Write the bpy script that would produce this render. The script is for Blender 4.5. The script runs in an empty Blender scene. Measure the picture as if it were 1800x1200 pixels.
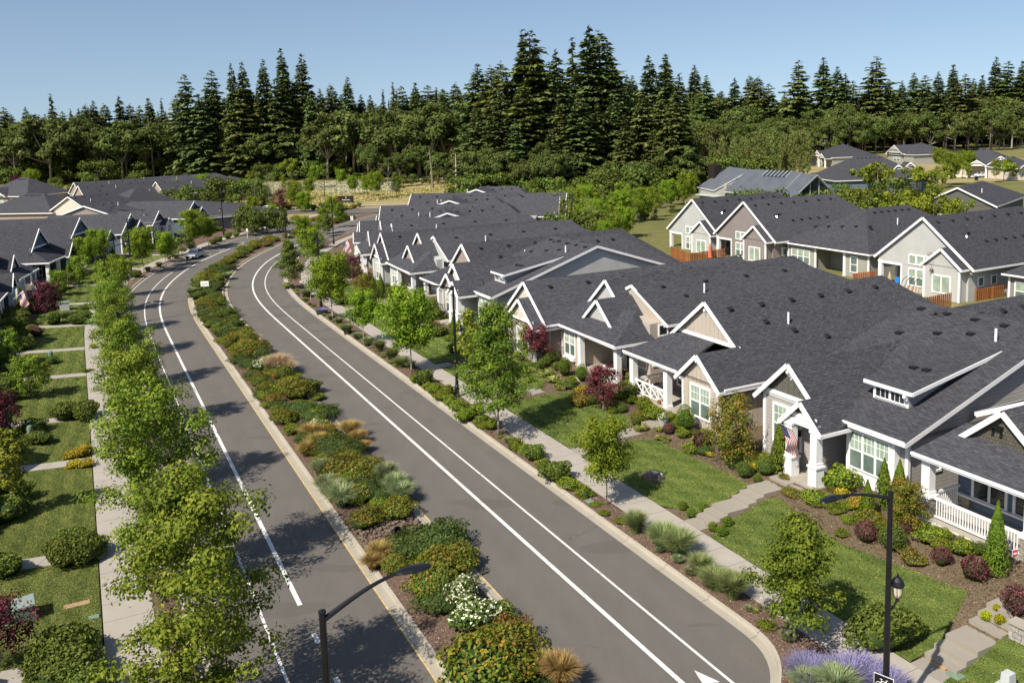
import bpy, bmesh, math, random
import numpy as np
from mathutils import Vector, Matrix
random.seed(7); rng = np.random.default_rng(11)
SC = bpy.context.scene
COL = SC.collection

# ---------------------------------------------------------------- camera, world, sun, exposure
F, PX, PY, CH = 1543.0, 900.0, 412.0, 20.0        # focal length and principal point in photo pixels, camera height
TH, RO = math.atan(197 / 1543.0), 0.031
fwd = Vector((0, math.cos(TH), -math.sin(TH))); r0 = Vector((1, 0, 0)); u0 = Vector((0, math.sin(TH), math.cos(TH)))
cr = math.cos(RO) * r0 - math.sin(RO) * u0; cu = math.sin(RO) * r0 + math.cos(RO) * u0
cam = bpy.data.objects.new('camera', bpy.data.cameras.new('camera')); COL.objects.link(cam)
cam.data.sensor_width = 36; cam.data.lens = F / 1800 * 36; cam.data.shift_y = -(600 - PY) / 1800
cam.data.clip_start = 0.5; cam.data.clip_end = 6000
M = Matrix((cr, cu, -fwd)).transposed().to_4x4(); M.translation = (0, 0, CH); cam.matrix_world = M
SC.camera = cam
SUN_AZ, SUN_EL = math.radians(222), math.radians(47)
world = bpy.data.worlds.new('World'); SC.world = world; world.use_nodes = True
wn = world.node_tree.nodes; wl = world.node_tree.links
sky = wn.new('ShaderNodeTexSky'); sky.sky_type = 'NISHITA'; sky.sun_disc = False
sky.sun_elevation = SUN_EL; sky.sun_rotation = SUN_AZ; sky.altitude = 50; sky.air_density = 1.0; sky.dust_density = 0.9; sky.ozone_density = 1.6
stc = wn.new('ShaderNodeTexCoord'); sva = wn.new('ShaderNodeVectorMath'); sva.operation = 'ADD'; sva.inputs[1].default_value = (0, 0, 0.10)
wl.new(stc.outputs['Generated'], sva.inputs[0]); svn = wn.new('ShaderNodeVectorMath'); svn.operation = 'NORMALIZE'; wl.new(sva.outputs[0], svn.inputs[0]); wl.new(svn.outputs[0], sky.inputs['Vector'])
shs = wn.new('ShaderNodeHueSaturation'); shs.inputs['Saturation'].default_value = 0.95; shs.inputs['Value'].default_value = 1.12; wl.new(sky.outputs[0], shs.inputs['Color'])
wl.new(shs.outputs[0], wn['Background'].inputs[0]); wn['Background'].inputs[1].default_value = 0.086
sun = bpy.data.objects.new('sun', bpy.data.lights.new('sun', 'SUN')); COL.objects.link(sun)
sun.data.energy = 5.0; sun.data.angle = math.radians(0.5); sun.data.color = (1.0, 0.93, 0.81)
sd_ = Vector((math.sin(SUN_AZ) * math.cos(SUN_EL), math.cos(SUN_AZ) * math.cos(SUN_EL), math.sin(SUN_EL)))
sun.rotation_euler = sd_.to_track_quat('Z', 'Y').to_euler(); sun.location = (0, 0, 60)
SC.view_settings.view_transform = 'Standard'; SC.view_settings.look = 'None'; SC.view_settings.exposure = 0.44; SC.view_settings.gamma = 1

# ---------------------------------------------------------------- materials
def col4(c): return (c[0], c[1], c[2], 1)
class NT:
    def __init__(s, name):
        s.m = bpy.data.materials.new(name); s.m.use_nodes = True; s.t = s.m.node_tree; s.n = s.t.nodes; s.l = s.t.links
        s.b = s.n['Principled BSDF']; s.out = s.n['Material Output']
    def new(s, t, **k):
        n = s.n.new(t)
        for a, v in k.items(): setattr(n, a, v)
        return n
    def set(s, n, **k):
        for a, v in k.items():
            i = n.inputs[a.replace('_', ' ')]
            if hasattr(v, 'is_linked') or isinstance(v, bpy.types.NodeSocket): s.l.new(v, i)
            else: i.default_value = v
        return n
    def coord(s, kind='Object'): return s.new('ShaderNodeTexCoord').outputs[kind]
    def pos(s): return s.new('ShaderNodeNewGeometry').outputs['Position']
    def noise(s, scale, vec, detail=3, rough=0.55, stretch=None):
        if stretch:
            mp = s.new('ShaderNodeMapping'); mp.inputs['Scale'].default_value = stretch; s.l.new(vec, mp.inputs['Vector']); vec = mp.outputs[0]
        n = s.new('ShaderNodeTexNoise'); n.inputs['Scale'].default_value = scale; n.inputs['Detail'].default_value = detail
        n.inputs['Roughness'].default_value = rough; s.l.new(vec, n.inputs['Vector']); return n.outputs['Fac']
    def ramp(s, fac, stops):
        r = s.new('ShaderNodeValToRGB'); e = r.color_ramp.elements
        while len(e) < len(stops): e.new(0.5)
        for i, (p, c) in enumerate(stops): e[i].position = p; e[i].color = col4(c) if len(c) == 3 else c
        s.l.new(fac, r.inputs[0]); return r.outputs[0]
    def mix(s, fac, a, b, kind='MIX'):
        n = s.new('ShaderNodeMix', data_type='RGBA', blend_type=kind)
        for i, v in ((0, fac), (6, a), (7, b)):
            if isinstance(v, bpy.types.NodeSocket): s.l.new(v, n.inputs[i])
            elif i == 0: n.inputs[0].default_value = v
            else: n.inputs[i].default_value = col4(v)
        return n.outputs[2]
    def math(s, op, a, b=0.0, c=None):
        n = s.new('ShaderNodeMath', operation=op)
        for i, v in enumerate((a, b) if c is None else (a, b, c)):
            if isinstance(v, bpy.types.NodeSocket): s.l.new(v, n.inputs[i])
            else: n.inputs[i].default_value = v
        return n.outputs[0]
    def bump(s, h, strength=0.3, dist=0.05):
        n = s.new('ShaderNodeBump'); n.inputs['Strength'].default_value = strength; n.inputs['Distance'].default_value = dist
        s.l.new(h, n.inputs['Height']); s.l.new(n.outputs[0], s.b.inputs['Normal'])
    def base(s, c, rough=0.8, spec=0.3, metal=0.0):
        if isinstance(c, bpy.types.NodeSocket): s.l.new(c, s.b.inputs['Base Color'])
        else: s.b.inputs['Base Color'].default_value = col4(c)
        s.b.inputs['Roughness'].default_value = rough; s.b.inputs['Specular IOR Level'].default_value = spec; s.b.inputs['Metallic'].default_value = metal
        return s.m
def simple(name, c, rough=0.7, spec=0.3, metal=0.0, vary=0.12, scale=3.0):
    t = NT(name); n = t.noise(scale, t.coord(), 4)
    lo = tuple(x * (1 - vary) for x in c); hi = tuple(min(1, x * (1 + vary)) for x in c)
    return t.base(t.ramp(n, [(0.3, lo), (0.7, hi)]), rough, spec, metal)
def m_asphalt():
    t = NT('asphalt'); p = t.pos()
    a = t.noise(0.13, p, 5, 0.65); b = t.noise(0.5, p, 7, 0.75, (1.6, .5, 1)); c = t.noise(28, p, 2, 0.7); uv = t.coord('UV')
    sx = t.new('ShaderNodeSeparateXYZ'); t.l.new(uv, sx.inputs[0])
    w = t.math('ABSOLUTE', t.math('SINE', t.math('MULTIPLY', sx.outputs[1], 1.9)))
    g = t.ramp(a, [(0.3, (0.112, 0.100, 0.089)), (0.7, (0.148, 0.132, 0.116))])
    g = t.mix(t.math('MULTIPLY', w, 0.30), g, (0.075, 0.07, 0.067))
    g = t.mix(0.45, g, t.ramp(b, [(0.25, (0.088, 0.079, 0.071)), (0.6, (0.152, 0.136, 0.119)), (0.85, (0.172, 0.154, 0.135))]))
    g = t.mix(0.35, g, t.ramp(c, [(0.35, (0.055, 0.05, 0.047)), (0.65, (0.20, 0.185, 0.165))]))
    v = t.new('ShaderNodeTexVoronoi', feature='DISTANCE_TO_EDGE'); v.inputs['Scale'].default_value = 0.16; v.inputs['Randomness'].default_value = 1
    wv = t.new('ShaderNodeVectorMath', operation='ADD'); nn = t.new('ShaderNodeTexNoise'); nn.inputs['Scale'].default_value = 0.5; nn.inputs['Detail'].default_value = 5
    t.l.new(p, nn.inputs['Vector']); sc2 = t.new('ShaderNodeVectorMath', operation='SCALE'); sc2.inputs['Scale'].default_value = 5; t.l.new(nn.outputs['Color'], sc2.inputs[0])
    t.l.new(p, wv.inputs[0]); t.l.new(sc2.outputs[0], wv.inputs[1]); t.l.new(wv.outputs[0], v.inputs['Vector'])
    crack = t.math('MULTIPLY', t.math('LESS_THAN', v.outputs['Distance'], 0.0035), t.math('GREATER_THAN', t.noise(0.06, p, 1), 0.5))
    g = t.mix(t.math('MULTIPLY', crack, 0.55), g, (0.03, 0.028, 0.026))
    pt = t.math('GREATER_THAN', t.noise(0.22, p, 2, 0.4, (.6, 1.6, 1)), 0.66); g = t.mix(t.math('MULTIPLY', pt, 0.22), g, (0.06, 0.055, 0.05))
    t.bump(c, 0.5, 0.01); return t.base(g, 0.9, 0.2)
def m_paint():
    t = NT('road_paint_white'); p = t.pos(); n = t.noise(6, p, 6, 0.8); k = t.noise(0.7, p, 3, 0.6)
    return t.base(t.ramp(t.math('ADD', t.math('MULTIPLY', n, .7), t.math('MULTIPLY', k, .3)), [(0.36, (0.16, 0.15, 0.14)), (0.43, (0.55, 0.54, 0.51)), (0.6, (0.72, 0.71, 0.68))]), 0.8, 0.2)
def m_concrete(name, c, joint=0.0, jy=0.0, pebble=False):
    t = NT(name); p = t.pos(); a = t.noise(0.7, p, 5, 0.65); b = t.noise(45 if not pebble else 90, p, 2, 0.8)
    g = t.ramp(a, [(0.25, tuple(x * 0.80 for x in c)), (0.75, tuple(x * 1.1 for x in c))])
    g = t.mix(0.35 if not pebble else 0.6, g, t.ramp(b, [(0.3, tuple(x * 0.55 for x in c)), (0.7, tuple(x * 1.3 for x in c))]))
    if joint:
        uv = t.coord('UV'); s = t.new('ShaderNodeSeparateXYZ'); t.l.new(uv, s.inputs[0])
        f = t.math('FRACT', t.math('DIVIDE', s.outputs[0], joint)); e = t.math('LESS_THAN', f, 0.028 / joint)
        g = t.mix(t.math('MULTIPLY', e, 0.75), g, (0.06, 0.055, 0.05))
    t.bump(b, 0.3, 0.006); return t.base(g, 0.9, 0.2)
def m_ground():
    t = NT('ground_cover'); p = t.pos(); at = t.new('ShaderNodeAttribute', attribute_name='zone')
    a = t.noise(0.9, p, 5, 0.7); b = t.noise(14, p, 3, 0.8); c = t.noise(0.04, p, 4, 0.6); st = t.noise(0.05, p, 4, 0.6, (1, 6, 1))
    mulch = t.mix(0.5, t.ramp(b, [(0.35, (0.035, 0.022, 0.016)), (0.65, (0.27, 0.185, 0.14))]), t.ramp(a, [(0.3, (0.085, 0.055, 0.04)), (0.7, (0.18, 0.12, 0.09))]))
    dry = t.mix(0.5, t.ramp(st, [(0.3, (0.22, 0.19, 0.075)), (0.5, (0.34, 0.27, 0.13)), (0.7, (0.42, 0.36, 0.2))]), t.ramp(a, [(0.3, (0.1, 0.11, 0.03)), (0.7, (0.4, 0.31, 0.15))]))
    grass = t.mix(0.5, t.ramp(a, [(0.3, (0.05, 0.075, 0.018)), (0.7, (0.12, 0.135, 0.035))]), t.ramp(c, [(0.3, (0.05, 0.08, 0.02)), (0.7, (0.16, 0.15, 0.05))]))
    sx = t.new('ShaderNodeSeparateColor'); t.l.new(at.outputs['Color'], sx.inputs[0])
    g = t.mix(sx.outputs[0], mulch, dry); g = t.mix(sx.outputs[1], g, grass)
    t.bump(b, 0.8, 0.05); return t.base(g, 1.0, 0.1)
def m_lawn(name, lo, hi, dry):
    t = NT(name); p = t.pos(); a = t.noise(0.6, p, 5, 0.65); b = t.noise(10, p, 4, 0.8, (1, 2.6, 1)); c = t.noise(60, p, 2, 0.8); uv = t.coord('UV')
    s = t.new('ShaderNodeSeparateXYZ'); t.l.new(uv, s.inputs[0])
    st = t.math('MULTIPLY_ADD', t.math('SINE', t.math('MULTIPLY', t.math('ADD', t.math('MULTIPLY', s.outputs[0], .55), s.outputs[1]), 6.5)), 0.5, 0.5)
    g = t.ramp(a, [(0.3, lo), (0.62, hi), (0.85, dry)])
    g = t.mix(0.62, g, t.ramp(b, [(0.36, tuple(x * 0.4 for x in lo)), (0.64, tuple(x * 1.35 for x in hi))]))
    g = t.mix(0.35, g, t.ramp(c, [(0.3, tuple(x * 0.3 for x in lo)), (0.7, tuple(x * 1.6 for x in hi))]))
    g = t.mix(t.math('MULTIPLY', st, 0.38), g, tuple(x * 1.55 for x in hi)); k2 = t.noise(0.23, p, 3, 0.6); g = t.mix(t.math('MULTIPLY', t.math('SUBTRACT', k2, 0.35), 1.1), g, tuple(x * 0.55 for x in lo)); k3 = t.noise(1.7, p, 5, 0.8); g = t.mix(t.math('MULTIPLY', t.math('GREATER_THAN', k3, 0.62), 0.35), g, dry)
    t.bump(t.math('ADD', t.math('MULTIPLY', b, 1.0), t.math('MULTIPLY', c, 0.4)), 1.0, 0.06); return t.base(g, 0.95, 0.12)
def m_shingle(name='roof_shingles', dark=(0.020, 0.020, 0.026), light=(0.112, 0.113, 0.130)):
    t = NT(name); uv = t.coord('UV')
    br = t.new('ShaderNodeTexBrick'); br.offset = 0.5; br.inputs['Scale'].default_value = 1; br.inputs['Brick Width'].default_value = 0.36
    br.inputs['Row Height'].default_value = 0.145; br.inputs['Mortar Size'].default_value = 0.022; br.inputs['Mortar Smooth'].default_value = 0.3
    br.inputs['Color1'].default_value = col4(dark); br.inputs['Color2'].default_value = col4(light); br.inputs['Mortar'].default_value = col4(tuple(x * 0.35 for x in dark))
    t.l.new(uv, br.inputs['Vector'])
    a = t.noise(0.35, uv, 5, 0.7, (1, 3, 1)); b = t.noise(5, uv, 3, 0.75, (0.6, 2.2, 1)); f = t.noise(120, uv, 1, 0.8)
    oi = t.new('ShaderNodeObjectInfo')
    g = t.mix(0.38, br.outputs['Color'], t.ramp(b, [(0.4, tuple(x * 0.9 for x in dark)), (0.6, tuple(x * 1.15 for x in light))]))
    g = t.mix(0.25, g, t.ramp(a, [(0.3, (0.026, 0.026, 0.031)), (0.7, (0.06, 0.06, 0.066))]))
    g = t.mix(0.3, g, t.ramp(f, [(0.3, (0.012, 0.012, 0.016)), (0.7, (0.11, 0.11, 0.118))]))
    hv = t.new('ShaderNodeHueSaturation'); t.l.new(g, hv.inputs['Color']); t.l.new(t.math('MULTIPLY_ADD', oi.outputs['Random'], 0.24, 0.86), hv.inputs['Value'])
    t.bump(br.outputs['Fac'], -0.5, 0.02) if False else t.bump(t.math('SUBTRACT', b, br.outputs['Fac']), 0.5, 0.015)
    return t.base(hv.outputs[0], 0.9, 0.12)
def m_siding(name, c, kind='lap'):
    t = NT(name); uv = t.coord('UV'); s = t.new('ShaderNodeSeparateXYZ'); t.l.new(uv, s.inputs[0])
    a = t.noise(0.8, uv, 4, 0.6); b = t.noise(20, uv, 2, 0.7, (0.2, 1, 1))
    g = t.ramp(a, [(0.3, tuple(x * 0.92 for x in c)), (0.7, tuple(x * 1.06 for x in c))])
    g = t.mix(0.08, g, t.ramp(b, [(0.3, (0, 0, 0)), (0.7, (1, 1, 1))]))
    if kind == 'lap':
        f = t.math('FRACT', t.math('DIVIDE', s.outputs[1], 0.2)); e = t.math('LESS_THAN', f, 0.11)
        g = t.mix(t.math('MULTIPLY', e, 0.62), g, tuple(x * 0.25 for x in c)); t.bump(f, -0.4, 0.02)
    elif kind == 'batten':
        f = t.math('FRACT', t.math('DIVIDE', s.outputs[0], 0.42)); e = t.math('LESS_THAN', f, 0.10); e2 = t.math('LESS_THAN', t.math('ABSOLUTE', t.math('SUBTRACT', f, 0.12)), 0.03)
        g = t.mix(t.math('MULTIPLY', e2, 0.6), g, tuple(x * 0.3 for x in c)); t.bump(e, 0.6, 0.02)
    elif kind == 'shingle':
        br = t.new('ShaderNodeTexBrick'); br.inputs['Scale'].default_value = 1; br.inputs['Brick Width'].default_value = 0.16; br.inputs['Row Height'].default_value = 0.17
        br.inputs['Mortar Size'].default_value = 0.012; br.inputs['Color1'].default_value = col4(tuple(x * .85 for x in c)); br.inputs['Color2'].default_value = col4(tuple(x * 1.15 for x in c)); br.inputs['Mortar'].default_value = col4(tuple(x * .4 for x in c))
        t.l.new(uv, br.inputs['Vector']); g = br.outputs['Color']
    return t.base(g, 0.75, 0.25)
def m_stone(name='ledge_stone', cs=((0.2, 0.17, 0.13), (0.42, 0.38, 0.32)), w=0.38, h=0.11):
    t = NT(name); uv = t.coord('UV'); br = t.new('ShaderNodeTexBrick'); br.inputs['Scale'].default_value = 1; br.inputs['Brick Width'].default_value = w; br.inputs['Row Height'].default_value = h
    br.inputs['Mortar Size'].default_value = 0.012; br.inputs['Color1'].default_value = col4(cs[0]); br.inputs['Color2'].default_value = col4(cs[1]); br.inputs['Mortar'].default_value = (0.05, 0.045, 0.04, 1)
    nz = t.new('ShaderNodeTexNoise'); nz.inputs['Scale'].default_value = 3; t.l.new(uv, nz.inputs['Vector'])
    mx = t.new('ShaderNodeVectorMath', operation='MULTIPLY_ADD'); t.l.new(nz.outputs['Color'], mx.inputs[0]); mx.inputs[1].default_value = (0.06, 0.06, 0); t.l.new(uv, mx.inputs[2]); t.l.new(mx.outputs[0], br.inputs['Vector'])
    g = t.mix(0.4, br.outputs['Color'], t.ramp(t.noise(6, uv, 4, 0.7), [(0.3, (0.12, 0.11, 0.09)), (0.7, (0.5, 0.47, 0.42))])); t.bump(t.math('SUBTRACT', t.noise(8, uv), br.outputs['Fac']), 0.9, 0.04)
    return t.base(g, 0.9, 0.2)
def m_glass(name, c, rough=0.12):
    t = NT(name); uv = t.coord('Object'); a = t.noise(1.2, uv, 2)
    t.b.inputs['Coat Weight'].default_value = 0.6; t.b.inputs['Coat Roughness'].default_value = 0.03
    return t.base(t.ramp(a, [(0.3, tuple(x * 0.75 for x in c)), (0.7, tuple(x * 1.2 for x in c))]), rough, 0.6)
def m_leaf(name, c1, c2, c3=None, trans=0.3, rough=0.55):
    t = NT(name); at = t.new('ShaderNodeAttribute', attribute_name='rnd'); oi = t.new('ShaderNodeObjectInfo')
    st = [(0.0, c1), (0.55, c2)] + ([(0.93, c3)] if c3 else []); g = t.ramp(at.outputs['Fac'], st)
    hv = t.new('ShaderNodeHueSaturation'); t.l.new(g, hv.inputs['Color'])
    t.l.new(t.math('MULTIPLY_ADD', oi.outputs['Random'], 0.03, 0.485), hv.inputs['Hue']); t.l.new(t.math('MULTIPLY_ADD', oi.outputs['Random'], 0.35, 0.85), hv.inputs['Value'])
    t.base(hv.outputs[0], max(rough, .65), 0.15)
    tr = t.new('ShaderNodeBsdfTranslucent'); t.l.new(hv.outputs[0], tr.inputs[0]); ms = t.new('ShaderNodeMixShader'); ms.inputs[0].default_value = trans
    t.l.new(t.b.outputs[0], ms.inputs[1]); t.l.new(tr.outputs[0], ms.inputs[2]); t.l.new(ms.outputs[0], t.out.inputs[0]); return t.m
def m_seam():
    t = NT('standing_seam_metal'); uv = t.coord('UV'); s = t.new('ShaderNodeSeparateXYZ'); t.l.new(uv, s.inputs[0])
    f = t.math('FRACT', t.math('DIVIDE', s.outputs[0], 0.8)); e = t.math('LESS_THAN', f, 0.13)
    g = t.mix(t.math('MULTIPLY', e, 0.7), t.ramp(t.noise(0.5, uv), [(0.3, (0.085, 0.095, 0.115)), (0.7, (0.11, 0.12, 0.14))]), (0.035, 0.04, 0.05)); return t.base(g, 0.85, 0.12)
def m_fence():
    t = NT('cedar_fence'); uv = t.coord('UV'); s = t.new('ShaderNodeSeparateXYZ'); t.l.new(uv, s.inputs[0])
    f = t.math('FRACT', t.math('DIVIDE', s.outputs[0], 0.15)); e = t.math('LESS_THAN', f, 0.14)
    cell = t.math('FLOOR', t.math('DIVIDE', s.outputs[0], 0.15)); wn_ = t.new('ShaderNodeTexWhiteNoise', noise_dimensions='1D'); t.l.new(cell, wn_.inputs['W'])
    g = t.ramp(wn_.outputs['Value'], [(0.0, (0.24, 0.085, 0.028)), (1.0, (0.42, 0.16, 0.055))]); g = t.mix(t.math('MULTIPLY', e, 0.8), g, (0.05, 0.02, 0.01)); return t.base(g, 0.8, 0.2)

MT = {}
def defmats():
    M_ = MT
    M_['asphalt'] = m_asphalt(); M_['curb'] = m_concrete('curb_concrete', (0.42, 0.38, 0.31), 3.0); M_['gutter'] = m_concrete('gutter_concrete', (0.36, 0.325, 0.265), 3.0)
    M_['walk'] = m_concrete('sidewalk_concrete', (0.37, 0.335, 0.29), 1.5); M_['step'] = m_concrete('pebbled_concrete', (0.30, 0.27, 0.225), 0, 0, True); M_['slabc'] = m_concrete('plain_concrete', (0.36, 0.33, 0.28))
    M_['paint'] = m_paint(); M_['yellow'] = simple('road_paint_yellow', (0.52, 0.38, 0.17), 0.8, 0.2, 0, 0.3, 5)
    M_['ground'] = m_ground(); M_['lawnR'] = m_lawn('watered_lawn', (0.078, 0.115, 0.026), (0.145, 0.19, 0.045), (0.25, 0.245, 0.09)); M_['lawnL'] = m_lawn('summer_lawn', (0.09, 0.115, 0.03), (0.17, 0.185, 0.055), (0.38, 0.31, 0.12))
    M_['roof'] = m_shingle(); M_['seam'] = m_seam(); M_['stone'] = m_stone(); M_['wallblock'] = m_stone('retaining_block', ((0.30, 0.28, 0.25), (0.46, 0.44, 0.40)), 0.42, 0.2); M_['cobble'] = simple('river_cobble', (0.14, 0.105, 0.08), 0.9, 0.2, 0, 0.45, 5)
    M_['white'] = simple('white_trim_paint', (0.80, 0.79, 0.78), 0.55, 0.35, 0, 0.03); M_['soffit'] = simple('soffit_paint', (0.72, 0.71, 0.69), 0.7, 0.2, 0, 0.03)
    for k, c in dict(grey=(0.36, 0.335, 0.315), ltgrey=(0.44, 0.445, 0.42), beige=(0.44, 0.375, 0.305), taupe=(0.30, 0.245, 0.20), brown=(0.17, 0.125, 0.10), olive=(0.075, 0.07, 0.052), navy=(0.032, 0.055, 0.10), blue=(0.10, 0.15, 0.21), cream=(0.62, 0.55, 0.46), sage=(0.30, 0.295, 0.25), teal=(0.06, 0.10, 0.125), mauve=(0.22, 0.185, 0.175)).items():
        M_['lap_' + k] = m_siding('lap_siding_' + k, c, 'lap'); M_['bat_' + k] = m_siding('batten_siding_' + k, c, 'batten')
    M_['shi_olive'] = m_siding('shake_siding_olive', (0.10, 0.09, 0.068), 'shingle'); M_['panel'] = simple('white_panel', (0.80, 0.79, 0.78), 0.6, 0.3, 0, 0.02)
    M_['gl_pale'] = m_glass('window_glass_blinds', (0.30, 0.38, 0.30)); M_['gl_dark'] = m_glass('window_glass_dark', (0.022, 0.03, 0.034), 0.06); M_['gl_mid'] = m_glass('window_glass_mid', (0.12, 0.17, 0.15), 0.08)
    M_['black'] = simple('black_metal', (0.012, 0.012, 0.014), 0.35, 0.5, 0.2, 0.2); M_['vent'] = simple('roof_vent_metal', (0.014, 0.014, 0.017), 0.6, 0.3); M_['pipe'] = simple('white_pipe', (0.75, 0.75, 0.74), 0.5)
    M_['door'] = simple('door_paint', (0.045, 0.035, 0.032), 0.5); M_['bluedoor'] = simple('blue_door_paint', (0.02, 0.05, 0.09), 0.45)
    M_['bark'] = simple('bark', (0.20, 0.16, 0.12), 0.95, 0.1, 0, 0.35, 8); M_['bark_pale'] = simple('bark_pale', (0.36, 0.32, 0.26), 0.95, 0.1, 0, 0.3, 8); M_['bark_fir'] = simple('bark_fir', (0.15, 0.11, 0.085), 0.95, 0.1, 0, 0.4, 2)
    M_['fence'] = m_fence(); M_['util'] = simple('utility_green', (0.17, 0.24, 0.17), 0.55); M_['utilgrey'] = simple('utility_grey', (0.45, 0.47, 0.46), 0.6); M_['utilpale'] = simple('utility_pale', (0.22, 0.27, 0.25), 0.7); M_['tan'] = simple('tan_lid', (0.36, 0.24, 0.14), 0.8)
    M_['lampglass'] = simple('frosted_globe', (0.62, 0.55, 0.40), 0.3, 0.5); M_['red'] = simple('flag_red', (0.45, 0.03, 0.04), 0.8, 0.2, 0, 0.1); M_['flagwhite'] = simple('flag_white', (0.8, 0.79, 0.77), 0.8, 0.2); M_['flagblue'] = simple('flag_blue', (0.02, 0.03, 0.11), 0.8, 0.2)
    M_['terracotta'] = simple('terracotta', (0.38, 0.14, 0.08), 0.8); M_['purple'] = simple('banner_purple', (0.22, 0.17, 0.42), 0.8); M_['bannery'] = simple('banner_yellow', (0.65, 0.5, 0.2), 0.8); M_['rock'] = simple('boulder', (0.45, 0.42, 0.37), 0.9, 0.2, 0, 0.3, 2)
    M_['signbrown'] = simple('sign_dark', (0.02, 0.014, 0.012), 0.6); M_['signred'] = simple('sign_red', (0.50, 0.05, 0.06), 0.5); M_['coral'] = simple('coral_canvas', (0.65, 0.14, 0.07), 0.8); M_['canvas'] = simple('tan_canvas', (0.42, 0.33, 0.25), 0.85); M_['plblue'] = simple('blue_plastic', (0.02, 0.16, 0.45), 0.4)
    M_['carpaint'] = simple('car_paint_silver', (0.30, 0.33, 0.40), 0.25, 0.6, 0.6, 0.03); M_['carblue'] = simple('car_paint_blue', (0.02, 0.08, 0.25), 0.3, 0.6, 0.3, 0.03); M_['tyre'] = simple('tyre_rubber', (0.02, 0.02, 0.02), 0.9); M_['chrome'] = simple('chrome', (0.6, 0.6, 0.6), 0.2, 0.5, 1.0, 0.02); M_['headlight'] = simple('headlight_lens', (0.85, 0.85, 0.85), 0.1, 0.8)
    M_['skin'] = simple('skin', (0.45, 0.28, 0.2), 0.7); M_['cloth'] = simple('dark_clothing', (0.03, 0.03, 0.04), 0.9); M_['shirt'] = simple('shirt', (0.10, 0.11, 0.14), 0.9)
    L = {}
    L['oak'] = m_leaf('leaf_oak', (0.070, 0.118, 0.013), (0.165, 0.245, 0.024), (0.32, 0.37, 0.045), 0.32); L['maple'] = m_leaf('leaf_maple', (0.075, 0.135, 0.011), (0.180, 0.270, 0.019), (0.330, 0.375, 0.030), 0.35)
    L['street'] = m_leaf('leaf_street', (0.045, 0.09, 0.010), (0.125, 0.19, 0.018), (0.22, 0.27, 0.03), 0.3); L['fir'] = m_leaf('needle_fir', (0.034, 0.058, 0.020), (0.090, 0.125, 0.038), (0.15, 0.185, 0.055), 0.12, 0.7)
    L['fir2'] = m_leaf('needle_fir_olive', (0.046, 0.066, 0.018), (0.115, 0.14, 0.036), (0.18, 0.19, 0.055), 0.12, 0.7); L['wood'] = m_leaf('leaf_woodland', (0.042, 0.062, 0.014), (0.10, 0.128, 0.026), (0.18, 0.19, 0.045), 0.15)
    L['poplar'] = m_leaf('leaf_poplar', (0.084, 0.126, 0.028), (0.196, 0.238, 0.056), (0.280, 0.280, 0.098), 0.3); L['lime'] = m_leaf('leaf_lime', (0.085, 0.125, 0.010), (0.19, 0.235, 0.018), (0.29, 0.31, 0.04), 0.25)
    L['green'] = m_leaf('leaf_green', (0.046, 0.072, 0.012), (0.118, 0.155, 0.024), (0.19, 0.225, 0.045), 0.22); L['dark'] = m_leaf('leaf_dark', (0.030, 0.052, 0.012), (0.075, 0.106, 0.024), (0.13, 0.16, 0.038), 0.18)
    L['arb'] = m_leaf('leaf_arborvitae', (0.065, 0.111, 0.009), (0.137, 0.195, 0.016), None, 0.2, 0.7); L['orange'] = m_leaf('leaf_spirea', (0.06, 0.105, 0.012), (0.17, 0.21, 0.025), (0.40, 0.20, 0.04), 0.3)
    L['rust'] = m_leaf('leaf_rust', (0.10, 0.10, 0.018), (0.27, 0.19, 0.035), (0.40, 0.18, 0.05), 0.3); L['gold'] = m_leaf('leaf_gold', (0.22, 0.17, 0.015), (0.45, 0.33, 0.025), (0.58, 0.46, 0.06), 0.3); L['yellow'] = m_leaf('leaf_yellow', (0.20, 0.21, 0.01), (0.42, 0.42, 0.01), None, 0.3)
    L['burg'] = m_leaf('leaf_burgundy', (0.031, 0.008, 0.014), (0.091, 0.020, 0.031), (0.224, 0.049, 0.070), 0.2); L['red'] = m_leaf('leaf_crimson', (0.05, 0.020, 0.020), (0.14, 0.045, 0.048), (0.32, 0.13, 0.12), 0.2); L['cream'] = m_leaf('leaf_variegated', (0.10, 0.14, 0.02), (0.30, 0.31, 0.07), (0.60, 0.56, 0.22), 0.3)
    L['flower'] = m_leaf('leaf_hydrangea', (0.040, 0.075, 0.014), (0.138, 0.184, 0.034), (0.862, 0.851, 0.632), 0.25); L['grass'] = m_leaf('blade_green', (0.09, 0.14, 0.045), (0.20, 0.255, 0.085), (0.34, 0.34, 0.15), 0.3); L['sage'] = m_leaf('blade_sage', (0.10, 0.14, 0.055), (0.22, 0.27, 0.12), (0.36, 0.38, 0.20), 0.3)
    L['wheat'] = m_leaf('blade_wheat', (0.18, 0.12, 0.035), (0.34, 0.23, 0.07), (0.48, 0.35, 0.14), 0.3); L['straw'] = m_leaf('blade_straw', (0.35, 0.24, 0.12), (0.55, 0.42, 0.25), None, 0.3); L['lav'] = m_leaf('lavender_spikes', (0.09, 0.12, 0.06), (0.16, 0.145, 0.25), (0.29, 0.27, 0.46), 0.2)
    L['whiteflower'] = m_leaf('white_flower_field', (0.20, 0.20, 0.09), (0.42, 0.39, 0.25), (0.66, 0.63, 0.48), 0.2); L['fieldgrass'] = m_leaf('dry_field_grass', (0.20, 0.18, 0.05), (0.38, 0.31, 0.13), (0.5, 0.42, 0.2), 0.2)
    for k, v in L.items(): M_['L_' + k] = v
defmats()

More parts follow.
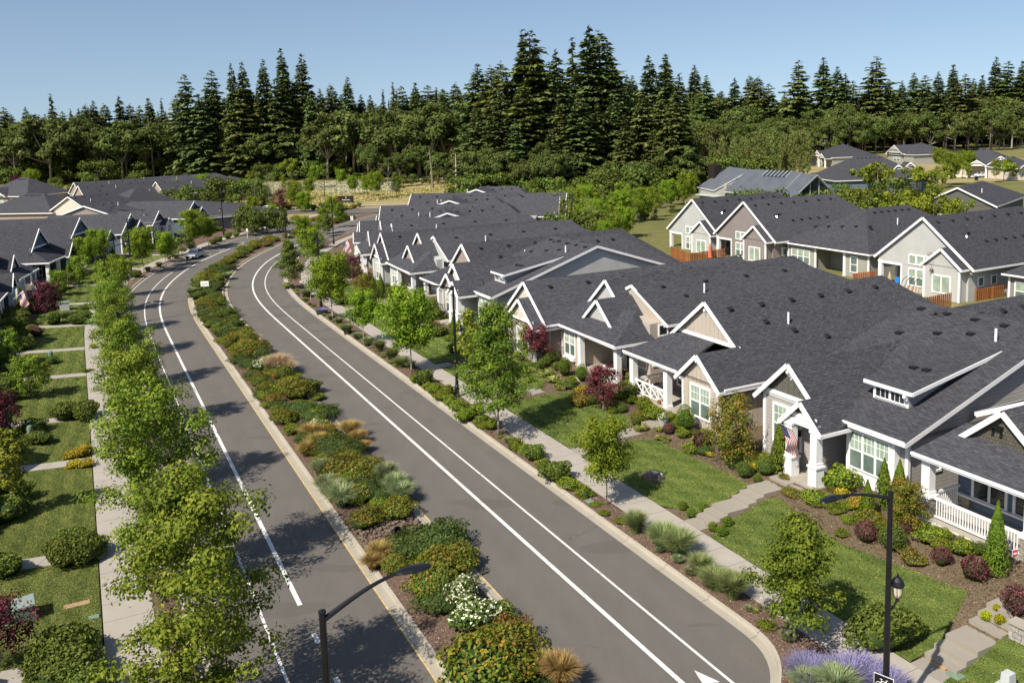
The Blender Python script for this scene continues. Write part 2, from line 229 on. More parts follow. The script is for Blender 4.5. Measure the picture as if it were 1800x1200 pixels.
# ---------------------------------------------------------------- mesh builder and registry
class MB:
    def __init__(s): s.v = []; s.f = []; s.m = []
    def face(s, pts, m=0):
        i = len(s.v); s.v += [tuple(p) for p in pts]; s.f.append(tuple(range(i, i + len(pts)))); s.m.append(m)
    def hexa(s, lo, hi, m=0, mt=None, ms=None):          # lo / hi: lists of n points, bottom and top loops, CCW from above
        n = len(lo); i = len(s.v); s.v += [tuple(p) for p in lo] + [tuple(p) for p in hi]
        s.f.append(tuple(range(i + n - 1, i - 1, -1))); s.m.append(m if ms is None else ms)
        s.f.append(tuple(range(i + n, i + 2 * n))); s.m.append(m if mt is None else mt)
        for k in range(n):
            j = (k + 1) % n; s.f.append((i + k, i + j, i + n + j, i + n + k)); s.m.append(m)
    def box(s, x0, x1, y0, y1, z0, z1, m=0):
        if x0 > x1: x0, x1 = x1, x0
        if y0 > y1: y0, y1 = y1, y0
        q = [(x0, y0), (x1, y0), (x1, y1), (x0, y1)]; s.hexa([(a, b, z0) for a, b in q], [(a, b, z1) for a, b in q], m)
    def slab(s, pts, th, mt=0, ms=1):                     # sloped roof plane, top surface pts CCW from above
        s.hexa([(a, b, c - th) for a, b, c in pts], pts, ms, mt, ms)
    def bar(s, p0, p1, w, h, m=0, up=(0, 0, 1)):
        p0 = Vector(p0); p1 = Vector(p1); d = (p1 - p0).normalized(); u = Vector(up); x = d.cross(u)
        if x.length < 1e-4: x = d.cross(Vector((0, 1, 0)))
        x.normalize(); y = x.cross(d)
        q = [(-w / 2, -h / 2), (w / 2, -h / 2), (w / 2, h / 2), (-w / 2, h / 2)]
        s.hexa([p0 + x * a + y * b for a, b in q], [p1 + x * a + y * b for a, b in q], m)
    def tube(s, pts, rad, n=8, m=0):
        rings = []
        for k, p in enumerate(pts):
            p = Vector(p); a = Vector(pts[max(k - 1, 0)]); b = Vector(pts[min(k + 1, len(pts) - 1)]); d = (b - a).normalized()
            x = d.cross(Vector((0.013, 0.021, 1)))
            if x.length < 1e-3: x = Vector((1, 0, 0))
            x.normalize(); y = d.cross(x); r = rad[k] if hasattr(rad, '__len__') else rad
            rings.append([p + (x * math.cos(2 * math.pi * j / n) + y * math.sin(2 * math.pi * j / n)) * r for j in range(n)])
        i = len(s.v)
        for rg in rings: s.v += [tuple(p) for p in rg]
        for k in range(len(rings) - 1):
            for j in range(n):
                a = i + k * n + j; b = i + k * n + (j + 1) % n; s.f.append((a, b, b + n, a + n)); s.m.append(m)
        s.f.append(tuple(i + j for j in range(n - 1, -1, -1))); s.m.append(m); e = i + (len(rings) - 1) * n; s.f.append(tuple(e + j for j in range(n))); s.m.append(m)
    def lathe(s, prof, n=12, c=(0, 0, 0), m=0):
        s.tube_z([(c[0], c[1], c[2] + z) for r, z in prof], [r for r, z in prof], n, m)
    def tube_z(s, pts, rad, n, m):
        i = len(s.v)
        for p, r in zip(pts, rad):
            s.v += [(p[0] + r * math.cos(2 * math.pi * j / n), p[1] + r * math.sin(2 * math.pi * j / n), p[2]) for j in range(n)]
        for k in range(len(pts) - 1):
            for j in range(n):
                a = i + k * n + j; b = i + k * n + (j + 1) % n; s.f.append((a, b, b + n, a + n)); s.m.append(m)
        s.f.append(tuple(i + j for j in range(n - 1, -1, -1))); s.m.append(m); e = i + (len(pts) - 1) * n; s.f.append(tuple(e + j for j in range(n))); s.m.append(m)
    def mesh(s, name, mats, uv=True, smooth=False):
        me = bpy.data.meshes.new(name); me.from_pydata(s.v, [], s.f)
        for mm in mats: me.materials.append(MT[mm] if isinstance(mm, str) else mm)
        me.polygons.foreach_set('material_index', s.m)
        if smooth: me.polygons.foreach_set('use_smooth', [True] * len(s.f))
        if uv: autouv(me)
        me.update(); return me
def autouv(me):
    if not len(me.polygons): return
    ul = me.uv_layers.new(name='UVMap'); nv = len(me.vertices); co = np.empty(nv * 3); me.vertices.foreach_get('co', co); co = co.reshape(-1, 3)
    out = np.zeros((len(me.loops), 2))
    for p in me.polygons:
        n = p.normal; ls = list(p.loop_indices); vs = co[[me.loops[l].vertex_index for l in ls]]
        if abs(n.z) > 0.995: u = np.array([1, 0, 0]); v = np.array([0, 1, 0])
        else:
            u = np.array([-n.y, n.x, 0]); u = u / np.linalg.norm(u); v = np.cross(np.array(n), u)
        out[ls, 0] = vs @ u; out[ls, 1] = vs @ v
    ul.data.foreach_set('uv', out.ravel())
def tag(o, label=None, cat=None, group=None, kind=None):
    if label: o['label'] = label
    if cat: o['category'] = cat
    if group: o['group'] = group
    if kind: o['kind'] = kind
    return o
def link(name, me, parent=None, loc=(0, 0, 0), rz=0, sc=None):
    o = bpy.data.objects.new(name, me); COL.objects.link(o); o.location = loc; o.rotation_euler = (0, 0, rz)
    if sc: o.scale = sc if hasattr(sc, '__len__') else (sc, sc, sc)
    if parent: o.parent = parent
    return o
def thing(name, label, cat, loc=(0, 0, 0), rz=0, group=None, sc=None):
    o = link(name, None, None, loc, rz, sc); o.empty_display_size = 0.3; return tag(o, label, cat, group)
def part(mb, name, mats, parent, **k): return link(name, mb.mesh(name, mats, **k), parent)
def ordinal(n):
    w = ['zeroth', 'first', 'second', 'third', 'fourth', 'fifth', 'sixth', 'seventh', 'eighth', 'ninth', 'tenth', 'eleventh', 'twelfth']
    return w[n] if n < len(w) else f"{n}{'th' if 10 <= n % 100 <= 20 else {1: 'st', 2: 'nd', 3: 'rd'}.get(n % 10, 'th')}"

# ---------------------------------------------------------------- road coordinates: s along the road, d to its right
CP = [(9.65, 8.58), (7.42, 13.07), (5.2, 17.56), (2.98, 22.05), (0.75, 26.54), (-1.47, 31.03), (-3.69, 35.52), (-5.91, 40.02), (-8.13, 44.51), (-10.35, 49.0), (-12.57, 53.49), (-14.79, 57.98), (-17.01, 62.48), (-19.23, 66.97), (-21.46, 71.46), (-23.69, 75.94), (-25.91, 80.43), (-28.13, 84.92), (-30.35, 89.42), (-32.52, 93.94), (-34.57, 98.5), (-36.46, 103.14), (-38.14, 107.85), (-39.58, 112.64), (-40.77, 117.5), (-41.73, 122.41), (-42.47, 127.36), (-42.96, 132.34), (-43.19, 137.33), (-43.19, 142.34), (-43.04, 147.34), (-42.76, 152.34), (-42.26, 157.31), (-41.55, 162.27), (-40.68, 167.2), (-39.71, 172.12), (-38.65, 177.01), (-37.52, 181.89), (-36.35, 186.76), (-35.14, 191.63), (-33.9, 196.48), (-32.62, 201.33), (-31.32, 206.17), (-30.0, 211.0)]
def _dense(P, n=5):
    P = [np.array(q, float) for q in P]; P = [2 * P[0] - P[1]] + P + [2 * P[-1] - P[-2]]; o = []
    for i in range(1, len(P) - 2):
        a, b, c, d = P[i - 1:i + 3]
        for k in range(n):
            t = k / n; o.append(.5 * ((2 * b) + (-a + c) * t + (2 * a - 5 * b + 4 * c - d) * t * t + (-a + 3 * b - 3 * c + d) * t ** 3))
    o.append(P[-2]); return np.array(o)
CC = _dense(CP); t0 = CC[0] - CC[1]; t0 /= np.linalg.norm(t0)
SS = np.r_[0, np.cumsum(np.linalg.norm(np.diff(CC, axis=0), axis=1))]
TT = np.gradient(CC, axis=0); TT /= np.linalg.norm(TT, axis=1)[:, None]
def W(s, d):
    if s < 0:
        c = CC[0] + t0 * (-s); t = -t0
    else:
        c = np.array([np.interp(s, SS, CC[:, 0]), np.interp(s, SS, CC[:, 1])]); t = np.array([np.interp(s, SS, TT[:, 0]), np.interp(s, SS, TT[:, 1])])
        if s > SS[-1]: c = CC[-1] + TT[-1] * (s - SS[-1]); t = TT[-1]
    return (float(c[0] + d * t[1]), float(c[1] - d * t[0]))
def heading(s): return math.atan2(np.interp(s, SS, TT[:, 0]), np.interp(s, SS, TT[:, 1]))
EXT = np.vstack([CC[0] + t0 * 60, CC, CC[-1] + TT[-1] * 40]); ES = np.r_[-60, SS, SS[-1] + 40]
def SDv(X, Y):
    P = np.stack([X, Y], -1); best = np.full(X.shape, 1e9); bs = np.zeros(X.shape); bd = np.zeros(X.shape)
    for i in range(len(EXT) - 1):
        a = EXT[i]; ab = EXT[i + 1] - a; L2 = ab @ ab; t = np.clip(((P - a) @ ab) / L2, 0, 1); q = a + t[..., None] * ab; D = np.linalg.norm(P - q, axis=-1)
        c = ab[0] * (P[..., 1] - a[1]) - ab[1] * (P[..., 0] - a[0]); m = D < best
        best = np.where(m, D, best); bs = np.where(m, ES[i] + t * (ES[i + 1] - ES[i]), bs); bd = np.where(m, -np.sign(c) * D, bd)
    return bs, bd
def smst(x): x = np.clip(x, 0, 1); return x * x * (3 - 2 * x)
def padR(s): return np.interp(s, [10, 18, 27, 31, 36, 44, 50, 60, 72, 95], [1.75, 1.6, 1.3, 1.2, 0.95, 0.8, 0.62, 0.55, 0.5, 0.4])
def ZSD(s, d):
    s = np.asarray(s, float); d = np.asarray(d, float)
    base = 0.12
    zr = base + (padR(s) - base) * smst((d - 13.3) / 6.7) + 0.35 * smst((d - 45) / 20)
    zl = base + 0.35 * smst((-d - 13) / 7)
    z = np.where(d > 0, zr, zl); z = np.where(np.abs(d) < 13.2, base, z)
    f = smst((s - 175) / 30); z = z * (1 - f) + 0.0 * f
    return z
def Z(X, Y):
    s, d = SDv(np.array([float(X)]), np.array([float(Y)])); return float(ZSD(s, d)[0])
def unp(x, y, z=0.0):                                     # a photo pixel to the point at height z
    d = cr * ((x - PX) / F) + cu * (-(y - PY) / F) + fwd; t = (CH - z) / -d.z; return d.x * t, d.y * t
def unpT(x, y):
    z = 0.2
    for _ in range(5): X, Y = unp(x, y, z); z = Z(X, Y)
    return X, Y, z
def proj(X, Y, Zz):
    v = Vector((X, Y, Zz - CH)); w = v.dot(fwd); return PX + F * v.dot(cr) / w, PY - F * v.dot(cu) / w

# ---------------------------------------------------------------- ground sheet
def axis(lo, hi, c, near, step, far):
    a = [c]; s = step
    while a[-1] < hi: a.append(a[-1] + (step if abs(a[-1] - c) < near else min(far, (a[-1] - a[-2]) * 1.18)))
    b = [c]
    while b[-1] > lo: b.append(b[-1] - (step if abs(b[-1] - c) < near else min(far, (b[-2] - b[-1] if len(b) > 1 else step) * 1.18)))
    return np.array(sorted(set(b + a)))
gx = axis(-2600, 2600, -5, 95, 1.0, 150); gy = axis(-300, 5200, 90, 110, 1.0, 150)
GX, GY = np.meshgrid(gx, gy); gs, gd = SDv(GX, GY); GZ = ZSD(gs, gd)
GZ = np.where((np.abs(gd) < 13.1) & (gs < 211) & (gs > -60), -0.12, GZ)
GZ = np.where((GY > 206) & (GY < 224) & (GX < 0) & (GX > -150), np.minimum(GZ, -0.1), GZ)
nx, ny = len(gx), len(gy); vs = np.stack([GX.ravel(), GY.ravel(), GZ.ravel()], -1)
me = bpy.data.meshes.new('ground'); ii = (np.arange(ny - 1)[:, None] * nx + np.arange(nx - 1)[None]).ravel()
fc = np.stack([ii, ii + 1, ii + nx + 1, ii + nx], -1)
me.vertices.add(len(vs)); me.vertices.foreach_set('co', vs.ravel()); me.loops.add(fc.size); me.loops.foreach_set('vertex_index', fc.ravel())
me.polygons.add(len(fc)); me.polygons.foreach_set('loop_start', np.arange(0, fc.size, 4)); me.update(calc_edges=True)
ca = me.color_attributes.new('zone', 'FLOAT_COLOR', 'POINT'); zc = np.zeros((len(vs), 4)); zc[:, 3] = 1
fs = gs.ravel(); fd = gd.ravel(); dry = np.where((np.abs(fd) < 48) & (fs < 185), 0, 1.0); dry = np.where((fd > 0) & (fd < 60) & (fs < 120), 0, dry)
grs = np.where((np.abs(fd) > 24) & (np.abs(fd) < 90) & (fs < 170), 0.7, 0); grs = np.where((fd > 0) & (fd < 64) & (fs < 150), 0.25, grs); zc[:, 0] = dry; zc[:, 1] = grs
zc[:, 1] = np.where((vs[:, 0] > -5) & (vs[:, 1] > 120) & (vs[:, 1] < 240), 0.75, zc[:, 1])
zc[:, 1] = np.where((vs[:, 1] > 330), 0.6, zc[:, 1])
ca.data.foreach_set('color', zc.ravel()); me.materials.append(MT['ground']); tag(link('ground', me), kind='structure')

# ---------------------------------------------------------------- swept strips of the road
def strip(name, s0, s1, prof, mats, ds=1.0, kind='structure', label=None, mi=None, zf=None, uvw=True):
    """prof: list of (d, z) across, d and z may be functions of s; UV = (s, d)"""
    n = max(2, int(round((s1 - s0) / ds)) + 1); S = np.linspace(s0, s1, n); k = len(prof); V = []; U = []
    for s in S:
        for d, z in prof:
            dv = d(s) if callable(d) else d; zv = z(s) if callable(z) else z
            x, y = W(s, dv)
            if zf: zv = float(ZSD(s, dv)) + zv
            V.append((x, y, zv)); U.append((s, dv))
    Fc = [(i * k + j, i * k + j + 1, (i + 1) * k + j + 1, (i + 1) * k + j) for i in range(n - 1) for j in range(k - 1)]
    me = bpy.data.meshes.new(name); me.from_pydata(V, [], Fc)
    for m in mats: me.materials.append(MT[m])
    if mi: me.polygons.foreach_set('material_index', [mi[j] for i in range(n - 1) for j in range(k - 1)])
    ul = me.uv_layers.new(name='UVMap'); vi = np.empty(len(me.loops), int); me.loops.foreach_get('vertex_index', vi); ul.data.foreach_set('uv', np.array(U)[vi].ravel())
    me.update(); o = link(name, me)
    return tag(o, label, None, None, kind)
RE = 206.0
bul = lambda e: (lambda s: e - (min(2.7, .04 * (22 - s) ** 2.8 if s > 18.2 else 1.62 + (18.2 - s) * 1.2) if s < 22 else 0))
strip('road', -20, RE, [(-9.45, 0), (-2.2, 0)], ['asphalt']); strip('road', -20, RE, [(2.2, 0), (lambda s: bul(9.4)(s) + .05, 0)], ['asphalt'], .4)
def curbstrip(name, e, side, s0=-20, s1=RE, f=None):
    """e: asphalt edge offset, side: +1 curb lies to larger d"""
    o = lambda k: (lambda s: (f(s) if f else e) + side * k)
    P = [(o(0), 0.004), (o(.36), 0.012), (o(.37), 0.012), (o(.39), 0.145), (o(.54), 0.15), (o(.545), 0.05)]
    if side < 0: P = P[::-1]; mi = [1, 1, 1, 0, 0]
    else: mi = [0, 0, 1, 1, 1]
    strip(name, s0, s1, P, ['gutter', 'curb'], .4 if f else 1.0, mi=mi)
curbstrip('kerb', 2.24, -1); curbstrip('kerb', -2.24, 1); curbstrip('kerb', -9.4, -1); curbstrip('kerb', 9.36, 1, f=bul(9.36))
for e in (2.26, -2.26): strip('edge_line', -20, 185, [(e - .035, 0.009), (e + .035, 0.009)], ['yellow'])
strip('median_bed', -20, RE, [(-1.72, 0.13), (-.8, .2), (0, 0.23), (.8, .2), (1.72, 0.13)], ['ground'])
strip('verge', -20, RE, [(lambda s: bul(9.88)(s), 0.13), (lambda s: 10.6 if s > 21 else 10.0, .17), (lambda s: 11.22 + .45 * float(smst((s - 45) / 12)), 0.13)], ['ground'], .4); strip('verge', -20, RE, [(-11.0, 0.13), (-10.4, .17), (-9.92, 0.13)], ['ground'])
for n_ in ('median_bed', 'verge', 'verge.001'):
    m_ = bpy.data.objects[n_].data; c_ = m_.color_attributes.new('zone', 'FLOAT_COLOR', 'POINT'); c_.data.foreach_set('color', [0, 0, 0, 1] * len(m_.vertices))
swl = lambda s: 11.2 + .45 * float(smst((s - 45) / 12))
strip('sidewalk', -20, RE, [(swl, 0.06), (lambda s: swl(s) + .01, 0.15), (13.15, 0.15), (13.16, 0.0)], ['walk']); strip('sidewalk', -20, RE, [(-12.95, 0), (-12.94, 0.15), (-11.01, 0.15), (-11, 0.06)], ['walk'])
def line(s0, s1, d, w, z=0.006): strip('lane_line', s0, s1, [(d - w / 2, z), (d + w / 2, z)], ['paint'], 1.0)
line(-20, 190, 5.42, .2); line(-20, 190, 6.98, .12); line(32.1, 152, -5.43, .2); line(-20, 134, -7.04, .12)
for s in (29.0, 25.8, 22.6, 19.4): line(s, s + .75, -5.43, .2)
s_ = 136.5
while s_ < 175: line(s_, s_ + (2.6 if int(s_) % 2 else 1.0), -6.6 + .3 * min(1, (s_ - 136) / 15), .12); s_ += 4.2
s_ = 155
while s_ < 185: line(s_, s_ + 3, -5.43, .18); s_ += 5
mb = MB()                                                  # bicycle lane arrow
def RP(s, d, z): x, y = W(s, d); return (x, y, z)
mb.face([RP(20.5, 6.25, .007), RP(19.5, 5.95, .007), RP(19.62, 6.2, .007), RP(19.62, 6.3, .007), RP(19.5, 6.62, .007)][::1], 0)
mb.face([RP(19.62, 6.19, .007), RP(18.2, 6.17, .007), RP(18.2, 6.33, .007), RP(19.62, 6.31, .007)], 0)
tag(link('lane_arrow', mb.mesh('lane_arrow', ['paint'])), kind='structure')
for i, f_ in enumerate(bpy.data.objects['lane_arrow'].data.polygons):
    pass
# cross street beyond the T junction
mb = MB()
mb.face([(-150, 213, .0), (-12, 207, .0), (-2, 214.5, .0), (-150, 222, .0)]); tag(link('road', mb.mesh('road', ['asphalt'])), kind='structure')
mb = MB(); mb.box(-150, -2, 223, 225.4, 0.0, .1); tag(link('sidewalk', mb.mesh('sidewalk', ['walk'])), kind='structure')
mb = MB(); mb.face([(-40, 204, .05), (-22, 204, .05), (-22, 214, .05), (-40, 214, .05)]); tag(link('road', mb.mesh('road', ['asphalt'])), kind='structure')

# ---------------------------------------------------------------- houses
# local frame of a house: x runs along its front (left to right seen from the street), y runs back from the front, z up from its floor
class House:
    def __init__(s, label, loc, rz, group=None, z=0.0, rear=False):
        s.e = thing('house', label, 'house', (loc[0], loc[1], z), rz, group); s.w = {}; s.roof = MB(); s.trim = MB(); s.nwin = 0; s.rear = rear
        s.planes = []
    def wmb(s, mat): return s.w.setdefault(mat, MB())
    def slope(s, pts, th=.15, rake=False):
        zl = min(p[2] for p in pts); k = len(pts); cx = sum(p[0] for p in pts) / k; cy = sum(p[1] for p in pts) / k
        for i in range(k):
            a, b = Vector(pts[i]), Vector(pts[(i + 1) % k])
            if (abs(a.z - zl) < .16 and abs(b.z - zl) < .16 and (b - a).length > .6) or (rake and max(a.z, b.z) - min(a.z, b.z) > .3 and a.x > cx):
                o = Vector(((a.x + b.x) / 2 - cx, (a.y + b.y) / 2 - cy, 0)); d = (b - a).normalized(); nn = Vector((d.y, -d.x, 0)); nn = nn if nn.dot(o) > 0 else -nn; q = nn.normalized() * .03 if nn.length > 0 else nn; dn = Vector((0, 0, .11)); s.trim.bar(a + q - dn, b + q - dn, .05, .19)
        n = (Vector(pts[1]) - Vector(pts[0])).cross(Vector(pts[2]) - Vector(pts[0]))
        if n.z < 0: pts = pts[::-1]
        s.roof.slab(pts, th, 0, 0)
    def gable(s, ax, a0, a1, b0, b1, ze, p, e0='g', e1='g', wall=None, ins=.35, wall1=None, vents=0, base=None, pipes=0, band=False, pk=None, rng_=None, rk=(1, 1)):
        """ridge along y (ax='y') at mid x, or along x (ax='x') at mid y; e0 / e1: gable or hip end"""
        if ax == 'x': f = lambda u, v, z: (v, u, z); A0, A1, B0, B1 = b0, b1, a0, a1
        else: f = lambda u, v, z: (u, v, z); A0, A1, B0, B1 = a0, a1, b0, b1
        m = (A0 + A1) / 2 if pk is None else pk; h = m - A0; zr = ze + p * h; h1 = A1 - m
        r0 = B0 + (h if e0 == 'h' else 0); r1 = B1 - (h if e1 == 'h' else 0)
        if r1 < r0: r0 = r1 = (B0 + B1) / 2
        ze1 = zr - p * h1
        s.slope([f(A0, B0, ze), f(A0, B1, ze), f(m, r1, zr), f(m, r0, zr)]); s.slope([f(A1, B0, ze1), f(A1, B1, ze1), f(m, r1, zr), f(m, r0, zr)])
        if e0 == 'h': s.slope([f(A0, B0, ze), f(A1, B0, ze1), f(m, r0, zr)])
        if e1 == 'h': s.slope([f(A0, B1, ze), f(A1, B1, ze1), f(m, r1, zr)])
        for end, bb, mt, sg in ((e0, B0, wall, 1), (e1, B1, wall1 or wall, -1)):
            if end != 'g' or (sg < 0 and ax == 'y'): continue
            bw = bb + sg * ins
            if mt:
                zb = base if base is not None else ze; k = .22
                lo = [(A0 + (zb - ze) / p + k if zb > ze else A0 + .35, zb), (A1 - (zb - ze1) / p - k if zb > ze1 else A1 - .35, zb)]
                P = [(lo[0][0], bw, lo[0][1]), (lo[1][0], bw, lo[1][1])]
                if zb <= ze: P += [(A1 - .35, bw, ze1 + p * .35 - .22), (m, bw, zr - .22), (A0 + .35, bw, ze + p * .35 - .22)]
                else: P += [(m, bw, zr - .22)]
                q0 = [f(*x) for x in P]; q1 = [f(x[0], x[1] + sg * .25, x[2]) for x in P]
                i = s.wmb(mt); i.face(q0 if (sg > 0) == (ax == 'y') else q0[::-1]); i.face(q1[::-1] if (sg > 0) == (ax == 'y') else q1)
                if band: c = [f(lo[0][0] - .1, bw - sg * .03, zb), f(lo[1][0] + .1, bw + sg * .02, zb + .24)]; s.trim.box(c[0][0], c[1][0], c[0][1], c[1][1], c[0][2], c[1][2])
            for q in (0, 1):                                 # rake boards
                u = (m + (A0 - m) * rk[0], zr + (ze - zr) * rk[0]) if q == 0 else (m + (A1 - m) * rk[1], zr + (ze1 - zr) * rk[1]); s.trim.bar(f(u[0], bb + sg * .03, u[1] - .15), f(m, bb + sg * .03, zr - .13), .09, .24, 0, up=(0, 0, 1))
        if vents:
            side = rng_ if rng_ is not None else (1,)
            for sgn in side:
                for k in range(vents):
                    bb = r0 + (r1 - r0) * (k + .6) / (vents + .2); off = .75; u = m + sgn * off; z = zr - p * off
                    s.vent(f(u, bb, z), (sgn if ax == 'y' else 0, sgn if ax == 'x' else 0), p)
        for k in range(pipes):
            bb = r0 + (r1 - r0) * (k + .35) / (pipes + .1); off = h * .42; u = m + off; z = zr - p * off; x, y, zz = f(u, bb, z); s.pipe(x, y, zz)
        return zr
    def vent(s, pt, dr, p):
        mb = MB(); x, y, z = pt; dx, dy = dr; t = math.atan(p); c, sn = math.cos(t), math.sin(t)
        ux = Vector((dx * c, dy * c, -sn)); vx = Vector((-dy, dx, 0)); nz = ux.cross(vx) * (1 if ux.cross(vx).z > 0 else -1); o = Vector(pt)
        q = [(-.2, -.19), (.2, -.19), (.2, .19), (-.2, .19)]
        mb.hexa([o + ux * a + vx * b for a, b in q], [o + ux * (a * .8 + .03) + vx * b * .85 + nz * (.15 if a > 0 else .08) for a, b in q], 0)
        part(mb, 'roof_vent', ['vent'], s.e, uv=False)
    def pipe(s, x, y, z, h=.75):
        mb = MB(); mb.tube([(x, y, z - .1), (x, y, z + h)], .07, 8); part(mb, 'vent_pipe', ['pipe'], s.e, uv=False)
    def flue(s, x, y, z, h=1.1):
        mb = MB(); mb.lathe([(.22, -.1), (.1, .12), (.1, h - .3), (.17, h - .28), (.17, h - .1), (.1, h - .08), (.13, h), (.02, h + .05)], 10, (x, y, z)); part(mb, 'flue', ['chrome'], s.e, uv=False)
    def wall(s, mat, x0, x1, y0, y1, z0, z1): s.wmb(mat).box(x0, x1, y0, y1, z0, z1)
    def tb(s, *a): s.trim.box(*a)
    def corner(s, x, y, z0, z1, w=.14): s.trim.box(x - w / 2 - .02, x + w / 2 + .02, y - w / 2 - .02, y + w / 2 + .02, z0, z1)
    def win(s, x, y, z, w, h, face='f', n=1, glass='gl_pale', split=True, grid=False, tr=.11, frame='white'):
        """x, y, z: centre of the bottom edge on the wall plane"""
        fr = MB(); gl = MB(); t = tr
        def P(u, o, v): return {'f': (x + u, y - o, z + v), 'r': (x + o, y + u, z + v), 'l': (x - o, y - u, z + v), 'b': (x - u, y + o, z + v)}[face]
        def bx(mb, u0, u1, o0, o1, v0, v1):
            a = P(u0, o0, v0); b = P(u1, o1, v1); mb.box(a[0], b[0], a[1], b[1], a[2], b[2])
        bx(fr, -w / 2 - t, w / 2 + t, 0, .07, -t, 0); bx(fr, -w / 2 - t, w / 2 + t, 0, .075, h, h + t * 1.2); bx(fr, -w / 2 - t, -w / 2, 0, .07, 0, h); bx(fr, w / 2, w / 2 + t, 0, .07, 0, h)
        for k in range(1, n): u = -w / 2 + w * k / n; bx(fr, u - .06, u + .06, 0, .065, 0, h)
        if split: bx(fr, -w / 2, w / 2, 0, .06, h * .48, h * .48 + .07)
        for k in range(n):
            u0 = -w / 2 + w * k / n
            for g in range(1, 3 if grid else 1):
                u = u0 + w / n * g / 3; bx(fr, u - .012, u + .012, 0, .052, h * .5 if split else 0, h)
            if grid: bx(fr, u0, u0 + w / n, 0, .051, h * .77, h * .77 + .024)
        hm = h * .5 if split else 0
        if split: gl.face([P(-w / 2, .03, 0), P(w / 2, .03, 0), P(w / 2, .03, hm), P(-w / 2, .03, hm)], 1)
        gl.face([P(-w / 2, .03, hm), P(w / 2, .03, hm), P(w / 2, .03, h), P(-w / 2, .03, h)])
        f = part(fr, 'window', [frame], s.e, uv=False); part(gl, 'pane', [glass, 'gl_mid' if glass == 'gl_pale' else glass], f, uv=False); s.nwin += 1
    def door(s, x, y, z, mat='door', w=.95, h=2.15, face='f'):
        fr = MB(); lf = MB(); fr.box(x - w / 2 - .1, x + w / 2 + .1, y - .05, y, z, z + h + .12); lf.box(x - w / 2, x + w / 2, y - .09, y - .03, z + .03, z + h); f = part(fr, 'door', ['white'], s.e, uv=False); part(lf, 'door_leaf', [mat], f, uv=False)
        hd = MB(); hd.box(x + w / 2 - .14, x + w / 2 - .09, y - .14, y - .09, z + .95, z + 1.12); part(hd, 'handle', ['black'], f, uv=False)
    def column(s, x, y, z0, z1, w=.36, base=None, bh=1.05, bw=.56):
        mb = MB(); zb = z0
        if base:
            mb.box(x - bw / 2, x + bw / 2, y - bw / 2, y + bw / 2, z0, z0 + bh, 1); mb.box(x - bw / 2 - .05, x + bw / 2 + .05, y - bw / 2 - .05, y + bw / 2 + .05, z0 + bh, z0 + bh + .1, 0); zb = z0 + bh + .1
        mb.box(x - w / 2, x + w / 2, y - w / 2, y + w / 2, zb, z1, 0); mb.box(x - w / 2 - .05, x + w / 2 + .05, y - w / 2 - .05, y + w / 2 + .05, z1 - .22, z1 - .1, 0); mb.box(x - w / 2 - .04, x + w / 2 + .04, y - w / 2 - .04, y + w / 2 + .04, zb, zb + .16, 0)
        part(mb, 'column', ['white', base or 'white'], s.e)
    def railing(s, x0, y0, x1, y1, z, kind='bal', h=.95):
        mb = MB(); a = Vector((x0, y0, z)); b = Vector((x1, y1, z)); L = (b - a).length; d = (b - a) / L; up = Vector((0, 0, 1))
        mb.bar(a + up * h, b + up * h, .09, .12); mb.bar(a + up * .1, b + up * .1, .06, .07)
        if kind == 'bal':
            n = int(L / .13)
            for k in range(1, n): q = a + d * (L * k / n); mb.bar(q + up * .12, q + up * (h - .05), .045, .045, 0, up=(1, 0, 0))
        else:
            n = max(1, round(L / .95))
            for k in range(n + 1): q = a + d * (L * k / n); mb.bar(q + up * .02, q + up * h, .1, .1, 0, up=(1, 0, 0))
            for k in range(n):
                q = a + d * (L * k / n); r = a + d * (L * (k + 1) / n); mb.bar(q + up * .12, r + up * (h - .06), .06, .06); mb.bar(q + up * (h - .06), r + up * .12, .06, .06)
        part(mb, 'railing', ['white'], s.e, uv=False)
    def bracket(s, x, y, z, k=1.0):
        mb = MB(); mb.box(x - .07, x + .07, y - .02, y + .45 * k, z - .14, z); mb.box(x - .06, x + .06, y + .3 * k, y + .45 * k, z - .6 * k, z - .14); mb.bar((x, y + .04, z - .14), (x, y + .36 * k, z - .55 * k), .09, .1); part(mb, 'gable_bracket', ['white'], s.e, uv=False)
    def gutter(s, x0, y0, x1, y1, z):
        mb = MB(); mb.bar((x0, y0, z), (x1, y1, z), .11, .11); part(mb, 'gutter', ['white'], s.e, uv=False)
    def lantern(s, x, y, z):
        mb = MB(); mb.box(x - .08, x + .08, y - .2, y - .04, z, z + .28); mb.box(x - .1, x + .1, y - .22, y - .02, z + .28, z + .33); mb.box(x - .05, x + .05, y - .06, y, z + .05, z + .2); part(mb, 'wall_lantern', ['black'], s.e, uv=False)
    def slabp(s, x0, x1, y0, y1, z0, z1, mat='slabc', name='porch'): mb = MB(); mb.box(x0, x1, y0, y1, z0, z1); part(mb, name, [mat], s.e)
    def done(s):
        part(s.roof, 'roof', ['roof', 'white'], s.e)
        for k, mb in s.w.items(): part(mb, 'wall', [k], s.e)
        if s.trim.f: part(s.trim, 'trim', ['white'], s.e, uv=False)
        return s

